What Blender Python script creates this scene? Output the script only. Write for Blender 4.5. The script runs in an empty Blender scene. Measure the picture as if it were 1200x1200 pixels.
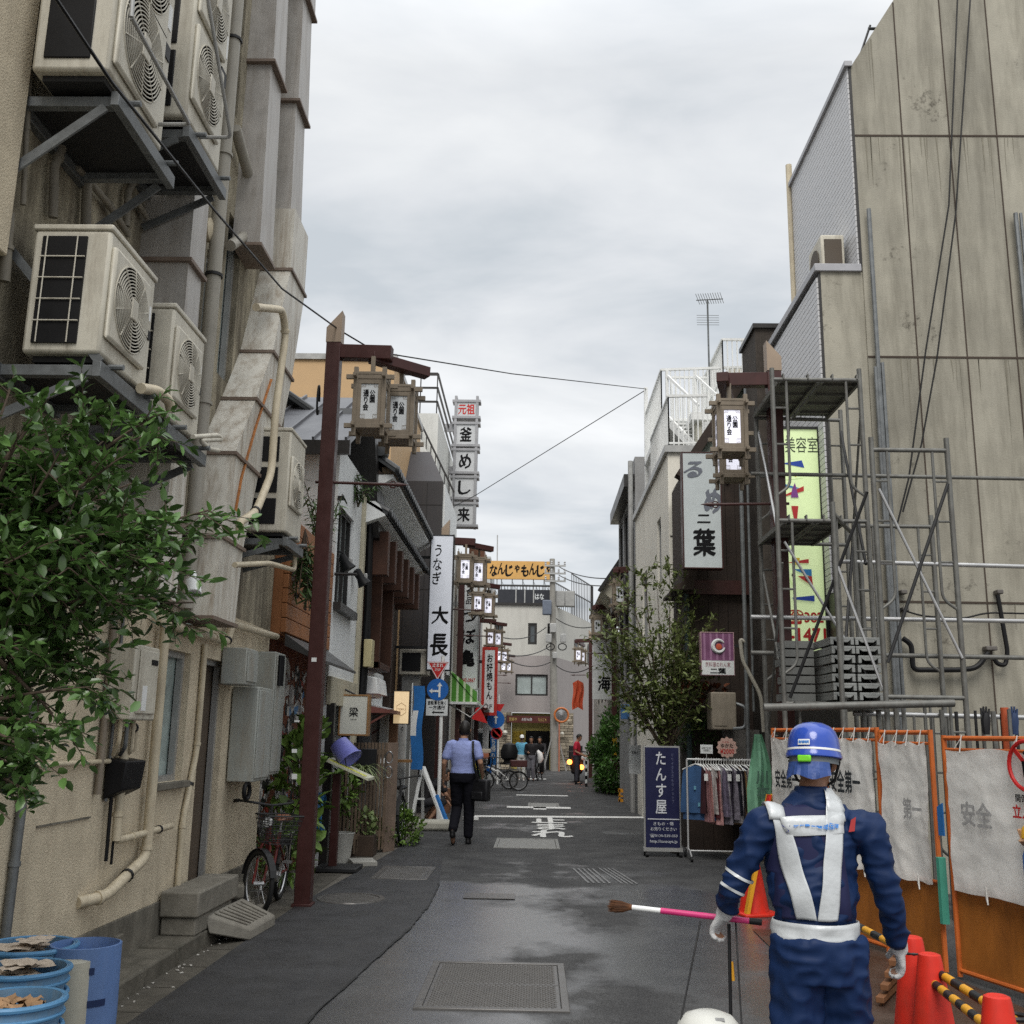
import bpy, math, random
import numpy as np
from mathutils import Vector, Matrix, noise
from mathutils.bvhtree import BVHTree
R = math.radians
random.seed(7)
rng = np.random.default_rng(7)
SC = bpy.context.scene
COL = SC.collection

# ------------------------------------------------------------------ camera
FOC = 1210.0
CAM = Vector((0, 0, 1.6))
_yaw, _pit, _rol = R(1.4), R(12.25), R(1.0)
_F = Vector((-math.sin(_yaw)*math.cos(_pit), math.cos(_yaw)*math.cos(_pit), math.sin(_pit)))
_R0 = Vector((math.cos(_yaw), math.sin(_yaw), 0)); _U0 = _R0.cross(_F)
_Rt = math.cos(_rol)*_R0 + math.sin(_rol)*_U0
_Up = -math.sin(_rol)*_R0 + math.cos(_rol)*_U0
cd = bpy.data.cameras.new('camera'); cam = bpy.data.objects.new('camera', cd); COL.objects.link(cam)
cd.sensor_width = 36; cd.lens = 36*FOC/1200; cd.clip_start = .05; cd.clip_end = 1000
cam.matrix_world = Matrix(((_Rt.x, _Up.x, -_F.x, CAM.x), (_Rt.y, _Up.y, -_F.y, CAM.y), (_Rt.z, _Up.z, -_F.z, CAM.z), (0, 0, 0, 1)))
SC.camera = cam

# ------------------------------------------------------------------ sky, sun, exposure
SC.view_settings.view_transform = 'Standard'; SC.view_settings.look = 'None'
SC.view_settings.exposure = 0.66; SC.view_settings.gamma = 1
SC.cycles.use_denoising = False; SC.cycles.use_adaptive_sampling = False; SC.cycles.sample_clamp_indirect = 4; SC.cycles.max_bounces = 6; SC.cycles.transparent_max_bounces = 12
wd = bpy.data.worlds.new('World'); SC.world = wd; wd.use_nodes = True
nt = wd.node_tree; nt.nodes.clear()
def N(t, typ, **kw):
    n = t.nodes.new(typ)
    for k, v in kw.items():
        if k.startswith('i_'): n.inputs[k[2:].replace('_', ' ')].default_value = v
        else: setattr(n, k, v)
    return n
SUN_EL, SUN_AZ = R(52), R(184)
sky = N(nt, 'ShaderNodeTexSky', sky_type='NISHITA', sun_disc=False, sun_elevation=SUN_EL, sun_rotation=SUN_AZ)
bg1 = N(nt, 'ShaderNodeBackground'); bg1.inputs[1].default_value = 0.05
nt.links.new(sky.outputs[0], bg1.inputs[0])
tc = N(nt, 'ShaderNodeTexCoord'); sep = N(nt, 'ShaderNodeSeparateXYZ'); nt.links.new(tc.outputs['Generated'], sep.inputs[0])
za = N(nt, 'ShaderNodeMath', operation='ADD'); za.inputs[1].default_value = .22
zm = N(nt, 'ShaderNodeMath', operation='MAXIMUM'); zm.inputs[1].default_value = 0.0
nt.links.new(sep.outputs[2], zm.inputs[0]); nt.links.new(zm.outputs[0], za.inputs[0])
dv = N(nt, 'ShaderNodeVectorMath', operation='DIVIDE'); nt.links.new(tc.outputs['Generated'], dv.inputs[0])
cb = N(nt, 'ShaderNodeCombineXYZ')
for i in range(3): nt.links.new(za.outputs[0], cb.inputs[i])
nt.links.new(cb.outputs[0], dv.inputs[1])
mp = N(nt, 'ShaderNodeMapping'); mp.inputs['Location'].default_value = (3.4, 1.2, 0); mp.inputs['Scale'].default_value = (.85, 1.5, 1.0)
mp.inputs['Rotation'].default_value = (0, 0, R(-14))
nt.links.new(dv.outputs[0], mp.inputs[0])
n1 = N(nt, 'ShaderNodeTexNoise'); n1.inputs['Scale'].default_value = 1.7; n1.inputs['Detail'].default_value = 7; n1.inputs['Roughness'].default_value = .52; n1.inputs['Distortion'].default_value = .35
nt.links.new(mp.outputs[0], n1.inputs['Vector'])
cr = N(nt, 'ShaderNodeValToRGB'); e = cr.color_ramp.elements
e[0].position = .33; e[0].color = (.455, .49, .52, 1)
e[1].position = .72; e[1].color = (.76, .77, .775, 1)
m_ = cr.color_ramp.elements.new(.45); m_.color = (.58, .60, .62, 1)
m_ = cr.color_ramp.elements.new(.56); m_.color = (.66, .675, .685, 1)
nt.links.new(n1.outputs[0], cr.inputs[0])
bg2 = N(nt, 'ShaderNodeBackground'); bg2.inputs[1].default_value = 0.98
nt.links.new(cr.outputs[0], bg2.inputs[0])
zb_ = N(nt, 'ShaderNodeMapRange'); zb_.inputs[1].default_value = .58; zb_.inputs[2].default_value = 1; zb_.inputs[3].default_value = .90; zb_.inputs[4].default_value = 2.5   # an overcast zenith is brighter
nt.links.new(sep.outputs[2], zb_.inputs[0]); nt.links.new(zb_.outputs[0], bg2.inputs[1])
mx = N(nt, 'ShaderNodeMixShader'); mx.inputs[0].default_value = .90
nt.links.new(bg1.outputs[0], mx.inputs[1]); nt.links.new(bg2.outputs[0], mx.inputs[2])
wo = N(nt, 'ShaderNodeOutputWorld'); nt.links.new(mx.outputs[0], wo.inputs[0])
sl = bpy.data.lights.new('sun', 'SUN'); so = bpy.data.objects.new('sun', sl); COL.objects.link(so)
sl.energy = 1.5; sl.angle = R(32); sl.color = (1, .96, .9)
_sd = Vector((math.sin(SUN_AZ)*math.cos(SUN_EL), math.cos(SUN_AZ)*math.cos(SUN_EL), math.sin(SUN_EL)))
so.rotation_euler = _sd.to_track_quat('Z', 'Y').to_euler(); so.location = (0, 0, 40)

# ------------------------------------------------------------------ locating helpers: photo pixel ray met with a world plane
def _ray(px, py): return _F + _Rt*((px-600)/FOC) - _Up*((py-600)/FOC)
def W(px, py, Y): d = _ray(px, py); return CAM + d*(Y/d.y)
def WX(px, py, X): d = _ray(px, py); return CAM + d*(X/d.x)
def WZ(px, py, z=0.0): d = _ray(px, py); return CAM + d*((z-1.6)/d.z)
V = Vector

# ------------------------------------------------------------------ materials
MATS = {}
def mat(name, col, rough=.6, var=.12, scale=5, bump=0, bscale=60, metal=0, dirt=0, dcol=(.07, .06, .045), dscale=(1.2, 1.2, .18), dpos=.5,
        spec=.32, emit=0, island=0, coat=0, trl=0, bdist=.01, ecol=None):
    if name in MATS: return MATS[name]
    m = bpy.data.materials.new(name); m.use_nodes = True; t = m.node_tree; L = t.links.new
    b = t.nodes['Principled BSDF']
    c = (*col[:3], 1)
    b.inputs['Roughness'].default_value = rough; b.inputs['Metallic'].default_value = metal
    b.inputs['Specular IOR Level'].default_value = spec
    if coat: b.inputs['Coat Weight'].default_value = coat; b.inputs['Coat Roughness'].default_value = .15
    co = N(t, 'ShaderNodeTexCoord')
    src = None
    if var:
        no = N(t, 'ShaderNodeTexNoise'); no.inputs['Scale'].default_value = scale; no.inputs['Detail'].default_value = 6; no.inputs['Roughness'].default_value = .65
        L(co.outputs['Object'], no.inputs['Vector'])
        mr = N(t, 'ShaderNodeMapRange'); mr.inputs[1].default_value = .3; mr.inputs[2].default_value = .7
        mr.inputs[3].default_value = 1-var; mr.inputs[4].default_value = 1+var; L(no.outputs[0], mr.inputs[0])
        ml = N(t, 'ShaderNodeMix', data_type='RGBA', blend_type='MULTIPLY'); ml.inputs[0].default_value = 1
        ml.inputs[6].default_value = c; L(mr.outputs[0], ml.inputs[7]); src = ml.outputs[2]
        rr = N(t, 'ShaderNodeMapRange'); rr.inputs[1].default_value = .3; rr.inputs[2].default_value = .7
        rr.inputs[3].default_value = max(.03, rough-.1); rr.inputs[4].default_value = min(1, rough+.1); L(no.outputs[0], rr.inputs[0]); L(rr.outputs[0], b.inputs['Roughness'])
    if island:
        g = N(t, 'ShaderNodeNewGeometry'); mr = N(t, 'ShaderNodeMapRange'); mr.inputs[3].default_value = 1-island; mr.inputs[4].default_value = 1+island
        L(g.outputs['Random Per Island'], mr.inputs[0])
        ml = N(t, 'ShaderNodeMix', data_type='RGBA', blend_type='MULTIPLY'); ml.inputs[0].default_value = 1
        if src: L(src, ml.inputs[6])
        else: ml.inputs[6].default_value = c
        L(mr.outputs[0], ml.inputs[7]); src = ml.outputs[2]
    if dirt:
        mp = N(t, 'ShaderNodeMapping'); mp.inputs['Scale'].default_value = dscale; L(co.outputs['Object'], mp.inputs[0])
        no = N(t, 'ShaderNodeTexNoise'); no.inputs['Scale'].default_value = 4; no.inputs['Detail'].default_value = 8; no.inputs['Roughness'].default_value = .7
        L(mp.outputs[0], no.inputs['Vector'])
        mr = N(t, 'ShaderNodeMapRange'); mr.inputs[1].default_value = dpos-.05; mr.inputs[2].default_value = dpos+.25; mr.inputs[3].default_value = 0; mr.inputs[4].default_value = dirt
        L(no.outputs[0], mr.inputs[0])
        ml = N(t, 'ShaderNodeMix', data_type='RGBA'); L(mr.outputs[0], ml.inputs[0])
        if src: L(src, ml.inputs[6])
        else: ml.inputs[6].default_value = c
        ml.inputs[7].default_value = (*dcol, 1); src = ml.outputs[2]
    if src: L(src, b.inputs['Base Color'])
    else: b.inputs['Base Color'].default_value = c
    if bump:
        no = N(t, 'ShaderNodeTexNoise'); no.inputs['Scale'].default_value = bscale; no.inputs['Detail'].default_value = 5; L(co.outputs['Object'], no.inputs['Vector'])
        bp = N(t, 'ShaderNodeBump'); bp.inputs['Strength'].default_value = bump; bp.inputs['Distance'].default_value = bdist; L(no.outputs[0], bp.inputs['Height'])
        L(bp.outputs[0], b.inputs['Normal'])
    if emit:
        b.inputs['Emission Strength'].default_value = emit
        if ecol or not src: b.inputs['Emission Color'].default_value = (*(ecol or col)[:3], 1)
        else: L(src, b.inputs['Emission Color'])
    if trl:     # thin translucent sheet or leaf
        tb = N(t, 'ShaderNodeBsdfTranslucent'); ms = N(t, 'ShaderNodeMixShader'); ms.inputs[0].default_value = trl; o_ = t.nodes['Material Output']
        if src: L(src, tb.inputs[0])
        else: tb.inputs[0].default_value = c
        L(b.outputs[0], ms.inputs[1]); L(tb.outputs[0], ms.inputs[2]); L(ms.outputs[0], o_.inputs[0])
    MATS[name] = m
    return m
def ripple(m, scale, axis='X', strength=.6, dist=.02, typ='BANDS'):
    """adds a regular rib bump (slats, siding, tiles) to a material"""
    t = m.node_tree; b = t.nodes['Principled BSDF']
    co = N(t, 'ShaderNodeTexCoord'); w = N(t, 'ShaderNodeTexWave', bands_direction=axis); w.inputs['Scale'].default_value = scale; w.inputs['Distortion'].default_value = 0
    t.links.new(co.outputs['Object'], w.inputs['Vector'])
    bp = N(t, 'ShaderNodeBump'); bp.inputs['Strength'].default_value = strength; bp.inputs['Distance'].default_value = dist
    t.links.new(w.outputs[1], bp.inputs['Height'])
    old = b.inputs['Normal'].links
    if old: t.links.new(old[0].from_socket, bp.inputs['Normal'])
    t.links.new(bp.outputs[0], b.inputs['Normal'])
    return m

# ------------------------------------------------------------------ mesh builder and object tree
BASE = {}
class M:
    def __init__(s): s.v = []; s.f = []; s.mi = []; s.c = 0
    def add(s, vs, fs):
        o = len(s.v); s.v += [V(p) for p in vs]
        for f in fs: s.f.append([i+o for i in f]); s.mi.append(s.c)
        return s
    def box(s, x0, x1, y0, y1, z0, z1):
        if x0 > x1: x0, x1 = x1, x0
        if y0 > y1: y0, y1 = y1, y0
        return s.add([(x0, y0, z0), (x1, y0, z0), (x1, y1, z0), (x0, y1, z0), (x0, y0, z1), (x1, y0, z1), (x1, y1, z1), (x0, y1, z1)],
                     [(3, 2, 1, 0), (4, 5, 6, 7), (0, 1, 5, 4), (1, 2, 6, 5), (2, 3, 7, 6), (3, 0, 4, 7)])
    def cbox(s, c, d, rz=0, rx=0, ry=0):
        mtx = Matrix.Rotation(rz, 3, 'Z') @ Matrix.Rotation(ry, 3, 'Y') @ Matrix.Rotation(rx, 3, 'X')
        o = len(s.v); s.box(-d[0]/2, d[0]/2, -d[1]/2, d[1]/2, -d[2]/2, d[2]/2)
        for i in range(o, len(s.v)): s.v[i] = mtx @ s.v[i] + V(c)
        return s
    def beam(s, p, q, w, h, up=(0, 0, 1)):
        p, q = V(p), V(q); d = (q-p).normalized(); u = V(up)
        if abs(d.dot(u)) > .98: u = V((0, 1, 0))
        a = d.cross(u).normalized()*(w/2); b = a.cross(d).normalized()*(h/2)
        return s.add([p-a-b, p+a-b, p+a+b, p-a+b, q-a-b, q+a-b, q+a+b, q-a+b],
                     [(0, 1, 2, 3), (7, 6, 5, 4), (4, 5, 1, 0), (5, 6, 2, 1), (6, 7, 3, 2), (7, 4, 0, 3)])
    def tube(s, pts, r, n=8, closed=False, caps=True):
        pts = [V(p) for p in pts]; k = len(pts)
        rs = r if isinstance(r, (list, tuple)) else [r]*k
        prev = None; o = len(s.v)
        for i, p in enumerate(pts):
            if closed: t = pts[(i+1) % k]-pts[i-1]
            else: t = pts[min(i+1, k-1)]-pts[max(i-1, 0)]
            t.normalize()
            if prev is None:
                a = t.orthogonal().normalized()
            else:
                a = (prev - t*prev.dot(t)).normalized()
            prev = a; b = t.cross(a)
            s.v += [p + (a*math.cos(2*math.pi*j/n) + b*math.sin(2*math.pi*j/n))*rs[i] for j in range(n)]
        for i in range(k if closed else k-1):
            for j in range(n):
                A = o+i*n+j; B = o+i*n+(j+1) % n; i2 = (i+1) % k
                s.f.append([A, B, o+i2*n+(j+1) % n, o+i2*n+j]); s.mi.append(s.c)
        if not closed and caps:
            s.f.append([o+j for j in range(n)][::-1]); s.mi.append(s.c)
            s.f.append([o+(k-1)*n+j for j in range(n)]); s.mi.append(s.c)
        return s
    def cyl(s, p, q, r0, r1=None, n=16): return s.tube([p, q], [r0, r0 if r1 is None else r1], n)
    def lathe(s, prof, c=(0, 0, 0), n=24, axis='Z'):
        """prof: list of (radius, height)"""
        o = len(s.v); c = V(c)
        for r, h in prof:
            for j in range(n):
                a = 2*math.pi*j/n; x, y = r*math.cos(a), r*math.sin(a)
                p = {'Z': (x, y, h), 'X': (h, x, y), 'Y': (x, h, -y)}[axis]
                s.v.append(c+V(p))
        for i in range(len(prof)-1):
            for j in range(n):
                s.f.append([o+i*n+j, o+i*n+(j+1) % n, o+(i+1)*n+(j+1) % n, o+(i+1)*n+j]); s.mi.append(s.c)
        for i, rev in ((0, True), (len(prof)-1, False)):
            if prof[i][0] > 1e-5:
                f = [o+i*n+j for j in range(n)]; s.f.append(f[::-1] if rev else f); s.mi.append(s.c)
        return s
    def grid(s, G):
        """a sheet from rows of points that share their corners; holes where a point is None"""
        ix = {}
        def at(j, i):
            if (j, i) not in ix: ix[j, i] = len(s.v); s.v.append(V(G[j][i]))
            return ix[j, i]
        for j in range(len(G)-1):
            for i in range(len(G[0])-1):
                q = (G[j][i], G[j][i+1], G[j+1][i+1], G[j+1][i])
                if all(x is not None for x in q) and max((x-q[0]).length for x in q) < .2: s.f.append([at(j, i), at(j, i+1), at(j+1, i+1), at(j+1, i)]); s.mi.append(s.c)
        return s
    def quad(s, *p): return s.add(p, [tuple(range(len(p)))])
    def prism(s, pts, off):
        """extrude a closed 3-D polygon by the vector off"""
        n = len(pts); off = V(off); a = [V(p) for p in pts]; b = [p+off for p in a]
        return s.add(a+b, [tuple(range(n))[::-1], tuple(range(n, 2*n))] + [(i, (i+1) % n, n+(i+1) % n, n+i) for i in range(n)])
    def out(s, name, mats, parent=None, bevel=0, smooth=True, fix=True, kind=None, label=None, cat=None, group=None, ang=38, origin=None):
        vs = s.v
        if parent is not None: base = BASE[parent]
        elif origin is not None: base = V(origin)
        else:
            mn = V([min(p[i] for p in vs) for i in range(3)]); mxx = V([max(p[i] for p in vs) for i in range(3)])
            base = V(((mn.x+mxx.x)/2, (mn.y+mxx.y)/2, mn.z))
        me = bpy.data.meshes.new(name); me.from_pydata([tuple(p-base) for p in vs], [], s.f); me.update()
        if not isinstance(mats, (list, tuple)): mats = [mats]
        for m in mats: me.materials.append(m)
        if len(mats) > 1: me.polygons.foreach_set('material_index', s.mi)
        if fix:
            import bmesh
            bm = bmesh.new(); bm.from_mesh(me); bmesh.ops.recalc_face_normals(bm, faces=bm.faces); bm.to_mesh(me); bm.free()
        if smooth:
            me.polygons.foreach_set('use_smooth', [True]*len(me.polygons)); me.set_sharp_from_angle(angle=R(ang))
        o = bpy.data.objects.new(name, me); COL.objects.link(o)
        if parent is not None: o.parent = parent
        else: o.location = base
        BASE[o] = base
        if bevel:
            md = o.modifiers.new('bevel', 'BEVEL'); md.width = bevel; md.segments = 2; md.limit_method = 'ANGLE'; md.angle_limit = R(40)
        tag(o, label, cat, group, kind)
        return o
def tag(o, label=None, cat=None, group=None, kind=None):
    for k, v in (('label', label), ('category', cat), ('group', group), ('kind', kind)):
        if v: o[k] = v
    return o
def thing(name, label, cat, loc=(0, 0, 0), group=None):
    o = bpy.data.objects.new(name, None); COL.objects.link(o); o.location = loc; o.empty_display_size = .1
    BASE[o] = V(loc); tag(o, label, cat, group); return o
def copy_tree(o, parent=None):
    c = o.copy(); COL.objects.link(c)
    if parent is not None: c.parent = parent
    BASE[c] = BASE.get(o, V())
    for ch in list(o.children): copy_tree(ch, c)
    return c
def place(o, loc, rz=0, label=None, group=None, scale=None):
    o.location = loc; o.rotation_euler = (0, 0, rz)
    if scale: o.scale = (scale,)*3
    if label: o['label'] = label
    if group: o['group'] = group
    return o
_glyph = {}
def glyphs(body, bold=0.0, nib=0.0, line=1.0):
    key = (body, bold, nib, line)
    if key in _glyph: return _glyph[key]
    cu = bpy.data.curves.new('txt', 'FONT'); cu.body = body; cu.size = 1; cu.align_x = 'CENTER'; cu.space_line = line; cu.resolution_u = 2
    o = bpy.data.objects.new('txt', cu); COL.objects.link(o)
    dg = bpy.context.evaluated_depsgraph_get(); me = bpy.data.meshes.new_from_object(o.evaluated_get(dg))
    vs = [(v.co.x, v.co.y) for v in me.vertices]; fs = [tuple(p.vertices) for p in me.polygons]
    bpy.data.objects.remove(o); bpy.data.curves.remove(cu); bpy.data.meshes.remove(me)
    xs = [v[0] for v in vs]; ys = [v[1] for v in vs]
    x0, x1, y0, y1 = min(xs), max(xs), min(ys), max(ys)
    offs = [(0, 0)]
    if bold: offs += [(bold, 0), (-bold, 0), (0, bold), (0, -bold)]
    if nib: offs += [(nib, nib*.9), (-nib, -nib*.9), (nib*.5, nib*.45), (-nib*.5, -nib*.45)]
    r = (vs, fs, (x0, x1, y0, y1), offs); _glyph[key] = r
    return r
def text(body, c, w, h, xd, up, m, parent, bold=0.0, nib=0.0, line=1.0, keep=False, eps=.0004, name='lettering', skew=0):
    """lettering filling a w x h box centred on c, on the plane spanned by xd and up; flat, a hair proud of its board"""
    vs, fs, (x0, x1, y0, y1), offs = glyphs(body, bold, nib, line)
    sx = w/max(x1-x0, 1e-6); sy = h/max(y1-y0, 1e-6)
    if keep: sx = sy = min(sx, sy)
    xd = V(xd).normalized(); up = V(up).normalized(); nr = xd.cross(up); c = V(c); mm = M()
    for k, (ox, oy) in enumerate(offs):
        o = []
        for x, y in vs:
            X = (x-(x0+x1)/2+ox)*sx; Y = (y-(y0+y1)/2+oy)*sy
            o.append(c + xd*(X+skew*Y) + up*Y + nr*(eps*k))
        mm.add(o, fs)
    return mm.out(name, m, parent, fix=False, smooth=False)
XR, ZU, YF = V((1, 0, 0)), V((0, 0, 1)), V((0, 1, 0))

def board(parent, name, c, w, h, d, m, rz=0, frame=None, fm=None, fw=.03, bev=.004):
    """a flat sign box centred on c, facing local -Y turned by rz"""
    o = M().cbox(c, (w, d, h), rz).out(name, m, parent, bevel=bev)
    if fm:
        f = M(); a = V((math.cos(rz), math.sin(rz), 0)); dd = d+.02
        for s in (-1, 1):
            f.cbox(V(c)+a*(s*(w/2+fw/2-.002)), (fw, dd, h+2*fw), rz)
            f.cbox(V(c)+ZU*(s*(h/2+fw/2-.002)), (w, dd-.004, fw), rz)
        f.out('frame', fm, parent, bevel=.003)
    return o

def grid_face(m, o, ud, vd, us, vs, holes):
    """planar wall with rectangular holes: o origin, ud/vd unit directions"""
    U = sorted(set(us+[h[0] for h in holes]+[h[1] for h in holes])); Vv = sorted(set(vs+[h[2] for h in holes]+[h[3] for h in holes]))
    U = [u for u in U if us[0] <= u <= us[-1]]; Vv = [v for v in Vv if vs[0] <= v <= vs[-1]]
    for i in range(len(U)-1):
        for j in range(len(Vv)-1):
            cu, cv = (U[i]+U[i+1])/2, (Vv[j]+Vv[j+1])/2
            if any(h[0] < cu < h[1] and h[2] < cv < h[3] for h in holes): continue
            m.quad(o+ud*U[i]+vd*Vv[j], o+ud*U[i+1]+vd*Vv[j], o+ud*U[i+1]+vd*Vv[j+1], o+ud*U[i]+vd*Vv[j+1])
def face_openings(root, wall, o, ud, nrm, holes, fm, gm, depth=.12, fw=.05):
    """reveals (into the wall mesh builder) and window/door parts for holes (u0,u1,z0,z1,kind)"""
    for (u0, u1, z0, z1, kind) in holes:
        def P(u, z, d): return o+ud*u+ZU*z-nrm*d
        a = [(u0, z0), (u1, z0), (u1, z1), (u0, z1)]
        for k in range(4):
            p, q = a[k], a[(k+1) % 4]
            wall.quad(P(*p, 0), P(*q, 0), P(*q, depth), P(*p, depth))
        if kind == 'void':
            M().quad(*[P(*p, depth) for p in a]).out('opening', MATS['dark'], root, fix=False); continue
        f = M()
        for (ua, za, ub, zb) in ((u0, z0+fw/2, u1, z0+fw/2), (u0, z1-fw/2, u1, z1-fw/2)):
            f.beam(P(ua, za, depth*.55), P(ub, zb, depth*.55), .05, fw)
        n = {'win1': 1, 'win2': 2, 'win3': 3, 'win4': 4, 'door': 1}[kind]
        for k in range(n+1):
            u = u0+fw/2+(u1-u0-fw)*k/n
            f.beam(P(u, z0+fw, depth*.55), P(u, z1-fw, depth*.55), fw if k in (0, n) else fw*.8, .048, up=nrm)
        w = f.out('door' if kind == 'door' else 'window', fm, root)
        M().quad(*[P(*p, depth*.8) for p in a]).out('panel' if kind == 'door' else 'pane', MATS['doorleaf'] if kind == 'door' else gm, w, fix=False, smooth=False)
def block(name, label, x0, x1, y0, y1, z0, z1, m, side, front=(), street=(), fm=None, gm=None, cat='building', group=None, depth=.12, fw=.05, rootloc=None):
    """a building volume; side=+1 street face is x1, -1 street face is x0"""
    root = thing(name, label, cat, rootloc or ((x0+x1)/2, (y0+y1)/2, z0), group)
    wl = M(); hf = [h for h in front]; hs = [h for h in street]
    grid_face(wl, V((0, y0, 0)), XR, ZU, [x0, x1], [z0, z1], hf)
    xs = x1 if side > 0 else x0; xo = x0 if side > 0 else x1
    grid_face(wl, V((xs, 0, 0)), YF, ZU, [y0, y1], [z0, z1], hs)
    wl.quad((xo, y0, z0), (xo, y1, z0), (xo, y1, z1), (xo, y0, z1)); wl.quad((x0, y1, z0), (x1, y1, z0), (x1, y1, z1), (x0, y1, z1))
    wl.quad((x0, y0, z1), (x1, y0, z1), (x1, y1, z1), (x0, y1, z1))
    face_openings(root, wl, V((0, y0, 0)), XR, V((0, -1, 0)), hf, fm, gm, depth, fw)
    face_openings(root, wl, V((xs, 0, 0)), YF, V((side, 0, 0)), hs, fm, gm, depth, fw)
    wl.out('wall', m, root, fix=False, smooth=False)
    return root

# shared materials
mat('dark', (.012, .011, .011), .8); mat('doorleaf', (.10, .075, .055), .5, dirt=.3)
GLASS = mat('glass_dark', (.05, .06, .065), .08, .25, 1.2, spec=.8)
GLASSL = mat('glass_pale', (.32, .37, .36), .12, .25, 2.5, spec=.7)
FR_DK = mat('frame_dark', (.03, .028, .027), .4)
FR_AL = mat('frame_alu', (.38, .38, .37), .4, metal=.4)
BROWNRED = mat('pole_maroon', (.050, .016, .014), .45, .15, 8, dirt=.35, dcol=(.03, .015, .012), dscale=(3, 3, .3))
BRONZE = mat('lantern_bronze', (.19, .155, .115), .5, .15, 9, dirt=.3, dscale=(5, 5, 1.5))
PAPER = mat('lantern_paper', (.52, .54, .55), .5, .04)
PAPERL = mat('lantern_paper_lit', (.82, .82, .92), .5, .04, emit=.30, ecol=(.85, .86, 1))
INK = mat('ink', (.008, .008, .009), .7, 0, spec=.1)
INKR = mat('ink_red', (.45, .02, .015), .5, 0)
WHT = mat('white_paint', (.74, .75, .74), .45, .07, dirt=.2, dcol=(.3, .28, .24))
OFFW = mat('casing_offwhite', (.54, .51, .43), .5, .12, 4, dirt=.6, dcol=(.20, .165, .12), dscale=(3, 3, .5))
CREAM = mat('pipe_cream', (.56, .49, .36), .5, .1, 5, dirt=.45, dcol=(.18, .13, .08), dscale=(4, 4, 1))
GALV = mat('galvanised', (.17, .18, .185), .5, .25, 9, metal=.5, dirt=.35, dcol=(.05, .045, .04))
BLK = mat('black_plastic', (.009, .009, .010), .5, .1, spec=.2)
BLKM = mat('black_metal', (.018, .018, .019), .5, .1)
CONC = mat('concrete_step', (.20, .185, .155), .85, .22, 6, .35, 70, dirt=.5, dcol=(.06, .055, .04), dscale=(2, 2, 2))
STEEL = mat('steel', (.45, .45, .45), .3, .08, metal=.9)
RUBBER = mat('rubber', (.012, .012, .012), .7, .1)
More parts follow.
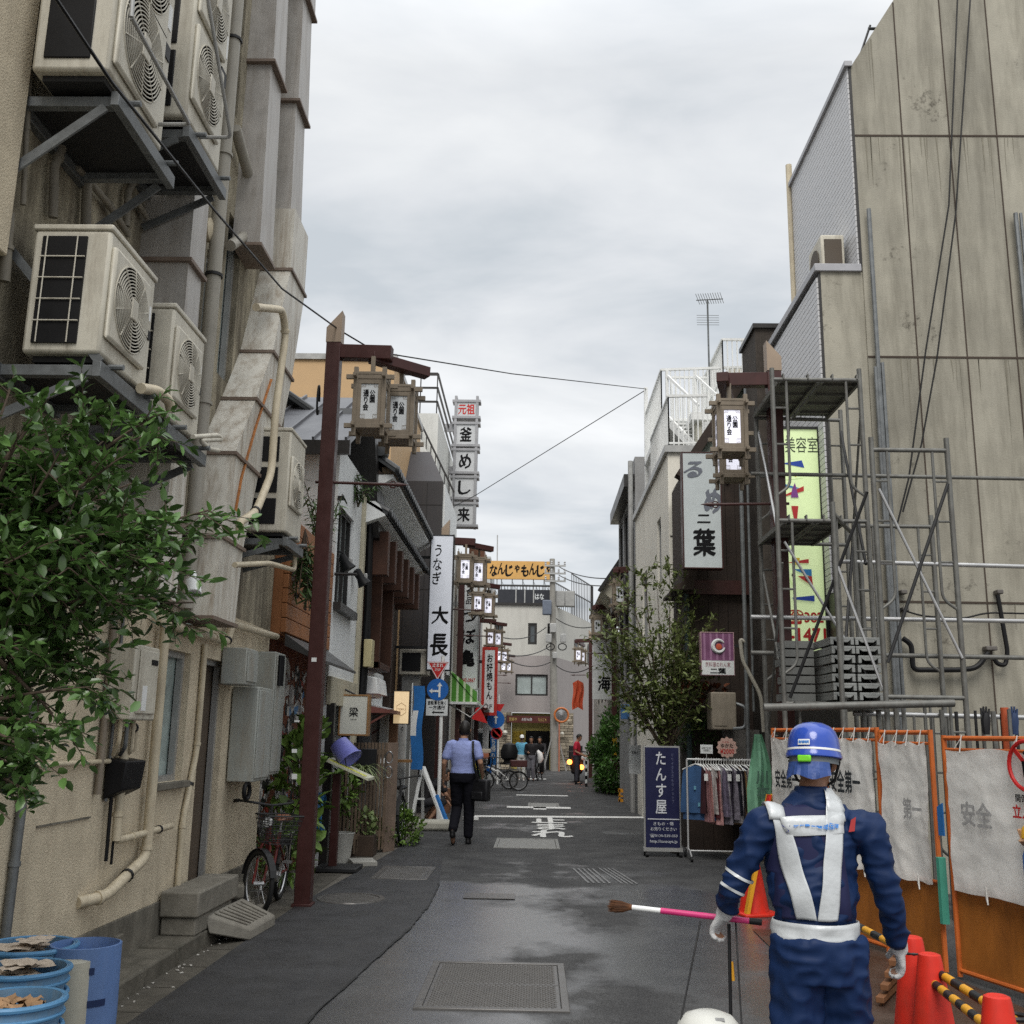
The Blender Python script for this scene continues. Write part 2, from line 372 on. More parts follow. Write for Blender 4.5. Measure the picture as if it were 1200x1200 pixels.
# ================================================================== GROUND
def ground_mats():
    # wet asphalt
    m = bpy.data.materials.new('wet_asphalt'); m.use_nodes = True; t = m.node_tree; L = t.links.new; b = t.nodes['Principled BSDF']
    co = N(t, 'ShaderNodeTexCoord')
    fine = N(t, 'ShaderNodeTexNoise'); fine.inputs['Scale'].default_value = 130; fine.inputs['Detail'].default_value = 3; L(co.outputs['Object'], fine.inputs['Vector'])
    big = N(t, 'ShaderNodeTexNoise'); big.inputs['Scale'].default_value = .55; big.inputs['Detail'].default_value = 7; big.inputs['Roughness'].default_value = .6
    mp = N(t, 'ShaderNodeMapping'); mp.inputs['Scale'].default_value = (1.0, .8, 1); mp.inputs['Location'].default_value = (2.3, 5.5, 0); L(co.outputs['Object'], mp.inputs[0]); L(mp.outputs[0], big.inputs['Vector'])
    # wetter band between 8 and 12.5 m, where the surface dips
    sp = N(t, 'ShaderNodeSeparateXYZ'); L(co.outputs['Object'], sp.inputs[0])
    def rng_(src, a, b_, c, d):
        n = N(t, 'ShaderNodeMapRange'); L(src, n.inputs[0])
        for i_, v in enumerate((a, b_, c, d)): n.inputs[i_+1].default_value = v
        return n.outputs[0]
    def mth(op, a, b_):
        n = N(t, 'ShaderNodeMath', operation=op)
        for i_, v in enumerate((a, b_)):
            if isinstance(v, (int, float)): n.inputs[i_].default_value = v
            else: L(v, n.inputs[i_])
        return n.outputs[0]
    band = mth('MULTIPLY', rng_(sp.outputs[1], 11.6, 12.3, 1, 0), rng_(sp.outputs[1], 5.2, 8.6, .45, 1))
    xx = rng_(mth('ABSOLUTE', mth('ADD', sp.outputs[0], -.25), 0), 1.25, 2.3, 0, -.35)
    bsum = mth('ADD', mth('ADD', mth('MULTIPLY', band, .34), -.15), xx)
    ad = N(t, 'ShaderNodeMath', operation='ADD'); L(mth('ADD', mth('MULTIPLY', big.outputs[0], 1.7), -.35), ad.inputs[0]); L(bsum, ad.inputs[1])
    wet = N(t, 'ShaderNodeMapRange'); wet.inputs[1].default_value = .44; wet.inputs[2].default_value = .62; L(ad.outputs[0], wet.inputs[0])
    ro = N(t, 'ShaderNodeMapRange'); ro.inputs[3].default_value = .75; ro.inputs[4].default_value = .38; L(wet.outputs[0], ro.inputs[0]); L(ro.outputs[0], b.inputs['Roughness']); L(rng_(wet.outputs[0], 0, 1, .14, 1.0), b.inputs['Specular IOR Level']); L(rng_(wet.outputs[0], 0, 1, 0, .9), b.inputs['Coat Weight']); b.inputs['Coat Roughness'].default_value = .30; b.inputs['Coat IOR'].default_value = 1.7
    mid = N(t, 'ShaderNodeTexNoise'); mid.inputs['Scale'].default_value = 2.2; mid.inputs['Detail'].default_value = 8; L(co.outputs['Object'], mid.inputs['Vector'])
    r1 = N(t, 'ShaderNodeValToRGB'); r1.color_ramp.elements[0].position = .3; r1.color_ramp.elements[0].color = (.034, .034, .035, 1); r1.color_ramp.elements[1].position = .7; r1.color_ramp.elements[1].color = (.060, .060, .060, 1)
    L(mid.outputs[0], r1.inputs[0])
    fr = N(t, 'ShaderNodeMapRange'); fr.inputs[1].default_value = .3; fr.inputs[2].default_value = .72; fr.inputs[3].default_value = .45; fr.inputs[4].default_value = 1.9; L(fine.outputs[0], fr.inputs[0])
    ml = N(t, 'ShaderNodeMix', data_type='RGBA', blend_type='MULTIPLY'); ml.inputs[0].default_value = 1; L(r1.outputs[0], ml.inputs[6]); L(fr.outputs[0], ml.inputs[7])
    dk = N(t, 'ShaderNodeMix', data_type='RGBA', blend_type='MULTIPLY'); L(wet.outputs[0], dk.inputs[0]); L(ml.outputs[2], dk.inputs[6]); dk.inputs[7].default_value = (.72, .72, .74, 1)
    L(dk.outputs[2], b.inputs['Base Color'])
    st = N(t, 'ShaderNodeMapRange'); st.inputs[3].default_value = .55; st.inputs[4].default_value = .12; L(wet.outputs[0], st.inputs[0])
    bp = N(t, 'ShaderNodeBump'); bp.inputs['Distance'].default_value = .006; L(st.outputs[0], bp.inputs['Strength']); L(fine.outputs[0], bp.inputs['Height']); L(bp.outputs[0], b.inputs['Normal'])
    return m
ASPH = ground_mats()
mat('patch_asphalt', (.034, .034, .036), .55, .35, 3, .9, 150, dirt=.45, dcol=(.045, .043, .04), dscale=(1, .4, 1), bdist=.005)
mat('pavement', (.13, .118, .10), .8, .25, 4, .3, 80, dirt=.65, dcol=(.04, .036, .028), dscale=(1.5, .8, 1))
mat('road_paint', (.62, .62, .60), .55, .15, 12, .2, 90, dirt=.35, dcol=(.10, .10, .10), dscale=(6, 6, 6))
g = M(); g.quad((-120, -20, 0), (120, -20, 0), (120, 260, 0), (-120, 260, 0)); g.out('ground', MATS['pavement'], kind='structure', fix=False, origin=(0, 0, 0))
# the street, its left edge as in the photo
xs = [(-2.26, 1.5), (-2.24, 6.2), (-2.22, 10), (-2.05, 13), (-1.87, 16.3), (-1.95, 22), (-1.95, 60)]
rd = M(); n = len(xs)
xr = [(6.5, 1.5), (6.5, 6.2), (6.5, 10), (3.4, 13), (2.6, 16.3), (2.4, 22), (2.5, 60)]
ys = []
for i in range(n-1):
    rd.quad((*xs[i], .005), (*xr[i], .005), (*xr[i+1], .005), (*xs[i+1], .005))
rd.quad((-40, 46, .009), (40, 46, .009), (40, 51.2, .009), (-40, 51.2, .009))
rd.out('road', ASPH, kind='structure', fix=False, origin=(0, 0, 0))
pm = M()
pl = [(-2.25, 1.6), (-1.28, 1.6), (-1.25, 6.4), (-1.02, 9.2), (-.98, 10.4), (-1.02, 12), (-1.2, 14.5), (-1.8, 16.2), (-1.88, 16.2), (-2.05, 13), (-2.22, 10.2)]
pm.add([(x, y, .010) for x, y in pl], [tuple(range(len(pl)))])
pm.out('asphalt_patch', MATS['patch_asphalt'], kind='structure', fix=False, origin=(0, 0, 0))
# old crack and repair seam of the patch edge
mat('seam', (.018, .018, .018), .6, .2)
sm = M(); rr = random.Random(3)
pa = [(-1.28, 1.6), (-1.25, 6.4), (-1.02, 9.2), (-.98, 10.4), (-1.02, 12)]
pts = []
for (a, b2) in zip(pa, pa[1:]):
    for k in range(14): f = k/14; pts.append((a[0]+(b2[0]-a[0])*f+rr.uniform(-.006, .006), a[1]+(b2[1]-a[1])*f))
for p, q in zip(pts, pts[1:]):
    w1 = rr.uniform(.002, .012); sm.quad((p[0]-w1, p[1], .014), (p[0]+w1, p[1], .014), (q[0]+w1, q[1], .014), (q[0]-w1, q[1], .014))
sm.out('road_seam', MATS['seam'], kind='structure', fix=False, origin=(0, 0, 0))
# painted markings
rm = M()
a, b2 = WZ(556, 957), WZ(757, 958.5)
rm.quad((a.x, a.y-.22, .011), (b2.x, b2.y-.22, .011), (b2.x, b2.y+.22, .011), (a.x, a.y+.22, .011))
for (x0, x1, y, h) in ((594, 668, 946, .28), (625, 640, 947.5, .45), (605, 665, 932, .2), (618, 640, 913, .5), (612, 622, 910, .5)):
    p, q = WZ(x0, y), WZ(x1, y); rm.quad((p.x, p.y-h, .0115), (q.x, p.y-h, .0115), (q.x, p.y+h, .0115), (p.x, p.y+h, .0115))
rm.out('road_marking', MATS['road_paint'], kind='structure', fix=False, origin=(0, 0, 0))
tm = thing('painted_stop_marking', 'white painted stop lettering worn on the asphalt before the white line', 'road marking', (.3, 19.5, .005)); tm['kind'] = 'structure'
text('止\nま\nれ', (.32, 19.55, .0125), .66, 4.1, XR, YF, MATS['road_paint'], tm, bold=.03, line=.95)
# faint tyre scuffs of dried paint
rm = M(); rr = random.Random(5)
for i in range(5):
    x = .62+i*.06; rm.quad((x, 12.2, .0105), (x+.028, 12.2, .0105), (x-.10, 13.5, .0105), (x-.125, 13.5, .0105))
for i in range(4):
    x = 1.0+i*.055; rm.quad((x, 12.2, .0105), (x+.025, 12.2, .0105), (x-.16, 13.6, .0105), (x-.18, 13.6, .0105))
mat('scuff', (.16, .16, .16), .6, .5, 30)
rm.out('tyre_scuff', MATS['scuff'], kind='structure', fix=False, origin=(0, 0, 0))

# manhole covers
mat('cast_iron', (.13, .125, .12), .36, .25, 12, metal=.35, dirt=.4, dcol=(.03, .026, .02), dscale=(3, 3, 3))
mat('pale_cover', (.20, .20, .19), .6, .2, 10, .3, 90, dirt=.4, dscale=(2, 2, 2))
def cover(label, x0, x1, y0, y1, m, studs, split=1):
    r = thing('access_cover', label, 'manhole cover', ((x0+x1)/2, (y0+y1)/2, .006), 'covers let into the road')
    f = M()
    for a in ((x0, x1, y0, y0+.05), (x0, x1, y1-.05, y1), (x0, x0+.05, y0+.05, y1-.05), (x1-.05, x1, y0+.05, y1-.05)): f.box(*a, .002, .018)
    f.out('rim', m, r, bevel=.004)
    for k in range(split):
        ya = y0+.055+(y1-y0-.11)*k/split+.006; yb = y0+.055+(y1-y0-.11)*(k+1)/split-.006
        p = M().box(x0+.055, x1-.055, ya, yb, .002, .011)
        if studs:
            j = 0; y = ya+.03
            while y < yb-.025:
                x = x0+.085+(studs/2 if j % 2 else 0)
                while x < x1-.08:
                    s_ = studs*.36; p.add([(x-s_, y, .011), (x, y-s_, .011), (x+s_, y, .011), (x, y+s_, .011), (x-s_*.6, y, .016), (x, y-s_*.6, .016), (x+s_*.6, y, .016), (x, y+s_*.6, .016)],
                         [(4, 5, 6, 7), (0, 1, 5, 4), (1, 2, 6, 5), (2, 3, 7, 6), (3, 0, 4, 7)])
                    x += studs
                y += studs*.75; j += 1
        p.out('plate', m, r, smooth=False)
    return r
cover('large studded iron cover of two plates in the foreground asphalt', -.70, .235, 6.6, 7.92, MATS['cast_iron'], .034, 2)
cover('pale rectangular cover just short of the painted stop lettering', -.57, .40, 15.7, 17.15, MATS['pale_cover'], 0)
cover('grooved dark cover near the potted plants on the left roadside', -1.82, -1.18, 12.15, 13.3, MATS['cast_iron'], .05)
cover('small plain grey cover beyond the white stop line', -.12, .62, 25.0, 26.2, MATS['pale_cover'], 0)
r = thing('round_manhole', 'round iron manhole lid beside the nearest maroon lamp post', 'manhole cover', (-1.78, 10.7, .01), 'covers let into the road')
M().lathe([(.001, .010), (.27, .010), (.275, .004)], (-1.78, 10.7, .008), 40).out('lid', MATS['cast_iron'], r)
M().lathe([(.285, .004), (.285, .012), (.33, .012), (.335, .002)], (-1.78, 10.7, .008), 40).out('rim', MATS['cast_iron'], r)
M().cbox((-.43, 11.05, .014), (.52, .34, .006)).out('drain_lid', MATS['cast_iron'], label='small dark iron drain lid on the wet part of the road', cat='manhole cover', group='covers let into the road')

# kerb and gutter on the left
mat('kerb_stone', (.115, .105, .085), .85, .3, 5, .5, 60, dirt=.7, dcol=(.03, .03, .02), dscale=(2, 1, 2))
k = M(); y = 2.2; rr = random.Random(9)
while y < 8.75:
    k.box(-2.745, -2.455+rr.uniform(-.008, .008), y+.004, min(y+.6, 8.8)-.004, -.02, .125+rr.uniform(-.008, .008)); y += .6
k.out('kerb', MATS['kerb_stone'], kind='structure', bevel=.018)
mat('gutter', (.082, .074, .06), .75, .3, 3, .4, 70, dirt=.6, dcol=(.03, .027, .02), dscale=(1, 1, 1))
gt = M(); y = 2.2
while y < 12.6:
    gt.quad((-2.46, y+.004, .004), (-2.2, y+.004, .004), (-2.2, y+.6-.006, .004), (-2.46, y+.6-.006, .004)); y += .6
gt.out('gutter', MATS['gutter'], kind='structure', fix=False)
mat('litter', (.5, .48, .44), .8, .3)
lt = M(); rr = random.Random(4)
for i in range(34):
    x, y = -2.44+abs(rr.gauss(0, .05)), rr.uniform(5.8, 8.7); a = rr.uniform(0, 3); s_ = rr.uniform(.008, .028)
    lt.cbox((x, y, .010), (s_, s_*.5, .006), a)
o = lt.out('litter', MATS['litter'], kind='stuff'); tag(o, 'small pale scraps of litter along the gutter by the kerb', 'litter')

# ================================================================== LEFT TALL BUILDING
mat('stucco', (.60, .52, .385), .9, .13, 5, .7, 110, dirt=.35, dcol=(.17, .125, .08), dscale=(1.1, 1.1, .22), dpos=.52, bdist=.012)
mat('stucco_weathered', (.37, .33, .245), .9, .32, 6, .9, 90, dirt=.85, dcol=(.085, .07, .05), dscale=(1.6, 1.6, .22), dpos=.40, bdist=.012)
mat('plinth', (.18, .165, .135), .9, .25, 4, .4, 60, dirt=.7, dcol=(.06, .055, .045), dscale=(1.6, 1.6, .5), dpos=.45)
XL = -2.75
TB = thing('tall_building', 'tall beige stucco building on the left hung with ducts, pipes and air conditioners', 'building', (-5, 6.5, 0))
wl = M()
holes = [(7.6, 8.27, 1.22, 2.2, 'win1'), (8.62, 9.25, .30, 2.2, 'door'), (7.83, 8.08, 4.35, 5.5, 'win1'), (8.32, 8.72, 4.6, 6.1, 'win1'), (5.0, 5.5, 5.2, 6.3, 'win1'), (7.9, 8.3, 7.0, 9.5, 'void')]
low = [h for h in holes if h[3] < 2.6]; high = [h for h in holes if h[3] >= 2.6]
grid_face(wl, V((XL, 0, 0)), YF, ZU, [2.0, 10.68], [.37, 2.62], low)
face_openings(TB, wl, V((XL, 0, 0)), YF, V((1, 0, 0)), low, FR_AL, mat('curtain_glass', (.30, .36, .34), .2, .5, 4, spec=.6), .14, .045)
wl.quad((XL, 10.68, 0), (-9, 10.68, 0), (-9, 10.68, 2.62), (XL, 10.68, 2.62)); wl.quad((XL, 2, 0), (-9, 2, 0), (-9, 2, 2.62), (XL, 2, 2.62))
wl.out('lower_wall', MATS['stucco'], TB, fix=False, smooth=False)
wl = M()
grid_face(wl, V((XL, 0, 0)), YF, ZU, [2.0, 10.68], [2.62, 15], high)
face_openings(TB, wl, V((XL, 0, 0)), YF, V((1, 0, 0)), high, FR_AL, GLASSL, .14, .045)
wl.quad((XL, 10.68, 2.62), (-9, 10.68, 2.62), (-9, 10.68, 15), (XL, 10.68, 15)); wl.quad((XL, 2, 2.62), (-9, 2, 2.62), (-9, 2, 15), (XL, 2, 15)); wl.quad((-9, 2, 15), (XL, 2, 15), (XL, 10.68, 15), (-9, 10.68, 15))
wl.out('upper_wall', MATS['stucco_weathered'], TB, fix=False, smooth=False)
M().box(-9, XL+.018, 2.0, 8.55, 0, .37).box(-9, XL+.018, 9.3, 10.66, 0, .37).out('plinth', MATS['plinth'], TB, bevel=.006)
M().box(XL, XL+.06, 7.55, 8.32, 1.17, 1.22).out('sill', MATS['plinth'], TB, bevel=.006)
M().box(XL, XL+.09, 3.9, 4.72, 3.9, 15).out('pilaster', MATS['stucco'], TB, bevel=.01)
M().box(XL-.02, XL+.005, 7.13, 7.22, .1, .37).box(XL, XL+.05, 7.12, 7.23, .02, .28).out('weep_block', MATS['plinth'], TB, bevel=.008)
M().box(XL, XL+.012, 5.9, 6.6, 1.06, 1.07).out('wall_scar', MATS['plinth'], TB)
def pipe(pts, r, m=CREAM, clips=0, nm='drain_pipe', parent=TB, n=10):
    """pipe with collars at its bends, fixed to the wall"""
    mm = M().tube(pts, r, n)
    for p in pts[1:-1]: mm.lathe([(r*1.28, -r*1.2), (r*1.28, r*1.2)], p, n) if False else None
    o = mm.out(nm, m, parent)
    for k in range(clips):
        f = (k+.5)/clips; i = min(int(f*(len(pts)-1)), len(pts)-2); g2 = f*(len(pts)-1)-i
        p = V(pts[i]).lerp(V(pts[i+1]), g2); d = (V(pts[i+1])-V(pts[i])).normalized()
        M().tube([p-d*.012, p+d*.012], r*1.25, n).out('clip', BLKM if k % 2 else m, o)
    return o
def px(X, *pts): return [WX(a, b2, X) for a, b2 in pts]
def round_path(pts, rad=.05, k=4):
    out_ = [V(pts[0])]
    for a, b2, c in zip(pts, pts[1:], pts[2:]):
        a, b2, c = V(a), V(b2), V(c); r1 = min(rad, (a-b2).length*.45, (c-b2).length*.45)
        p, q = b2+(a-b2).normalized()*r1, b2+(c-b2).normalized()*r1
        for i in range(k+1):
            f = i/k; out_.append(p.lerp(b2, f).lerp(b2.lerp(q, f), f))
    return out_+[V(pts[-1])]
def stretch(pts): return [V((-2.69, p.y, p.z)) for p in pts]
A_ = px(-2.68, (193, 733), (183, 880), (172, 1008))
yb = sum(p.y for p in A_)/3
pipe(round_path([(-2.68, yb-.02, 2.36), (-2.68, yb, .74), (-2.66, 6.75, .58), (-2.75, 6.55, .57)], .09), .036, CREAM, 3)
pipe(round_path([(-2.68, 7.25, 2.36), (-2.68, 8.6, 2.36), (-2.68, 8.98, 2.36), (-2.66, 9.02, 2.52), (-2.66, 10.6, 2.56)], .06), .034, CREAM, 3)
pipe(round_path(px(-2.69, (138, 985), (200, 968)), .05), .024, CREAM, 2)
pipe(round_path(px(-2.69, (136, 985), (138, 960), (148, 860), (158, 850), (157, 880)), .06), .030, CREAM, 2)
pipe(round_path([(-2.72, 5.3, 1.40), (-2.72, 6.95, 1.40), (-2.74, 7.15, 1.38)], .05), .016, CREAM, 2)
pipe(round_path([(-2.72, 8.5, 2.3), (-2.72, 8.5, 1.45), (-2.72, 8.3, .92), (-2.72, 8.3, .05)], .08), .024, CREAM, 3)
pipe([(-2.72, 5.66, 1.75), (-2.72, 5.62, .05)], .026, GALV, 1)
pipe([(-2.72, 6.62, 3.2), (-2.72, 6.62, 1.2)], .022, mat('pipe_taupe', (.24, .20, .155), .5, .12, dirt=.4), 2)
pipe([(-2.73, 6.78, 2.7), (-2.73, 6.78, 1.15), ], .012, GALV, 1)
THK = mat('pipe_greyed', (.33, .31, .265), .5, .1, dirt=.4, dcol=(.14, .12, .1))
pipe([(-2.64, 7.72, 9), (-2.64, 7.72, 2.5)], .058, THK, 6, n=14)
pipe(round_path(px(-2.66, (276, 150), (293, 212), (289, 275), (270, 288)), .08), .048, THK, 1, n=12)
for pts, r_ in (((( 36, 60), (27, 240)), .015), (((74, 60), (72, 175), (64, 195), (62, 255)), .026), (((90, 195), (128, 240), (150, 275)), .022),
                (((165, 110), (163, 200), (150, 225), (148, 265)), .024), (((160, 235), (172, 255)), .02), (((176, 190), (186, 235)), .018), (((196, 150), (180, 345)), .022), (((10, 250), (5, 330)), .03), (((105, 140), (100, 270)), .03)):
    pipe(px(-2.70, *pts), r_, mat('pipe_dull', (.20, .18, .145), .6, .2, dirt=.5), 1)
# ------------------------------------------------------------------ ducts
DUCT = mat('duct_sheet', (.42, .40, .375), .45, .14, 3, dirt=.7, dcol=(.20, .165, .13), dscale=(2.5, 2.5, .3), metal=.15)
DUCTW = mat('duct_white', (.62, .595, .53), .5, .12, 3, dirt=.8, dcol=(.20, .13, .065), dscale=(3, 3, .35))
FLG = mat('duct_flange', (.20, .155, .125), .6, .2, dirt=.5, dcol=(.1, .05, .03))
def duct(label, path, x0, x1, m, flanges=True, flare=0):
    """box duct between wall depth x0 and front x1; path of (z, ynear, yfar) sections from the top down"""
    zz = [p[0] for p in path]
    r = thing('exhaust_duct', label, 'duct', ((x0+x1)/2, path[-1][1], zz[-1]), 'sheet metal exhaust ducts up the left facade')
    for i, (a, b2) in enumerate(zip(path, path[1:])):
        s_ = M(); g_ = flare if i % 1 == 0 else 0
        vs = [(x0, b2[1], b2[0]), (x1, b2[1], b2[0]), (x1, b2[2], b2[0]), (x0, b2[2], b2[0]),
              (x0, a[1]+g_, a[0]), (x1-g_, a[1]+g_, a[0]), (x1-g_, a[2]-g_, a[0]), (x0, a[2]-g_, a[0])]
        s_.add(vs, [(3, 2, 1, 0), (4, 5, 6, 7), (0, 1, 5, 4), (1, 2, 6, 5), (2, 3, 7, 6), (3, 0, 4, 7)])
        s_.out('segment', m, r, smooth=False)
        if flanges:
            e_ = .022; sl_ = (b2[0], b2[1], b2[2])
            M().box(x0, x1+e_, sl_[1]-e_, sl_[2]+e_, sl_[0]-.014, sl_[0]+.014).out('flange', FLG, r)
    return r
duct('tall grey riser duct of flanged boxes at the right edge of the building', [(z, 9.50, 9.97) for z in (14.5, 13.2, 11.9, 10.6, 9.3, 8.0, 6.7)], -2.75, -2.52, DUCT, flare=.03)
duct('grey riser duct left of the edge one, ending open high above the sloping duct', [(z, 8.45, 8.90) for z in (14.5, 13.1, 11.7, 10.3, 9.0, 7.7, 5.85)], -2.75, -2.5, DUCT, flare=.03)
duct('grey box duct behind the upper air conditioners, running down to a window', [(z, 6.5, 6.8) for z in (14.5, 12, 9.5, 7.6, 6.2, 4.75, 3.9)], -2.75, -2.4, DUCT, flare=.01)
duct('white vertical duct end partly behind the leafy branches', [(z, 6.5, 6.82) for z in (3.45, 2.95, 2.42)], -2.75, -2.4, DUCTW)
# the big sloping duct: sections found from its flanges in the photo
sec = [(6.72, 9.40, 10.0), (6.05, 9.38, 10.0), (5.02, 8.93, 9.70), (4.42, 8.50, 9.42), (3.80, 8.02, 8.75), (3.08, 7.86, 8.45), (2.44, 7.76, 8.37)]
duct('big white duct stepping down in a slope with rust streaked flanges', sec, -2.75, -2.45, DUCTW)
# ------------------------------------------------------------------ air conditioners
GRL = mat('grille_shadow', (.085, .068, .052), .7, .1)
def aircon(label, x0, x1, y0, y1, z0, z1, fans=1, intake='grid', m=OFFW):
    """outdoor unit: fan side looks at the street (+x), intake side looks down the lane (-y)"""
    r = thing('air_conditioner', label, 'air conditioner', ((x0+x1)/2, (y0+y1)/2, z0), 'outdoor air conditioning units on the left facade')
    c = M().box(x0, x1, y0, y1, z0+.02, z1-.03); c.out('casing', m, r, bevel=.018)
    M().box(x0-.008, x1+.008, y0-.008, y1+.008, z1-.032, z1).out('top_cover', m, r, bevel=.008)
    M().box(x0+.04, x1-.04, y0+.05, y1-.05, z0-.012, z0+.02).out('feet', BLKM, r)
    h = z1-z0; w = y1-y0; d = x1-x0
    # intake
    if intake == 'grid':
        q = M().box(x0+.05, x1-.12, y0-.012, y0+.002, z0+.07, z1-.07); ip = q.out('intake', BLK, r)
        gr = M()
        for k in range(1, 5): z = z0+.07+(h-.14)*k/5; gr.tube([(x0+.05, y0-.02, z), (x1-.12, y0-.02, z)], .004, 5)
        for k in (.12, .8): x = x0+.05+(d-.17)*k; gr.tube([(x, y0-.02, z0+.07), (x, y0-.02, z1-.07)], .004, 5)
        gr.out('guard_wire', OFFW, ip)
    else:
        nn = 3 if h > .8 else 2
        for k in range(nn):
            za = z0+.06+(h-.12)*k/nn+.025; zb = z0+.06+(h-.12)*(k+1)/nn-.025
            f = M().box(x0+.06, x1-.10, y0-.010, y0+.002, za, zb).out('intake', BLK, r, bevel=.02)
    # fans
    fz = [z0+h*(.5 if fans == 1 else (.29 if k == 0 else .72)) for k in range(fans)]
    yc = y0+w*.42
    for z in fz:
        rad = min(w*.36, (h/fans)*.42)
        bz = M()
        s_ = rad*1.10
        bz.box(x1-.002, x1+.03, yc-s_, yc+s_, z-s_, z+s_); b_ = bz.out('fan_panel', m, r, bevel=.02)
        M().lathe([(.001, 0), (rad, 0)], (x1+.0315, yc, z), 40, 'X').out('fan_opening', GRL, b_, fix=False)
        f = M()
        nr_ = 13
        for k in range(1, nr_+1):
            rr_ = rad*k/nr_
            f.tube([(x1+.043-.01*(k/nr_)**3, yc+rr_*math.cos(a*math.pi/20), z+rr_*math.sin(a*math.pi/20)) for a in range(40)], .0042, 4, closed=True)
        for k in range(10):
            a = k*math.pi/5; f.tube([(x1+.041, yc+rad*.15*math.cos(a), z+rad*.15*math.sin(a)), (x1+.038, yc+rad*math.cos(a+.35), z+rad*math.sin(a+.35))], .004, 4)
        f.out('fan_grille', m, b_)
        M().cbox((x1+.046, yc, z), (.012, rad*.36, rad*.5)).out('fan_hub', m, b_, bevel=.02)
    M().box(x1, x1+.008, y1-w*.2, y1-.03, z0+h*.45, z0+h*.52).out('service_grip', BLK, r)
    M().box(x1, x1+.004, y1-w*.2, y1-.04, z0+h*.6, z0+h*.72).out('rating_plate', WHT, r)
    return r
def wall_bracket(label, x1, y0, y1, z, drop=.3, up=0):
    r = thing('wall_bracket', label, 'bracket', (XL, (y0+y1)/2, z), 'steel brackets carrying the air conditioners')
    f = M()
    for y in (y0+.03, y1-.03): f.box(XL+.045, x1-.045, y-.025, y+.025, z-.06, z-.003)
    f.box(x1-.045, x1, y0-.03, y1+.03, z-.075, z+.005); f.box(XL+.001, XL+.045, y0-.03, y1+.03, z-.075, z+.005)
    f.out('rail', GALV, r, bevel=.003)
    t = M().box(XL+.05, x1-.05, y0+.06, y1-.06, z-.02, z-.008); t.out('tray', BLKM, r)
    for y in (y0, y1):
        b_ = M()
        if up: b_.beam((XL+.02, y, z+up), (x1-.02, y, z+.01), .012, .045)
        b_.beam((XL+.02, y, z-drop), (x1-.08, y, z-.07), .014, .05)
        b_.out('brace', GALV, r)
    for k in range(2):
        M().cyl((x1-.02, y0+.1+(y1-y0-.2)*k, z+.018), (x1+.06, y0+.1+(y1-y0-.2)*k, z+.018), .016, n=8).out('bolt', GALV, r)
    return r
aircon('beige air conditioner with wire intake guard just above the leaves, nearest the lens', -2.6, -2.2, 4.84, 5.47, 3.42, 4.14)
aircon('smaller beige air conditioner behind the wire guarded one, half hidden by it', -2.6, -2.2, 5.80, 6.38, 3.40, 4.13)
aircon('tall twin fan air conditioner cut off by the top left corner of the photo', -2.6, -2.2, 4.60, 5.36, 4.85, 6.15, 2, 'ports')
aircon('pale twin fan air conditioner beside the grey riser ducts at the top', -2.6, -2.2, 5.68, 6.36, 5.30, 6.75, 2, 'plain2')
aircon('air conditioner with three dark intake ports beyond the white sloping duct', -2.6, -2.2, 8.84, 9.42, 3.30, 4.27, 1, 'ports')
wall_bracket('dark steel bracket under the corner twin fan air conditioner', -2.18, 4.74, 5.52, 4.82, .45)
wall_bracket('steel bracket under the pale twin fan air conditioner', -2.18, 5.74, 6.46, 5.27, .3)
wall_bracket('galvanised bracket with a diagonal stay under the nearest air conditioner', -2.18, 4.86, 5.52, 3.39, .3, .62)
wall_bracket('galvanised bracket over the leaves under the smaller air conditioner', -2.18, 5.84, 6.5, 3.37, .3)
wall_bracket('black bracket under the three port air conditioner beyond the duct', -2.18, 8.88, 9.45, 3.27, .2)
# guard rails in front of the upper units
gr = M().tube(round_path([(-2.2, 5.28, 5.0), (-2.02, 5.28, 5.0), (-2.02, 4.4, 5.02)], .03), .012); gr.tube([(-2.02, 4.4, 5.02), (-2.02, 4.3, 6.2)], .012)
gr.out('guard_bar', FR_AL, label='thin steel guard bar beside the corner air conditioner', cat='guard bar')
gr = M().tube(round_path([(-2.2, 5.95, 5.34), (-2.0, 5.95, 5.34), (-2.0, 5.3, 5.9), (-2.3, 5.3, 5.9)], .03), .012)
gr.out('guard_bar', FR_AL, label='thin steel guard bar crossing the pale twin fan air conditioner', cat='guard bar')
# pipes from the units
pipe(round_path(px(-2.2, (300, 360), (331, 363), (335, 390), (323, 480), (318, 555), (300, 600), (281, 612), (281, 622)), .12), .032, CREAM, 2, 'refrigerant_pipe')
pipe(round_path(px(-2.25, (275, 662), (315, 660), (345, 668), (346, 640)), .06), .022, CREAM, 0, 'refrigerant_pipe')
pipe(round_path(px(-2.15, (165, 455), (185, 458), (198, 470), (200, 480)), .05), .03, CREAM, 0, 'refrigerant_pipe')
pipe(round_path(px(-2.15, (226, 512), (255, 510), (260, 515), (235, 516), (245, 526), (256, 528)), .04), .016, OFFW, 0, 'refrigerant_pipe')
# rust run down the sloping duct
RUST = mat('rust', (.33, .13, .04), .8, .35, 20)
M().tube(px(-2.44, (318, 445), (300, 500), (283, 560), (276, 600)), .012, 6).out('rust_strip', RUST, label='orange rusty edge strip along the white sloping duct', cat='edge strip')
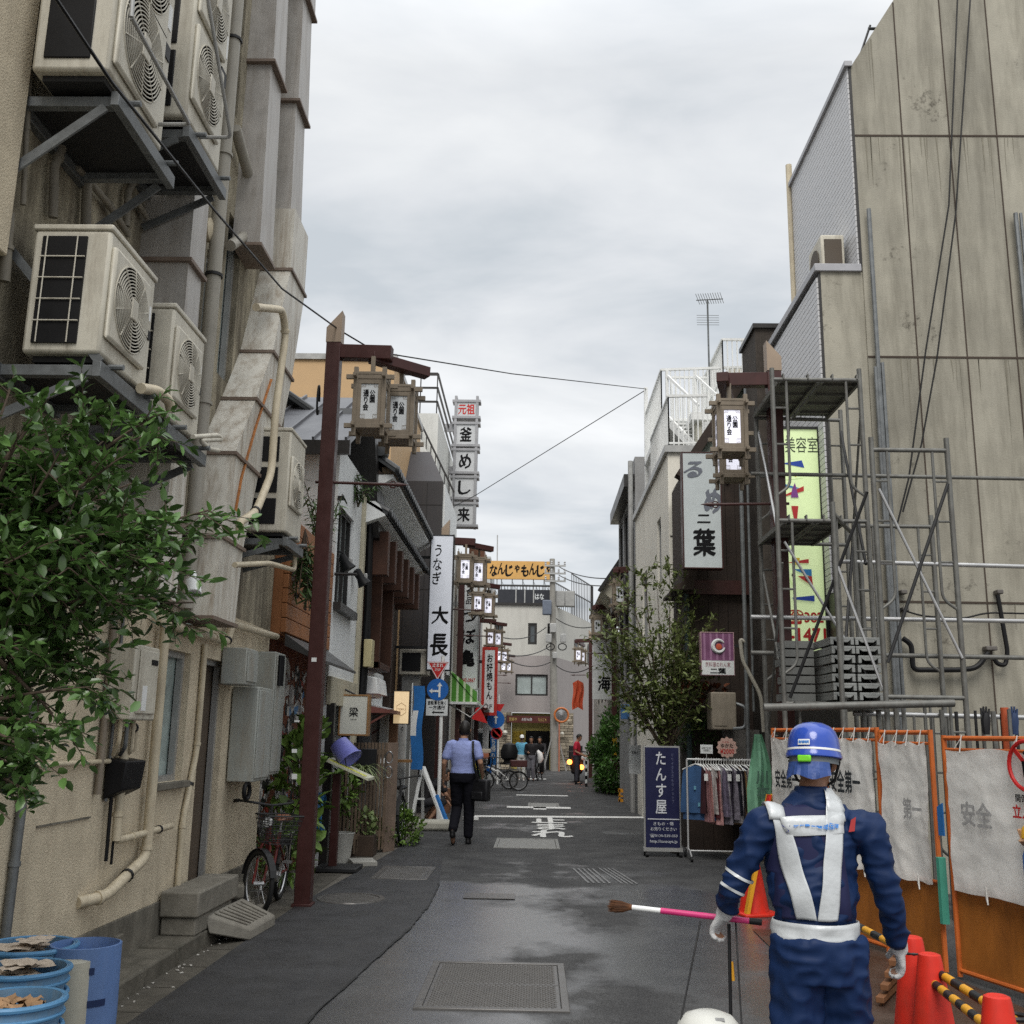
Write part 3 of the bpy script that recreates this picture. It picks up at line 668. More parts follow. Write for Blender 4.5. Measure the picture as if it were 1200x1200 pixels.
# round white exterior light, cylinder lamp, wall vent
r = thing('cylinder_lamp', 'white cylinder spotlight pointing down under the sloping duct', 'lamp', tuple(WX(225, 680, -2.4)))
c = WX(226, 684, -2.4); d = V((.25, -.45, -.75)).normalized()
M().tube([c-d*.1, c-d*.09, c-d*.02, c-d*.015, c+d*.10], [.028, .03, .03, .055, .055], 16).out('body', WHT, r)
M().lathe([(.001, 0), (.05, 0)], c+d*.101, 16, 'Z').out('lens', FR_AL, r, fix=False)
M().tube([c-d*.1, V((XL, c.y+.05, c.z+.12))], .01, 8).out('arm', WHT, r)
r = thing('wall_vent', 'round cream vent cowl on the wall between duct and downpipe', 'vent', tuple(WX(248, 270, -2.68)))
c = WX(248, 270, -2.68); M().lathe([(.085, -.07), (.10, -.03), (.10, 0), (.06, .02), (.001, .025)], c, 20, 'X').out('cowl', CREAM, r)
# water heater box, black flap, meter cabinets
r = thing('water_heater', 'narrow beige gas water heater box on the wall left of the window', 'water heater', (-2.65, 6.75, 1.66))
M().box(-2.73, -2.55, 6.60, 7.02, 1.66, 2.14).out('casing', OFFW, r, bevel=.012)
M().box(-2.55, -2.535, 6.66, 6.98, 1.70, 2.11).out('front_cover', OFFW, r, bevel=.008)
M().box(-2.536, -2.53, 6.84, 6.95, 2.02, 2.055).out('flue_slot', BLK, r)
M().box(-2.536, -2.533, 6.72, 6.80, 1.72, 1.88).out('notice', WHT, r)
for k in range(3): M().tube(round_path([(-2.64, 6.68+.11*k, 1.67), (-2.64, 6.68+.11*k, 1.52-.03*k), (-2.7, 6.76+.11*k, 1.44)], .03), .014, 8).out('hose', GALV if k % 2 else CREAM, r)
r = thing('drip_tray', 'black plastic flap hood on the wall below the water heater', 'hood', (-2.7, 6.9, 1.2))
pr = [(-2.74, 6.75, 1.42), (-2.60, 6.75, 1.40), (-2.62, 6.75, 1.22), (-2.74, 6.75, 1.16)]
M().prism(pr, (0, .33, 0)).out('hood', BLK, r, bevel=.01)
M().tube([(-2.71, 6.82, 1.18), (-2.71, 6.83, .78)], .012).tube([(-2.71, 6.92, 1.18), (-2.71, 6.92, .75)], .009).out('drain_stain_pipe', BLK, r)
MBX = mat('meter_grey', (.33, .345, .32), .5, .08, 3, dirt=.5, dcol=(.22, .15, .08), dscale=(3, 3, .5))
def cabinet(label, x1, y0, y1, z0, z1, extra=0):
    r = thing('meter_cabinet', label, 'meter box', (-2.63, (y0+y1)/2, z0), 'utility cabinets on the left wall')
    M().box(-2.74, x1, y0, y1, z0, z1).out('cabinet', MBX, r, bevel=.01)
    M().box(x1, x1+.012, y0+.02, y1-.02, z0+.03, z1-.03).out('door', MBX, r, bevel=.004)
    if extra:
        for k in range(3): M().tube([(x1+.03, y0+.06+.05*k, z1-.03), (x1+.03, y0+.06+.05*k, z1-.32)], .018, 8).out('cable', BLK, r)
    return r
cabinet('small grey junction cabinet below the gas pipe at the doorway', -2.52, 9.05, 9.42, 2.0, 2.32)
cabinet('long grey meter cabinet with a rusty foot above the red bicycle', -2.50, 9.45, 9.95, 1.16, 2.0)
cabinet('pale grey meter cabinet with black cables in front of the sticker wall', -2.5, 10.0, 10.4, 1.2, 2.36, 1)
M().tube([(-2.56, 9.5+.02*math.sin(a)*0+.09*math.cos(a), 1.08+.07*math.sin(a)) for a in np.linspace(0, 6.28, 20)[:-1]], .02, 8, closed=True).out('cable_coil', BLK, label='coil of black cable hanging under the long meter cabinet', cat='cable')
# ================================================================== STREET LAMPS
def make_lamp(side, lit):
    r = thing('street_lamp', 'maroon lantern post', 'street lamp')
    p = M(); hw = .075
    p.add([(-hw, -hw, 0), (hw, -hw, 0), (hw, hw, 0), (-hw, hw, 0), (-hw, -hw, 5.62), (hw, -hw, 5.62), (hw, hw, 5.62), (-hw, hw, 5.62)],
          [(3, 2, 1, 0), (4, 5, 6, 7), (0, 1, 5, 4), (1, 2, 6, 5), (2, 3, 7, 6), (3, 0, 4, 7)]); p.out('pole', BROWNRED, r, bevel=.006)
    a, b2 = (5.78, 5.97) if side > 0 else (5.97, 5.78)
    cp = M().add([(-hw-.005, -hw-.005, 5.62), (hw+.005, -hw-.005, 5.62), (hw+.005, hw+.005, 5.62), (-hw-.005, hw+.005, 5.62), (-hw-.005, -hw-.005, a), (hw+.005, -hw-.005, b2), (hw+.005, hw+.005, b2), (-hw-.005, hw+.005, a)],
          [(3, 2, 1, 0), (4, 5, 6, 7), (0, 1, 5, 4), (1, 2, 6, 5), (2, 3, 7, 6), (3, 0, 4, 7)])
    cp.out('cap', mat('post_cap', (.30, .23, .17), .5, .1), r)
    M().box(-hw-.02, hw+.02, -hw-.02, hw+.02, 0, .03).out('base_plate', BROWNRED, r, bevel=.005)
    s = side
    ar = M().beam((s*.05, 0, 5.53), (s*.62, -.05, 5.50), .12, .15); ar.beam((s*.40, -.05, 5.46), (s*.96, .32, 5.42), .13, .11) if s > 0 else ar.beam((-.62, -.3, 5.46), (-.22, 1.25, 5.42), .13, .11)
    ar.out('arm', BROWNRED, r, bevel=.006)
    rod = M().tube([(-s*.12, 0, 4.12), (s*.72, 0, 4.10)], .016, 8).tube([(s*.72, 0, 4.10), (s*.84, 0, 4.10)], [.028, .002], 8)
    rod.tube([(s*.68+.035*math.cos(t), 0, 4.10+.035*math.sin(t)) for t in np.linspace(0, 5.8, 10)], .007, 6)
    rod.out('banner_rod', BROWNRED, r)
    M().tube([(-s*.14, .05*math.cos(t), 5.0+.16*math.sin(t)) for t in np.linspace(0, 5.6, 12)], .012, 6).out('cable_ring', BLKM, r)
    for dx, dy in ((.44, -.12), (.69, .26)) if side > 0 else ((.52, -.12), (.30, 1.0)):
        cx, cy, z0, z1, w = s*dx, dy, 4.64, 5.19, .145
        f = M()
        for sx in (-1, 1):
            for sy in (-1, 1): f.box(cx+sx*w-.022, cx+sx*w+.022, cy+sy*w-.022, cy+sy*w+.022, z0-.10, z1+.08)
        for z in (z0, z1-.03):
            for q in (-1, 1):
                f.box(cx-w-.10, cx+w+.10, cy+q*w-.016, cy+q*w+.016, z-.018, z+.03); f.box(cx+q*w-.016, cx+q*w+.016, cy-w-.10, cy+w+.10, z-.012, z+.024)
        for q in (-1, 1):     # inner panel frames
            for z in (z0+.05, z1-.07): f.box(cx-w, cx+w, cy+q*w-.010, cy+q*w+.010, z-.028, z+.028); f.box(cx+q*w-.010, cx+q*w+.010, cy-w, cy+w, z-.028, z+.028)
            for e_ in (-1, 1): f.box(cx+e_*(w-.038)-.020, cx+e_*(w-.038)+.020, cy+q*w-.009, cy+q*w+.009, z0, z1); f.box(cx+q*w-.009, cx+q*w+.009, cy+e_*(w-.038)-.020, cy+e_*(w-.038)+.020, z0, z1)
        f.box(cx-w, cx+w, cy-w, cy+w, z0-.012, z0+.004); f.box(cx-w-.02, cx+w+.02, cy-w-.02, cy+w+.02, z1, z1+.03)
        f.box(cx-.022, cx+.022, cy-.022, cy+.022, z1+.03, 5.44)
        ln = f.out('lantern', BRONZE, r, bevel=.003)
        q = w-.003
        M().box(cx-q, cx+q, cy-q, cy+q, z0+.006, z1-.004).out('paper', PAPERL if lit else PAPER, ln)
        zc = (z0+z1)/2
        lt_ = M()
        for (nx, ny) in ((0, -1), (0, 1), (1, 0), (-1, 0)):
            xd = V((-ny, nx, 0)); nr = V((nx, ny, 0)); c = V((cx, cy, zc))+nr*(q+.0015)
            for body, ox, oz, ww, hh in (('公\n園', .035, .05, .062, .15), ('通\nり\n会', -.040, .005, .062, .25)):
                vs, fs, (x0, x1, y0, y1), offs = glyphs(body, .035, 0, .92)
                for k, (gx, gy) in enumerate(offs):
                    lt_.add([c+xd*.88*(ox+((x-(x0+x1)/2)+gx)*ww/(x1-x0))+ZU*.88*(oz+((y-(y0+y1)/2)+gy)*hh/(y1-y0))+nr*(k*.0003) for x, y in vs], fs)
        lt_.out('lettering', INK, ln, fix=False, smooth=False)
        cr_ = M()
        for (nx, ny) in ((0, -1), (1, 0), (-1, 0)):
            xd = V((-ny, nx, 0)); nr = V((nx, ny, 0)); c = V((cx, cy, zc))+nr*(q+.002)
            for ex in (-1, 1):
                for ez in (-1, 1):
                    o_ = c+xd*(ex*.066)+ZU*(ez*.168)
                    for u, v_, uu, vv in ((-.024, -.024, .024, -.020), (-.024, .020, .024, .024), (-.024, -.02, -.020, .02), (.020, -.02, .024, .02), (-.01, -.01, .01, -.007), (-.01, .007, .01, .01)):
                        cr_.quad(o_+xd*u+ZU*v_, o_+xd*uu+ZU*v_, o_+xd*uu+ZU*vv, o_+xd*u+ZU*vv)
        cr_.out('corner_motif', BRONZE, ln, fix=False, smooth=False)
    return r
LG, RG = 'maroon lantern posts along the left side', 'maroon lantern posts along the right side'
b1 = WZ(355, 1062)
lamp_a = make_lamp(1, False); place(lamp_a, (b1.x, b1.y, .0), 0, 'nearest maroon post with two unlit lanterns, stickers on its shaft, at the left kerb', LG)
for i, (x, y, w, h) in enumerate(((348, 845, .05, .016), (345, 880, .05, .035), (345, 910, .05, .05), (368, 773, .05, .04))):
    c = W(x, y, b1.y-.078); st = M().quad(*[c+V((sx*w/2, -.001, sz*h/2)) for sx, sz in ((-1, -1), (1, -1), (1, 1), (-1, 1))])
    st.out('sticker', WHT, lamp_a, fix=False).location = -V((b1.x, b1.y, 0))
lamp_b = make_lamp(1, True)
for i, (X, Y, lab) in enumerate(((-1.88, 21.0, 'maroon lantern post with two lit lanterns behind the white pole of the stop sign'),
        (-1.92, 26.6, 'maroon post with lit lanterns in front of the tall white sign with red small print'),
        (-1.98, 36.0, 'fourth maroon lantern post on the left, by the tall red edged sign'),
        (-1.98, 44.0, 'farthest but one left lantern post, its lit lanterns small and low'),
        (-1.95, 50.5, 'farthest left lantern post, lit lanterns left of the wide window of the end building'))):
    o = lamp_b if i == 0 else copy_tree(lamp_b); place(o, (X, Y, 0), 0, lab, LG)
lamp_c = make_lamp(-1, True); place(lamp_c, (2.62, 11.0, 0), 0, 'nearest right lantern post with lit lanterns, behind the scaffold and hanging sign', RG)
place(copy_tree(lamp_c), (2.3, 43.0, 0), 0, 'farthest right lantern post with small lit lanterns by the hanging orange cloth', RG)
lamp_d = make_lamp(-1, False); place(lamp_d, (2.5, 24.4, 0), 0, 'right lantern post with unlit lanterns against the beige building above the tree', RG)
place(copy_tree(lamp_d), (2.4, 31.6, 0), 0, 'right lantern post with unlit lanterns and a yellow tag, beside the hedge', RG)
c = V((2.4, 31.52, 1.35)); M().box(c.x-.07, c.x+.07, c.y-.01, c.y, c.z-.25, c.z+.25).out('yellow_tag', mat('tag_yellow', (.6, .35, .03), .5), label='yellow tag strip tied on the post beside the hedge', cat='tag')

# ================================================================== HOUSES ON THE LEFT
# low shop with sticker wall and timber fascia
mat('clap', (.30, .125, .05), .6, .15, 4, .2, 30, dirt=.3, dcol=(.12, .05, .02)); 
ST = thing('timber_shop', 'low shop with orange board fascia, black awning and sticker covered wall', 'shop', (-3.4, 12, 0))
fb = M(); z = 2.62
while z < 3.72: fb.box(-2.66, -2.60, 10.72, 13.08, z, z+.148); z += .155
fb.out('fascia', MATS['clap'], ST, bevel=.006)
M().box(-5, -2.66, 10.72, 13.08, 2.6, 3.78).out('wall', MATS['clap'], ST)
M().prism([(-2.6, 10.72, 2.60), (-2.25, 10.72, 2.36), (-2.25, 10.72, 2.33), (-2.6, 10.72, 2.48)], (0, 2.36, 0)).out('awning', mat('awning_grey', (.05, .05, .05), .4, .1), ST)
text('よ\nし', (-2.597, 11.15, 3.28), .22, .5, YF, ZU, INK, ST, nib=.03)
text('山\n小\n路\n酒', (-2.597, 11.55, 3.2), .16, .5, YF, ZU, INK, ST, nib=.03)
text('山小路', (-2.597, 12.2, 3.2), .75, .46, YF, ZU, INK, ST, nib=.03)
mat('shop_wall', (.17, .055, .028), .7, .3, 5, dirt=.5)
M().box(-5, -2.86, 10.72, 13.06, 0, 2.6).out('lower_wall', MATS['shop_wall'], ST)
stk = [M() for _ in range(5)]; rr = random.Random(21)
scol = [mat('sticker_white', (.55, .53, .5), .5, .2), mat('sticker_black', (.02, .02, .02), .5), mat('sticker_red', (.35, .05, .03), .5), mat('sticker_grey', (.28, .26, .25), .5), mat('sticker_blue', (.12, .25, .45), .5)]
for i in range(420):
    y, z = rr.uniform(10.9, 12.95), rr.uniform(.25, 2.35); w, h = rr.uniform(.02, .12), rr.uniform(.015, .075); a = rr.gauss(0, .5)
    k = rr.choices(range(5), (6, 4, 1, 5, .4))[0]; u = V((0, math.cos(a), math.sin(a))); v_ = V((0, -math.sin(a), math.cos(a))); c = V((-2.858+i*.00001, y, z))
    if i % 5 == 0: stk[k].add([c+u*(w*.6*math.cos(t))+v_*(w*.6*math.sin(t)) for t in np.linspace(0, 6.28, 13)[:-1]], [tuple(range(12))])
    else: stk[k].quad(c-u*w-v_*h, c+u*w-v_*h, c+u*w+v_*h, c-u*w+v_*h)
for k in range(5):
    o = stk[k].out('sticker_layer', scol[k], ST, fix=False, smooth=False); o['kind'] = 'stuff'
# leaning white boards and stuff
# white two storey house
mat('plaster', (.74, .755, .75), .7, .06, 2, dirt=.25, dcol=(.25, .25, .24)); mat('roof_metal', (.13, .13, .14), .4, .12, 3, metal=.3)
mat('trim_beige', (.48, .44, .33), .6, .1, dirt=.3)
HW = block('white_house', 'white plastered two storey house with grey metal roof and tall dark windows', -5.5, -2.6, 13.1, 15.1, 0, 5.32, MATS['plaster'], 1,
    street=[(13.22, 14.35, 3.25, 4.55, 'win3'), (13.3, 14.2, .05, 1.95, 'void')], fm=FR_DK, gm=GLASSL)
rf = M(); rf.add([(-5.6, 12.85, 5.24), (-2.45, 12.85, 5.24), (-2.45, 16, 6.85), (-5.6, 16, 6.85), (-5.6, 12.85, 5.32), (-2.45, 12.85, 5.32), (-2.45, 16, 6.95), (-5.6, 16, 6.95)],
   [(3, 2, 1, 0), (4, 5, 6, 7), (0, 1, 5, 4), (1, 2, 6, 5), (2, 3, 7, 6), (3, 0, 4, 7)])
for k in range(8): x = -5.5+k*.43; rf.beam((x, 12.86, 5.34), (x, 16, 6.97), .03, .05)
rf.out('roof', MATS['roof_metal'], HW, smooth=False)
M().box(-5.6, -2.42, 12.78, 12.86, 5.12, 5.30).out('gutter', FR_DK, HW)
M().box(-2.6, -2.54, 14.95, 15.1, .0, 5.2).box(-2.6, -2.55, 13.05, 14.95, 1.95, 2.3).out('corner_trim', MATS['trim_beige'], HW, bevel=.005)
M().box(-2.6, -2.5, 13.15, 14.45, 3.15, 3.25).out('window_ledge', FR_DK, HW)
for y in (13.1, 14.22): M().box(-2.6, -2.5, y, y+.1, 0, 1.97).out('door_jamb', FR_DK, HW)
M().prism([(-2.38, 14.7, 6.35), (-2.38, 16.1, 4.6), (-2.38, 16.1, 4.3), (-2.38, 15.3, 4.5), (-2.38, 14.4, 6.0)], (-.9, 0, 0)).out('verge_board', FR_DK, HW)
M().box(-2.60, -2.52, 13.08, 13.14, 4.58, 4.63).tube([(-2.59, 13.1, 3.6), (-2.3, 13.1, 3.6)], .02).out('ledge_rail', BLKM, HW)
# ochre block behind
mat('ochre', (.52, .35, .19), .7, .05)
OB = block('ochre_building', 'flat ochre building block rising behind the grey metal roof', -9, -2.95, 20, 25, 0, 9.1, MATS['ochre'], 1, rootloc=(-6, 22, 0))
M().box(-9.1, -2.9, 19.95, 25.1, 9.1, 9.22).out('coping', FR_AL, OB)
# traditional timber house with tiled roof
mat('timber_brown', (.062, .026, .015), .6, .25, 6, dirt=.3, dcol=(.05, .02, .012)); mat('tile', (.045, .048, .05), .4, .25, 8); mat('dk_wood', (.045, .028, .02), .7, .25, 8, dirt=.3)
HB = thing('timber_house', 'old timber house with tiled eaves, brown bay windows and white wall panels', 'house', (-4, 18, 0))
wl = M(); hs = [(16.2, 17.35, 2.75, 4.05, 'win2'), (17.6, 18.7, 2.75, 4.05, 'win2'), (16.4, 17.6, .1, 2.0, 'void'), (18.4, 19.6, .1, 2.05, 'void')]
grid_face(wl, V((-2.75, 0, 0)), YF, ZU, [15.12, 20.6], [0, 5.4], hs); wl.quad((-2.75, 15.12, 0), (-7, 15.12, 0), (-7, 15.12, 5.4), (-2.75, 15.12, 5.4)); wl.quad((-2.75, 20.6, 0), (-7, 20.6, 0), (-7, 20.6, 5.4), (-2.75, 20.6, 5.4))
face_openings(HB, wl, V((-2.75, 0, 0)), YF, V((1, 0, 0)), hs, MATS['timber_brown'], GLASSL, .1, .06); wl.out('wall', MATS['dk_wood'], HB, fix=False, smooth=False)
tr = M().box(-2.75, -2.42, 16.1, 16.2, 2.6, 4.2).box(-2.75, -2.42, 17.4, 17.5, 2.6, 4.2).box(-2.75, -2.42, 16.1, 17.5, 2.6, 2.7).box(-2.75, -2.42, 16.1, 17.5, 4.1, 4.2)
tr.out('bay_frame', MATS['timber_brown'], HB, bevel=.006)
M().add([(-2.75, 15.0, 5.0), (-2.16, 15.0, 5.36), (-2.16, 20.7, 5.36), (-2.75, 20.7, 5.0), (-2.75, 15.0, 5.4), (-2.16, 15.0, 5.41), (-2.16, 20.7, 5.41), (-2.75, 20.7, 5.4)], [(3, 2, 1, 0), (4, 5, 6, 7), (0, 1, 5, 4), (1, 2, 6, 5), (2, 3, 7, 6), (3, 0, 4, 7)]).out('soffit', MATS['plaster'], HB)
M().box(-2.55, -2.53, 16.2, 16.75, 2.75, 4.1).out('shoji_panel', mat('shoji', (.55, .55, .52), .5), HB)
for k in range(6): M().box(-2.75, -2.25, 15.4+k*.85, 15.62+k*.85, 3.95, 4.62).out('eave_bracket', MATS['timber_brown'], HB, bevel=.008)
M().box(-2.75, -2.70, 15.5, 18.6, 2.05, 2.62).out('white_panel', MATS['plaster'], HB, bevel=.005)
M().box(-2.75, -2.55, 16.9, 19.5, 1.92, 2.05).out('white_beam', WHT, HB, bevel=.005)
for y, z in ((15.0, 5), (18.9, 4.2)): M().box(-2.74, -2.62, y, y+.2, 0, z).out('post', MATS['dk_wood'], HB)
M().add([(-2.75, 15.0, 4.6), (-2.25, 15.0, 4.78), (-2.25, 20.7, 4.78), (-2.75, 20.7, 4.6), (-2.75, 15.0, 5.25), (-2.35, 15.0, 4.95), (-2.35, 20.7, 4.95), (-2.75, 20.7, 5.25)], [(3, 2, 1, 0), (4, 5, 6, 7), (0, 1, 5, 4), (1, 2, 6, 5), (2, 3, 7, 6), (3, 0, 4, 7)]).out('soffit', MATS['plaster'], HB)
def tiles(y0, y1, xe, ze, xr_, zr, name):
    t = M(); y = y0
    t.add([(xe, y0, ze), (xe, y1, ze), (xr_, y1, zr), (xr_, y0, zr), (xe, y0, ze+.05), (xe, y1, ze+.05), (xr_, y1, zr+.05), (xr_, y0, zr+.05)], [(3, 2, 1, 0), (4, 5, 6, 7), (0, 1, 5, 4), (1, 2, 6, 5), (2, 3, 7, 6), (3, 0, 4, 7)])
    while y < y1:
        t.tube([(xe+.02, y+.1, ze+.07), (xr_, y+.1, zr+.07)], .055, 8); t.lathe([(.001, .03), (.06, .025), (.065, 0), (.06, -.02)], (xe+.03, y+.1, ze+.06), 10, 'X'); y += .21
    return t.out(name, MATS['tile'], HB)
tiles(14.9, 20.7, -2.12, 5.42, -5, 7.4, 'roof'); tiles(15.0, 20.7, -2.22, 4.78, -2.75, 5.1, 'pent_roof')
M().add([(-5, 15.0, 5.3), (-2.3, 15.0, 5.42), (-5, 15.0, 7.3), (-5, 15.05, 5.3), (-2.3, 15.05, 5.42), (-5, 15.05, 7.3)], [(0, 1, 2), (3, 5, 4), (0, 3, 4, 1), (1, 4, 5, 2), (2, 5, 3, 0)]).out('gable', MATS['dk_wood'], HB)
for k, (y, z) in enumerate(((15.0, 5.75), (15.0, 5.95), (15.02, 6.15))): M().lathe([(.001, -.16), (.09, -.15), (.10, .1), (.001, .12)], (-2.35-k*.12, y, z), 14, 'Y').out('ridge_tile', MATS['tile'], HB)
# cable bundle & junction box on its corner
M().tube([(-2.52, 15.2, 5.0), (-2.50, 15.25, 3.4), (-2.53, 15.22, 2.2), (-2.5, 15.2, .3)], .045).tube([(-2.5, 15.3, 4.7), (-2.47, 15.32, 3.0), (-2.5, 15.3, 1.9)], .03).out('cable_bundle', BLK, HB)
M().box(-2.5, -2.38, 15.1, 15.35, 2.55, 2.95).out('junction_box', mat('jbox', (.50, .44, .25), .5, .1, dirt=.3), HB, bevel=.01)
# black spot lamps on arms
for i, (x, y, Y) in enumerate(((383, 640, 13.3), (404, 650, 13.9), (422, 668, 14.4))):
    c = W(x, y+8, Y); r = thing('spot_lamp', ('black spot lamp nearest the maroon post on the white house', 'middle black spot lamp of three on the white house', 'black spot lamp nearest the timber house eaves')[i], 'lamp', tuple(c), 'black spot lamps over the shop front')
    d = V((.5, .1, -.8)).normalized()
    M().tube([c-d*.12, c-d*.10, c+d*.02, c+d*.13], [.03, .06, .06, .10], 16).out('shade', BLK, r); M().tube([c-d*.1, (-2.55, c.y+.1, c.z+.02)], .012).out('arm', BLK, r)
    M().cbox(c+d*.05+V((.05, 0, .05)), (.05, .06, .08)).out('driver_box', FR_AL, r, bevel=.01)
# grey hood vent on pillar
r = thing('vent_pillar', 'grey boxed duct with a dark square vent on top, left of the tall white banner sign', 'vent', (-2.3, 20.3, 0))
M().box(-2.62, -2.28, 20.6, 20.95, 0, 2.75).out('duct', mat('vent_grey', (.24, .24, .23), .5, .1, dirt=.3), r)
M().box(-2.68, -2.12, 20.5, 21.1, 2.75, 3.25).out('hood', OFFW, r, bevel=.02); M().box(-2.62, -2.25, 20.485, 20.5, 2.82, 3.18).out('vent_mouth', BLK, r)
# dark mansard building
mat('slate_dark', (.042, .040, .043), .55, .12, 2, dirt=.15); MATS['slate_dark'] = MATS['slate_dark']
DB = thing('dark_building', 'dark grey clad building with sloping top behind the tiled roof', 'building', (-3, 24, 0))
w_ = M(); base_ = [(-3.9, 23.4), (-3.2, 22.4), (-2.1, 22.4), (-2.1, 26), (-6, 26), (-6, 23.4)]
w_.prism([(x, y, 0) for x, y in base_], (0, 0, 7.15)); w_.out('wall', MATS['slate_dark'], DB, smooth=False)
top_ = [(-3.9, 23.9), (-3.3, 23.2), (-2.5, 23.2), (-2.5, 26), (-6, 26), (-6, 23.9)]
s_ = M(); s_.add([(x, y, 7.15) for x, y in base_]+[(x, y, 8.05) for x, y in top_], [tuple(range(6)), tuple(range(6, 12))]+[(i, (i+1) % 6, 6+(i+1) % 6, 6+i) for i in range(6)]); s_.out('mansard', mat('slate_top', (.055, .052, .056), .5, .12, 2), DB, smooth=False)
sm_ = M()
for x in (-2.9, -2.45): sm_.box(x-.006, x+.006, 22.392, 22.4, 0, 7.1)
for z in (2.4, 4.7, 6.6): sm_.box(-3.2, -2.1, 22.393, 22.4, z, z+.012)
sm_.out('cladding_seam', FR_DK, DB)
M().box(-2.1, -2.06, 22.5, 26, 5.6, 7.1).out('white_fascia', WHT, DB)
for k in range(3): M().box(-2.1, -2.05, 22.9+k*.95, 23.25+k*.95, 3.0, 5.6).out('white_pilaster', WHT, DB)
for nm_, x, y, c in (('green_crate', 447, 510, (.10, .30, .12)), ('orange_sheet', 460, 508, (.55, .3, .13))):
    p = W(x, y, 24.5); M().cbox((p.x, 24.5, 8.28), (.4, .3, .4)).out(nm_, mat(nm_, c, .6), label={'green_crate': 'green box on the roof of the dark building', 'orange_sheet': 'pale orange box on the roof of the dark building'}[nm_], cat='box')
# grey-white building with railings and stair behind
mat('offwhite_wall', (.60, .60, .57), .7, .07, 1.5, dirt=.35, dcol=(.2, .19, .17))
PB = block('pale_building', 'pale grey building with rooftop railings and an outside stair', -6, -2.72, 27, 34.5, 0, 10.2, MATS['offwhite_wall'], 1, street=[(27.5+k*1.7, 28.5+k*1.7, 4.2+j*2.2, 5.6+j*2.2, 'win2') for k in range(4) for j in range(2)], fm=FR_DK, gm=GLASS)
rl = M()
for z in (10.55, 10.95, 11.35): rl.beam((-6, 27.05, z), (-2.77, 27.05, z), .05, .05 if z < 11 else .08); rl.beam((-2.77, 27.05, z), (-2.77, 34, z), .05, .05)
for k in range(8): rl.beam((-6+k*.46, 27.05, 10.2), (-6+k*.46, 27.05, 11.35), .03, .03)
rl.out('railing', FR_DK, PB)
stt = M(); p, q = V((-3.5, 26.6, 9.6)), V((-2.2, 26.6, 7.0))
for k in range(2): stt.beam(p+ZU*k*.9, q+ZU*k*.9, .04, .05)
for k in range(11): a = p.lerp(q, k/10); stt.beam(a, a+ZU*.9, .025, .025); 
stt.out('stair_rail', FR_DK, PB)
s2 = M(); s2.add([(-3.5, 26.5, 9.5), (-3.5, 27, 9.5), (-2.2, 27, 6.9), (-2.2, 26.5, 6.9), (-3.5, 26.5, 10.1), (-3.5, 27, 10.1), (-2.2, 27, 7.5), (-2.2, 26.5, 7.5)], [(3, 2, 1, 0), (4, 5, 6, 7), (0, 1, 5, 4), (1, 2, 6, 5), (2, 3, 7, 6), (3, 0, 4, 7)]); s2.out('stair_flank', MATS['offwhite_wall'], PB)
# row of lower facades further along the left
for i, (y0, y1, z1, x1, c, lab) in enumerate(((34.6, 39, 7.6, -2.3, (.33, .30, .26), 'narrow brownish facade past the tall boxed sign'), (39.1, 44, 6.6, -2.25, (.42, .41, .39), 'low grey facade near the far end on the left'), (44.1, 49.5, 6.0, -2.6, (.30, .27, .25), 'last low facade on the left before the cross street'))):
    b_ = block('shop_house', lab, -7, x1, y0, y1, 0, z1, mat(f'facade_{"abc"[i]}', c, .7, .1, 2, dirt=.3), 1, street=[(y0+.5, y0+1.9, 3.4, 4.8, 'win2'), (y0+2.4, y0+3.8, 3.4, 4.8, 'win2'), (y0+.4, y1-.5, .1, 2.4, 'void')], fm=FR_DK, gm=GLASS, group='shop houses at the far left')
    M().beam((x1, y0+.3, 2.75), (x1+.7, y0+.3, 2.45), .05, .05).prism([(x1, y0+.2, 2.8), (x1+.8, y0+.2, 2.45), (x1, y0+.2, 2.74)], (0, y1-y0-.4, 0)).out('awning', mat(f'awn_{"abc"[i]}', ((.25, .04, .03), (.12, .05, .04), (.05, .05, .06))[i], .6), b_)
M().box(-2.2, -1.7, 33.3, 34.3, 6.9, 7.6).out('copper_gable', mat('copper_brown', (.16, .07, .04), .6, .3), label='small rusty brown hood projecting above the eaves below the boxed sign', cat='hood')
ba = M()
for z in (5.3, 5.8, 6.3, 6.8): ba.beam((-2.25, 29.5, z), (-1.85, 34, z-.0), .03, .03)
for k in range(10): ba.beam((-2.25+.044*k, 29.5+.5*k, 5.2), (-2.25+.044*k, 29.5+.5*k, 6.9), .025, .025)
ba.out('balcony_rail', FR_AL, PB)
# ================================================================== SIGNS ON THE LEFT
SGW = mat('sign_white', (.62, .64, .64), .4, .04); SGL = mat('sign_lit', (.66, .69, .76), .4, .03, emit=.06)
WOODF = mat('sign_wood', (.28, .15, .06), .5, .2)
p = W(415, 838, 14.0)
r = thing('projecting_sign', 'square white box sign with one character and an oak frame over the picket gate', 'sign', (p.x, 14, p.z))
board(r, 'box', (p.x, 14.05, p.z), .36, .50, .18, mat('sign_ivory', (.60, .60, .54), .4, .03), 0, WOODF, WOODF, .022)
text('梁', (p.x, 13.955, p.z+.04), .12, .12, XR, ZU, INK, r, bold=.01); text('yana', (p.x, 13.955, p.z-.06), .08, .022, XR, ZU, INK, r)
M().tube([(p.x, 14.05, p.z+.27), (p.x-.2, 14.05, p.z+.36), (-2.6, 14.05, p.z+.36)], .012).out('bracket', BLKM, r)
p = W(470.5, 829, 16.5)
r = thing('lit_sign', 'small amber lit box sign with a hexagon mark', 'sign', (p.x, 16.5, p.z))
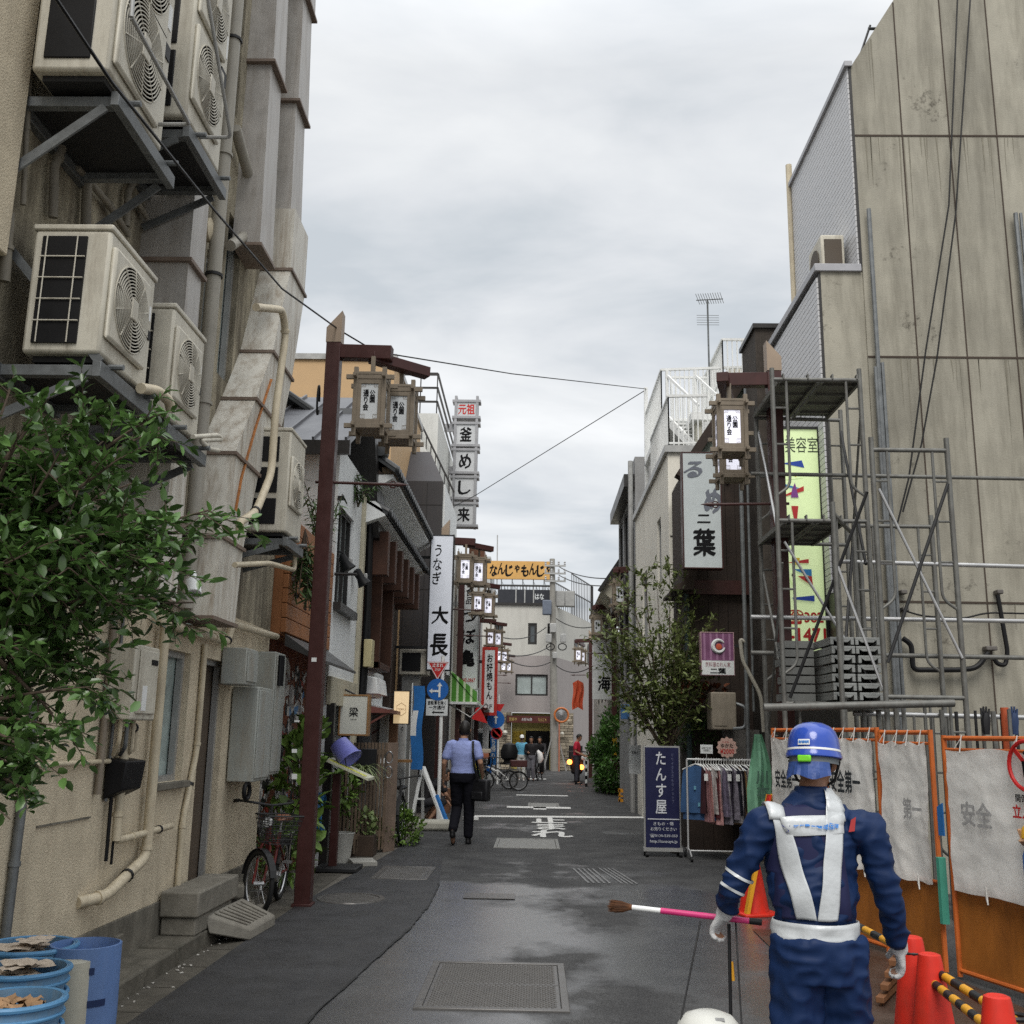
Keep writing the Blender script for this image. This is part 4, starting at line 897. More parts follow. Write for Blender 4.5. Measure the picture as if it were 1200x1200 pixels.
board(r, 'box', (p.x, 16.55, p.z), .24, .50, .14, mat('amber_lit', (.75, .62, .42), .4, .05, emit=.25, ecol=(1, .72, .38)), 0, BLKM, BLKM, .012)
hx = M(); 
for k in range(6): a, b2 = k*math.pi/3+math.pi/6, (k+1)*math.pi/3+math.pi/6; hx.beam((p.x+.085*math.cos(a), 16.478, p.z-.03+.10*math.sin(a)), (p.x+.085*math.cos(b2), 16.478, p.z-.03+.10*math.sin(b2)), .003, .006)
hx.out('hexagon_mark', WOODF, r); text('TERU', (p.x, 16.477, p.z-.03), .13, .03, XR, ZU, WOODF, r); M().beam((p.x-.12, 16.55, p.z+.2), (-2.75, 16.55, p.z+.2), .03, .03).out('bracket', BLKM, r)
# awning bracket in red brown
r = thing('porch_roof', 'small red brown porch roof with struts next to the square sign', 'awning', (-2.5, 16.2, 2.0))
M().prism([(-2.74, 15.3, 2.05), (-2.1, 15.3, 1.95), (-2.1, 15.3, 1.90), (-2.74, 15.3, 1.90)], (0, 1.9, 0)).out('canopy', mat('maroon_paint', (.16, .055, .045), .5, .15), r)
M().beam((-2.72, 15.35, 1.55), (-2.15, 15.35, 1.9), .03, .03).beam((-2.72, 17.1, 1.55), (-2.15, 17.1, 1.9), .03, .03).out('strut', MATS['maroon_paint'], r)
r = thing('drop_box', 'white plastic hood box above the porch roof', 'box', (-2.5, 15.8, 2.1)); M().prism([(-2.74, 15.5, 2.18), (-2.32, 15.5, 2.18), (-2.36, 15.5, 2.42), (-2.74, 15.5, 2.48)], (0, 1.0, 0)).out('hood', WHT, r, bevel=.01)
M().box(-2.70, -2.40, 15.6, 16.4, 2.14, 2.18).out('bottom_lip', WHT, r)
# posts and shelf by the entrance
ep = thing('entrance_frame', 'grey and white timber door posts with a small wooden shelf under the amber sign', 'door frame', (-2.4, 17.5, 0))
for i, (x, y, c) in enumerate(((-2.55, 16.0, (.14, .145, .15)), (-2.42, 17.0, (.42, .42, .40)), (-2.3, 17.25, (.22, .12, .07)), (-2.18, 17.45, (.45, .46, .45)))):
    M().box(x-.07, x+.07, y-.06, y+.06, 0, 2.0).out('post', mat(f'post_{"abcd"[i]}', c, .6, .15, dirt=.3), ep, bevel=.006)
M().box(-2.55, -1.98, 17.0, 17.3, 1.16, 1.20).out('shelf', WOODF, ep); text('酒\nや', (-2.18, 17.385, 1.75), .05, .26, XR, ZU, INK, ep)
# tall white eel banner sign
p = W(516, 705, 20.3)
r = thing('banner_sign', 'tall lit white sign with brushed black characters behind the lantern post and stop sign', 'sign', (p.x, 20.3, p.z))
hh = 2.66; board(r, 'box', (p.x, 20.4, p.z), .44, hh, .16, SGL, 0, BLKM, BLKM, .025)
text('う\nな\nぎ', (p.x-.08, 20.318, p.z+hh*.28), .17, .80, XR, ZU, INK, r, nib=.015, skew=.05)
text('大', (p.x+.0, 20.318, p.z-hh*.10), .32, .34, XR, ZU, INK, r, nib=.03); text('長', (p.x+.0, 20.318, p.z-hh*.32), .34, .42, XR, ZU, INK, r, nib=.03)
M().beam((p.x-.2, 20.4, p.z+.9), (-2.9, 20.4, p.z+.9), .05, .05).beam((p.x-.2, 20.4, p.z-.9), (-2.9, 20.4, p.z-.9), .05, .05).out('bracket', BLKM, r)
# boxed vertical sign
Y = 30.6; r = None
SGS = mat('sign_silver', (.30, .30, .31), .4, .05, metal=.3); SGG = mat('sign_grey', (.50, .51, .52), .4, .04)
p = W(545, 540, Y); r = thing('boxed_sign', 'tall stack of five framed grey panels, red characters on top, black brushed ones below', 'sign', (p.x, Y, p.z-2.4))
rows = [(468, 487, '元祖', INKR), (494, 520, '釜', INK), (525, 552, 'め', INK), (557, 582, 'し', INK), (588, 614, '来', INK)]
for (ya, yb2, ch, mk) in rows:
    a, b2 = W(545, ya+2, Y), W(545, yb2+2, Y); cz, hz = (a.z+b2.z)/2, a.z-b2.z; cx = p.x
    pn = M().box(cx-.29, cx+.29, Y, Y+.3, cz-hz/2, cz+hz/2).out('panel', SGG, r)
    for q in (-1, 1): M().box(cx-.44, cx+.44, Y-.04, Y+.34, cz+q*hz/2-.04, cz+q*hz/2+.04).out('crossbar', SGS, r, bevel=.004)
    w_ = .5 if ch == '元祖' else .36
    text(ch, (cx, Y-.004, cz), w_, hz*.62, XR, ZU, mk, pn, nib=.03)
zt, zb = W(545, 464, Y).z, W(545, 618, Y).z
for q in (-1, 1): M().box(p.x+q*.33-.04, p.x+q*.33+.04, Y-.03, Y+.33, zb, zt).out('upright', SGS, r, bevel=.004)
for yy in (500, 550, 605): z = W(545, yy, Y).z; M().box(-2.9, p.x-.33, Y+.1, Y+.2, z-.12, z+.12).out('wall_arm', SGS, r)
# white sign with つぼ亀 and red numbers
p = W(549, 745, 27.3); r = thing('vertical_sign', 'white vertical sign with four black characters and red small print below', 'sign', (p.x, 27.3, p.z))
board(r, 'box', (p.x, 27.4, p.z), .50, 2.75, .16, SGW, 0, FR_AL, FR_AL, .025)
text('食\n品', (p.x, 27.317, p.z+1.05), .2, .42, XR, ZU, INK, r, bold=.02); text('つ', (p.x, 27.317, p.z+.5), .38, .26, XR, ZU, INK, r, nib=.035)
text('ぼ', (p.x, 27.317, p.z-.02), .34, .38, XR, ZU, INK, r, nib=.035); text('亀', (p.x, 27.317, p.z-.58), .34, .42, XR, ZU, INK, r, nib=.035)
text('3843-0867', (p.x, 27.317, p.z-1.16), .40, .10, XR, ZU, INKR, r, bold=.02); M().box(p.x-.25, -2.4, 27.35, 27.45, p.z+.8, p.z+.9).out('bracket', FR_AL, r)
# red edged sign
p = W(573.5, 798, 35.4); r = thing('vertical_sign', 'narrow white sign with red borders and small black characters', 'sign', (p.x, 35.4, p.z))
board(r, 'box', (p.x, 35.5, p.z), .34, 2.1, .14, SGW, 0, mat('red_paint', (.42, .03, .02), .5, .1), mat('red_paint', (.42, .03, .02)), .10)
text('お\n好\n焼\nも\nん', (p.x, 35.418, p.z+.15), .2, 1.5, XR, ZU, INK, r, bold=.02); text('2F', (p.x, 35.418, p.z-.85), .22, .14, XR, ZU, INK, r); M().box(p.x-.2, -2.4, 35.45, 35.55, p.z+.6, p.z+.7).out('bracket', BLKM, r)
# small second white sign under the red-print one
p = W(549, 815, 29.5); r = thing('small_sign', 'small white sign with bold black lettering just under the red print sign', 'sign', (p.x, 29.5, p.z)); board(r, 'box', (p.x, 29.5, p.z), .55, .42, .1, SGW, 0); text('口福', (p.x, 29.447, p.z), .44, .26, XR, ZU, INK, r, bold=.03); M().box(p.x-.25, -2.3, 29.48, 29.52, p.z-.02, p.z+.02).out('bracket', BLKM, r)
# green striped awning
r = thing('green_awning', 'green and white striped shop awning beyond the walking man', 'awning', (-2, 27.5, 2.4))
GRN = [mat('awn_green', (.06, .22, .02), .6, .1), mat('awn_pale', (.45, .55, .35), .6, .1)]
aw = M()
for k in range(14):
    aw.c = 1 if k % 3 == 2 else 0; x0, x1 = -2.25+k*.058, -2.25+(k+1)*.058
    aw.quad((x0, 26.2, 2.42), (x1, 26.2, 2.42), (x1-.0, 26.25, 3.25-.045*k), (x0, 26.25, 3.25-.045*(k-1)))
for k in range(8): aw.c = k % 2; aw.quad((-2.25, 26.2+k*.35, 3.3), (-2.25, 26.55+k*.35, 3.3), (-1.44, 26.55+k*.35, 2.42), (-1.44, 26.2+k*.35, 2.42))
aw.out('canvas', GRN, r, fix=False); M().box(-2.25, -1.43, 26.15, 29.0, 2.36, 2.42).out('valance_bar', WHT, r)
M().tube([(-2.2, 26.3, 2.4), (-1.6, 26.3, 2.05), (-1.2, 26.3, 2.4)], .02).out('strut', FR_AL, r)
# road signs
RED = mat('sign_red', (.50, .022, .022), .4, .05); BLU = mat('sign_blue', (.015, .12, .42), .4, .05)
def tri(m, c, s_, d, inner=False): m.prism([V(c)+V((-s_, 0, s_*.58)), V(c)+V((0, 0, -s_*1.15)), V(c)+V((s_, 0, s_*.58))], (0, d, 0))
p = W(513, 783, 19.4); r = thing('stop_sign_post', 'white pole with red stop triangle, blue arrow disc and white plate', 'road sign', (-1.78, 19.45, 0))
M().cyl((-1.72, 19.45, 0), (-1.72, 19.45, 3.05), .035).out('pole', WHT, r)
t_ = M(); tri(t_, (p.x, 19.40, p.z), .20, .01); tw = t_.out('triangle', RED, r)
eb = M(); cc = V((p.x, 19.395, p.z))
pts_ = [cc+V((-.18, 0, .18*.58-.002)), cc+V((0, 0, -.18*1.1)), cc+V((.18, 0, .18*.58-.002))]
for a, b2 in zip(pts_, pts_[1:]+pts_[:1]): eb.beam(a, b2, .002, .012)
eb.out('border', WHT, tw); text('止まれ', (p.x, 19.394, p.z+.055), .2, .07, XR, ZU, WHT, tw, bold=.02); text('STOP', (p.x, 19.394, p.z-.03), .10, .045, XR, ZU, WHT, tw, bold=.015)
p2 = W(513, 808, 19.4); dsc = M().lathe([(.001, -.008), (.2, -.008), (.2, .004), (.001, .004)], (p2.x, 19.40, p2.z), 32, 'Y').out('disc', BLU, r)
ar = M()
def arrow(mm, c, dx, dz, L_, w_, hd):
    d = V((dx, 0, dz)).normalized(); n_ = V((-d.z, 0, d.x)); c = V(c); mm.quad(c-n_*w_, c+n_*w_, c+n_*w_+d*L_, c-n_*w_+d*L_); mm.quad(c+d*L_-n_*hd, c+d*L_+n_*hd, c+d*(L_+hd*1.4))
arrow(ar, (p2.x+.035, 19.386, p2.z-.14), 0, 1, .20, .018, .05); arrow(ar, (p2.x+.02, 19.3862, p2.z-.03), -1, 0, .12, .018, .045)
ar.out('arrows', WHT, dsc, fix=False)
p3_ = W(512, 829, 19.4); pl_ = M().box(p3_.x-.2, p3_.x+.2, 19.40, 19.41, p3_.z-.15, p3_.z+.15).out('plate', SGW, r)
text('自転車を除く', (p3_.x, 19.397, p3_.z+.085), .33, .075, XR, ZU, INK, pl_, bold=.02); text('一方通行', (p3_.x, 19.397, p3_.z-.0), .30, .07, XR, ZU, INK, pl_, bold=.02)
ar = M(); arrow(ar, (p3_.x+.13, 19.397, p3_.z-.09), -1, 0, .18, .012, .03); ar.out('arrow', INK, pl_, fix=False)
r = thing('far_sign_post', 'farther sign post with red triangle, blue arrow disc and no parking disc', 'road sign', (-1.45, 36, 0))
p = W(581, 831, 36); M().cyl((p.x+.1, 36.05, 0), (p.x+.1, 36.05, 3), .035).out('pole', WHT, r)
t_ = M(); tri(t_, (p.x, 36, p.z), .30, .01); t_.out('triangle', RED, r)
p = W(581, 843, 36); d_ = M().lathe([(.001, -.008), (.3, -.008), (.3, .004), (.001, .004)], (p.x, 36, p.z), 24, 'Y').out('disc', BLU, r); ar = M(); arrow(ar, (p.x, 35.985, p.z-.15), 0, 1, .2, .03, .08); ar.out('arrow', WHT, d_, fix=False)
p = W(581, 852, 36); M().box(p.x-.27, p.x+.27, 36, 36.01, p.z-.12, p.z+.12).out('plate', SGW, r)
p = W(582, 859, 36); d_ = M().lathe([(.001, -.006), (.2, -.008), (.2, .004), (.001, .004)], (p.x, 36, p.z), 24, 'Y').out('no_parking_disc', RED, r); M().lathe([(.001, -.012), (.15, -.012)], (p.x, 35.97, p.z), 24, 'Y').out('disc_field', BLU, d_); M().beam((p.x-.13, 35.94, p.z+.13), (p.x+.13, 35.94, p.z-.13), .01, .05).out('disc_bar', RED, d_)
p = W(562, 838, 33); r = thing('yield_flag', 'red triangular pennant hanging off the far awning', 'flag', (p.x, 33, p.z)); M().prism([(p.x-.05, 33, p.z+.35), (p.x+.25, 33, p.z-.25), (p.x-.25, 33, p.z-.12)], (0, .03, 0)).out('cloth', RED, r)
# blue nobori banner
r = thing('banner_flag', 'blue and white vertical cloth flag hanging by the door posts', 'flag', (-2.2, 18.6, .9))
fl = M(); 
for j in range(10):
    for i in range(2):
        def q(i, j): return V((-2.16+.10*i+.02*math.sin(j*.9), 18.6+.04*math.sin(j*.7+i), 2.45-j*.145))
        fl.c = 1 if j in (3, 4, 5) and i == 0 else 0; fl.quad(q(i, j), q(i+1, j), q(i+1, j+1), q(i, j+1))
fl.out('cloth', [mat('flag_blue', (.02, .14, .40), .7, .1), WHT], r, fix=False); M().cyl((-2.18, 18.65, .3), (-2.18, 18.65, 2.5), .012).out('pole', WHT, r)
r = thing('banner_flag', 'blue vertical shop flag far down the left by the bicycles', 'flag', (-1.6, 37.5, .6)); 
for x_, c_ in ((570, WHT), (577, MATS['flag_blue'])):
    p = W(x_, 880, 37.5); M().box(p.x-.14, p.x+.14, 37.5, 37.53, .6, 2.1).out('cloth', c_, r)
p = W(578, 880, 37.5); text('お\n持\nち\n帰\nり', (p.x-.0, 37.498, 1.4), .16, 1.2, XR, ZU, WHT, r, bold=.02)

# ================================================================== LEFT GROUND CLUTTER
r = thing('door_step', 'worn concrete block doorstep in two courses at the recessed door', 'step', (-2.5, 8.5, 0))
M().box(-2.73, -2.44, 7.95, 9.0, .26, .44).out('tread_block', CONC, r, bevel=.015); M().box(-2.72, -2.46, 7.98, 8.9, .13, .255).out('base_block', CONC, r, bevel=.012)
mat('old_concrete', (.21, .195, .165), .85, .2, 8, .4, 60, dirt=.5, dcol=(.07, .06, .05))
rp = M(); vs_ = [(-2.48, 8.25, .24), (-2.43, 9.1, .24), (-2.16, 9.2, .09), (-2.20, 8.55, .09), (-2.44, 8.25, .10), (-2.40, 9.1, .10), (-2.16, 9.2, 0), (-2.20, 8.55, 0)]
rp.add(vs_, [(0, 3, 2, 1), (4, 5, 6, 7), (0, 1, 5, 4), (1, 2, 6, 5), (2, 3, 7, 6), (3, 0, 4, 7)])
r = thing('kerb_ramp', 'tilted grooved concrete kerb ramp lying by the doorstep', 'ramp', (-2.3, 8.7, 0)); rp.out('slab', MATS['old_concrete'], r, bevel=.015)
gv = M()
for k in range(7):
    f = .12+k*.12; a, b2 = V(vs_[0]).lerp(V(vs_[1]), f), V(vs_[3]).lerp(V(vs_[2]), f); gv.beam(a.lerp(b2, .12)+ZU*.006, a.lerp(b2, .85)+ZU*.006, .022, .012)
gv.out('ridges', MATS['old_concrete'], r, bevel=.004)
r = thing('rubble_block', 'broken concrete blocks stacked behind the bicycle wheel', 'block', (-2.6, 9.65, 0))
for x, y, z, s_ in ((-2.66, 9.62, .22, .2), (-2.56, 9.7, .07, .17), (-2.66, 9.86, .08, .2), (-2.42, 9.75, .05, .12)): M().cbox((x, y, z), (s_, s_*1.2, s_*.6), .3).out('block', CONC, r, bevel=.02)
# lectern menu stand
r = thing('menu_stand', 'dark wooden stand with a sloping open menu on it', 'stand', (-2.36, 12.85, 0))
M().box(-2.42, -2.33, 12.8, 12.9, 0, 1.12).out('post', BROWNRED, r, bevel=.005); M().box(-2.55, -2.05, 12.6, 13.1, .01, .06).out('base', BLKM, r, bevel=.01)
def slope(x, y, dz=0): return V((x, y, 1.28-(x+2.5)*.42+dz))
M().add([slope(-2.52, 12.6), slope(-1.96, 12.6), slope(-1.96, 13.1), slope(-2.52, 13.1), slope(-2.52, 12.6, .03), slope(-1.96, 12.6, .03), slope(-1.96, 13.1, .03), slope(-2.52, 13.1, .03)], [(3, 2, 1, 0), (4, 5, 6, 7), (0, 1, 5, 4), (1, 2, 6, 5), (2, 3, 7, 6), (3, 0, 4, 7)]).out('menu_board', mat('menu_cream', (.55, .55, .42), .5, .1), r)
M().add([slope(-2.45, 12.63, .033), slope(-2.0, 12.63, .033), slope(-2.0, 12.8, .033), slope(-2.45, 12.8, .033)], [(0, 1, 2, 3)]).out('menu_print', mat('menu_print', (.55, .55, .08), .5, .3, 20), r, fix=False)
c = V((-2.3, 12.85, 1.38)); d = V((.55, -.25, -.65)).normalized()
r = thing('bucket', 'periwinkle blue bucket tipped over the menu stand post', 'bucket', tuple(c))
M().tube([c-d*.14, c-d*.135, c+d*.10, c+d*.115, c+d*.13], [.10, .115, .15, .165, .165], 24, caps=False).tube([c-d*.14, c-d*.138], [.10, .098], 24).out('pail', mat('periwinkle', (.17, .18, .50), .4, .06), r)
M().tube([c+d*.05+V((0, -.12, -.03)), c+d*.1+V((0, -.1, -.15)), c+d*.02+V((.02, .05, -.17))], .006).out('handle', BLKM, r)
# hose coil
r = M()
for k in range(7): r.tube([(-2.62+.012*k, 13.0+.13*math.cos(t), .62+.26*math.sin(t)) for t in np.linspace(0, 6.28, 24)[:-1]], .012, 6, closed=True)
r.out('garden_hose', mat('hose_blue', (.03, .16, .36), .4, .1), label='coiled blue garden hose hung behind the maroon post', cat='hose')
# picket gate panel
r = thing('picket_fence', 'weathered brown picket fence below the square sign, with a letter box on it', 'fence', (-2.3, 15.5, 0))
PK = mat('picket', (.135, .095, .065), .8, .3, 8, .2, 40, dirt=.4)
pk = M(); a, b2 = V((-2.55, 13.9, 0)), V((-2.08, 14.9, 0))
for k in range(14):
    q_ = a.lerp(b2, k/13); pk.cbox((q_.x, q_.y, .76), (.035, .02, 1.44), .4)
for z in (.25, 1.35): pk.beam(a+ZU*z+V((0, .03, 0)), b2+ZU*z+V((0, .03, 0)), .03, .07)
pk.out('pickets', PK, r, bevel=.003)
M().cbox((-2.01, 15.05, .74), (.03, .30, 1.48), -.35).out('board_end', mat('board_pale', (.23, .165, .125), .8, .2, 5, dirt=.4), r, bevel=.004)
c = a.lerp(b2, .55); lb = M().cbox((c.x, c.y-.08, 1.22), (.30, .14, .36), .4).out('letter_box', BLK, r, bevel=.01); M().cbox((c.x+.03, c.y-.16, 1.13), (.05, .006, .02), .4).out('slot_plate', SGW, lb)
r2 = thing('wire_basket', 'small chrome wire hanger fixed at the picket fence end', 'hanger', (-2.0, 14.85, 1.2)); w_ = M()
for z in (1.08, 1.28): w_.tube([(-2.02+.05*math.cos(t), 14.8, z+.08*math.sin(t)) for t in np.linspace(0, 6.28, 14)[:-1]], .01, 6, closed=True)
w_.out('rings', STEEL, r2)
r = thing('standpipe', 'old white water meter on a pipe beside the gate', 'water pipe', (-2.3, 15.7, 0)); M().tube([(-2.3, 15.75, .1), (-2.3, 15.75, 1.15)], .03).out('pipe', FR_AL, r); M().lathe([(.05, -.06), (.08, 0), (.05, .07)], (-2.22, 15.72, 1.18), 14).out('meter', WHT, r)
M().cbox((-2.12, 13.5, .03), (.3, .45, .05), .3).out('paving_slab', mat('pale_slab', (.32, .31, .28), .8, .15), label='loose pale paving slab beside the white pot', cat='slab')
# low bench / barrier (white trestle) with base by the stop sign
r = thing('trestle_barrier', 'white and blue trestle barrier standing by the stop sign pole', 'barrier', (-1.75, 18.9, 0))
t_ = M().beam((-1.98, 18.85, 1.02), (-2.12, 18.6, .05), .05, .03).beam((-1.98, 18.95, 1.02), (-1.98, 19.3, .05), .05, .03).beam((-2.05, 18.72, .5), (-1.9, 18.7, .5), .03, .03); t_.out('rear_leg', WHT, r)
t_ = M().beam((-1.97, 18.9, 1.04), (-1.50, 18.65, .02), .10, .04); t_.out('front_leg', WHT, r); M().beam((-1.72, 18.80, .55), (-1.48, 18.66, .04), .06, .10).out('blue_band', MATS['flag_blue'], r)
M().cbox((-1.78, 18.4, .09), (.75, .42, .17), .1).out('stone_base', mat('stone_pale', (.36, .35, .30), .8, .2), r, bevel=.05)
M().cbox((-1.2, 20.6, .05), (.26, .2, .06), .4).out('white_box', WHT, label='flat white carton on the ground left of the walking man', cat='carton')
r = thing('flower_tub', 'orange flowers in a tub behind the white pole', 'plant', (-1.9, 22.5, 0)); M().lathe([(.16, 0), (.22, .5), (.001, .5)], (-1.9, 22.5, 0), 16).out('tub', mat('tub', (.2, .1, .06), .7), r)

# ------------------------------------------------------------------ bicycles
def bicycle(name, label, loc, rz, steer, frame_m, rad=.27, basket=True, lean=0.0, saddle_m=None, group='bicycles in the street', child=False):
    """built along +y: front wheel at +y"""
    r = thing(name, label, 'bicycle', (0, 0, 0), group)
    L_ = .5; wb = 1.02
    def wheel(c, ang, nm):
        w_ = M(); ax = V((math.cos(ang), math.sin(ang), 0)); fw_ = V((-math.sin(ang), math.cos(ang), 0)); c = V(c)
        w_.tube([c+fw_*(rad*math.cos(t))+ZU*(rad*math.sin(t)) for t in np.linspace(0, 2*math.pi, 37)[:-1]], .022, 8, closed=True)
        o = w_.out(nm, RUBBER, r)
        rm_ = M().tube([c+fw_*((rad-.03)*math.cos(t))+ZU*((rad-.03)*math.sin(t)) for t in np.linspace(0, 2*math.pi, 37)[:-1]], .010, 6, closed=True); rm_.out('rim', STEEL, o)
        sp_ = M()
        for k in range(18): t = k*math.pi/9; e_ = (1 if k % 2 else -1)*.02; sp_.tube([c+ax*e_, c+fw_*((rad-.03)*math.cos(t))+ZU*((rad-.03)*math.sin(t))], .0022, 4)
        sp_.out('spokes', STEEL, o); M().tube([c-ax*.05, c+ax*.05], .02, 8).out('hub', STEEL, o)
    rear, front = V((0, -wb/2, rad+.02)), V((0, wb/2, rad+.02))
    wheel(rear, 0, 'wheel'); wheel(front, steer, 'wheel')
    hd = V((0, wb/2-.16, .62)); ht = V((0, wb/2-.22, .82)); bb = V((0, -.06, .28)); st_ = V((0, -.22, .66))
    f = M(); f.tube([hd, bb], .02); f.tube([bb, st_], .016); f.tube([V((0, wb/2-.19, .72)), V((0, -.17, .52))], .016)
    for s_ in (-1, 1): f.tube([bb+V((s_*.03, 0, 0)), rear+V((s_*.05, 0, 0))], .010); f.tube([V((s_*.02, -.18, .55)), rear+V((s_*.05, 0, 0))], .009)
    f.tube([hd, ht], .022); f.out('frame', frame_m, r)
    ax = V((math.cos(steer), math.sin(steer), 0)); fk = M()
    for s_ in (-1, 1): fk.tube([hd+ax*(s_*.03), hd+ax*(s_*.05)+(front-hd)*.15, front+ax*(s_*.05)], .011)
    fk.out('fork', frame_m, r)
    hb = M().tube(round_path([ht, ht+ZU*.12], .02), .014); fw_ = V((-math.sin(steer), math.cos(steer), 0)); top = ht+ZU*.12
    hb.tube(round_path([top-ax*.27-fw_*.14+ZU*.03, top-ax*.22+ZU*.03, top, top+ax*.22+ZU*.03, top+ax*.27-fw_*.14+ZU*.03], .05), .011)
    for s_ in (-1, 1): hb.tube([top+ax*(s_*.27)-fw_*.14+ZU*.03, top+ax*(s_*.275)-fw_*.22+ZU*.02], .017)
    hb.out('handlebar', BLKM, r)
    M().tube([st_, st_+V((0, -.02, .1))], .012).out('seat_post', STEEL, r)
    sd = M().tube([st_+V((0, -.14, .12)), st_+V((0, -.12, .13)), st_+V((0, -.04, .13)), st_+V((0, .06, .125)), st_+V((0, .12, .12))], [.05, .095, .08, .035, .02], 12)
    for i in range(len(sd.v)): sd.v[i].z = (sd.v[i].z-(st_.z+.12))*.4+st_.z+.12
    sd.out('saddle', saddle_m or BLK, r)
    for c, a_ in ((front, steer), (rear, 0)):
        fd = M(); u = V((-math.sin(a_), math.cos(a_), 0)); pr_ = None; axx = V((math.cos(a_), math.sin(a_), 0))
        for t in np.linspace(.3, 3.0, 14):
            pnt = c+u*((rad+.035)*math.cos(t))+ZU*((rad+.035)*math.sin(t))
            if pr_ is not None: fd.quad(pr_-axx*.03, pr_+axx*.03, pnt+axx*.03, pnt-axx*.03)
            pr_ = pnt
        fd.out('mudguard', BLKM, r, fix=False)
    M().cyl(bb-V((.06, 0, 0)), bb+V((.06, 0, 0)), .05).tube([bb+V((.07, 0, 0)), bb+V((.07, .12, -.12))], .01).tube([bb-V((.07, 0, 0)), bb-V((.07, .12, -.12))], .01).cbox(bb+V((.11, .12, -.12)), (.08, .06, .02)).cbox(bb+V((-.11, -.12, .12)), (.08, .06, .02)).out('crank', STEEL, r)
    rk = M()
    for s_ in (-1, 1): rk.tube([rear+V((s_*.06, 0, 0)), V((s_*.06, rear.y, rear.z+rad+.08)), V((s_*.06, rear.y+.25, rear.z+rad+.08))], .006, 6); 
    rk.tube([V((-.06, rear.y-.15, rear.z+rad+.08)), V((-.06, rear.y+.2, rear.z+rad+.08))], .006, 6).tube([V((.06, rear.y-.15, rear.z+rad+.08)), V((.06, rear.y+.2, rear.z+rad+.08))], .006, 6); rk.out('rear_rack', STEEL, r)
    M().tube([rear+V((.04, .05, 0)), V((.2, rear.y+.1, .02))], .008).out('kickstand', STEEL, r)
    if basket:
        b_ = M(); c = hd+fw_*.20+ZU*.02; w0, w1, h_ = .12, .17, .24
        for k in range(7):
            z = h_*k/6; w_ = w0+(w1-w0)*k/6; q_ = [c+ax*(sx*w_)+fw_*(sy*w_*.8)+ZU*z for sx, sy in ((-1, -1), (1, -1), (1, 1), (-1, 1))]
            b_.tube(q_, .004 if k < 6 else .008, 4, closed=True)
        for k in range(9):
            f_ = -1+k/4
            for sy in (-1, 1): b_.tube([c+ax*(f_*w0)+fw_*(sy*w0*.8), c+ax*(f_*w1)+fw_*(sy*w1*.8)+ZU*h_], .003, 4); b_.tube([c+fw_*(f_*w0*.8)+ax*(sy*w0), c+fw_*(f_*w1*.8)+ax*(sy*w1)+ZU*h_], .003, 4)
        b_.out('basket', BLKM, r)
    if child:
        M().cbox(V((0, rear.y, .78)), (.3, .36, .06)).cbox(V((0, rear.y-.17, .95)), (.3, .06, .4)).cbox(V((-.15, rear.y, .86)), (.04, .3, .2)).cbox(V((.15, rear.y, .86)), (.04, .3, .2)).out('child_seat', BLK, r, bevel=.03)
    r.location = loc; r.rotation_euler = (0, lean, rz)
    return r
bk = bicycle('bicycle', 'red framed bicycle with brown saddle leaning by the meter cabinets', (-2.46, 10.1, 0), R(182), R(38), mat('bike_red', (.13, .018, .015), .35, .1), .265, True, R(-3), mat('saddle_brown', (.28, .11, .06), .4))
M().lathe([(.03, -.02), (.045, .02), (.04, .06)], (0, .36, .80), 12, 'Y').out('headlamp', WHT, bk)
bicycle('bicycle', 'dark sports bicycle propped against the picket fence end', (-1.98, 16.4, 0), R(186), R(-8), BLKM, .33, False, R(4))
# parked group at the far left
bk2 = bicycle('bicycle', 'dark bicycle with rear box parked across the street beyond the walking man', (-.95, 31.9, 0), R(98), R(0), BLKM, .27, True, 0)
M().cbox((0, -.5, .80), (.34, .5, .2)).out('rear_box', mat('box_maroon', (.06, .02, .02), .5), bk2, bevel=.02)
bk3 = bicycle('bicycle', 'bicycle with a dark child seat cover, behind the boxed bicycle', (-1.25, 32.9, 0), R(80), R(20), WHT, .27, True, 0, child=True)
M().lathe([(.001, .46), (.2, .40), (.28, .2), (.26, 0), (.2, -.06)], (0, -.5, .95), 16).out('seat_cover', BLK, bk3)
bicycle('bicycle', 'bicycle facing the camera next to the yellow carton pile', (-1.55, 31.2, 0), R(170), R(10), mat('bike_green', (.03, .12, .06), .4), .27, True, 0)
r = thing('goods_pile', 'pile of yellow and red goods cartons on the street left of the parked bicycles', 'cartons', (-1.8, 31.6, 0))
for x, y, z, w_, h_, c_ in ((-1.75, 31.5, .25, .4, .5, (.05, .22, .08)), (-1.75, 31.5, .72, .38, .42, (.62, .50, .03)), (-1.6, 32.0, 1.0, .5, .16, (.35, .12, .07)), (-1.7, 32.2, .45, .5, .9, (.3, .25, .2)), (-1.5, 32.1, 1.15, .4, .12, (.4, .36, .3)), (-1.85, 31.9, 1.1, .3, .2, (.2, .3, .33))):
    M().cbox((x, y, z), (w_, .35, h_)).out('carton', mat('carton_%d%d%d' % tuple(int(q*100) for q in c_), c_, .6, .15), r, bevel=.01)
r = thing('vending_machine', 'white and blue vending machine behind the far parked bicycles', 'vending machine', (-2.0, 39.5, 0)); M().box(-2.3, -1.45, 39.2, 39.9, 0, 1.85).out('cabinet', SGW, r, bevel=.02); M().box(-2.2, -1.9, 39.19, 39.2, .95, 1.7).out('display', GLASS, r); M().box(-1.85, -1.55, 39.19, 39.2, .2, 1.7).out('blue_panel', BLU, r)

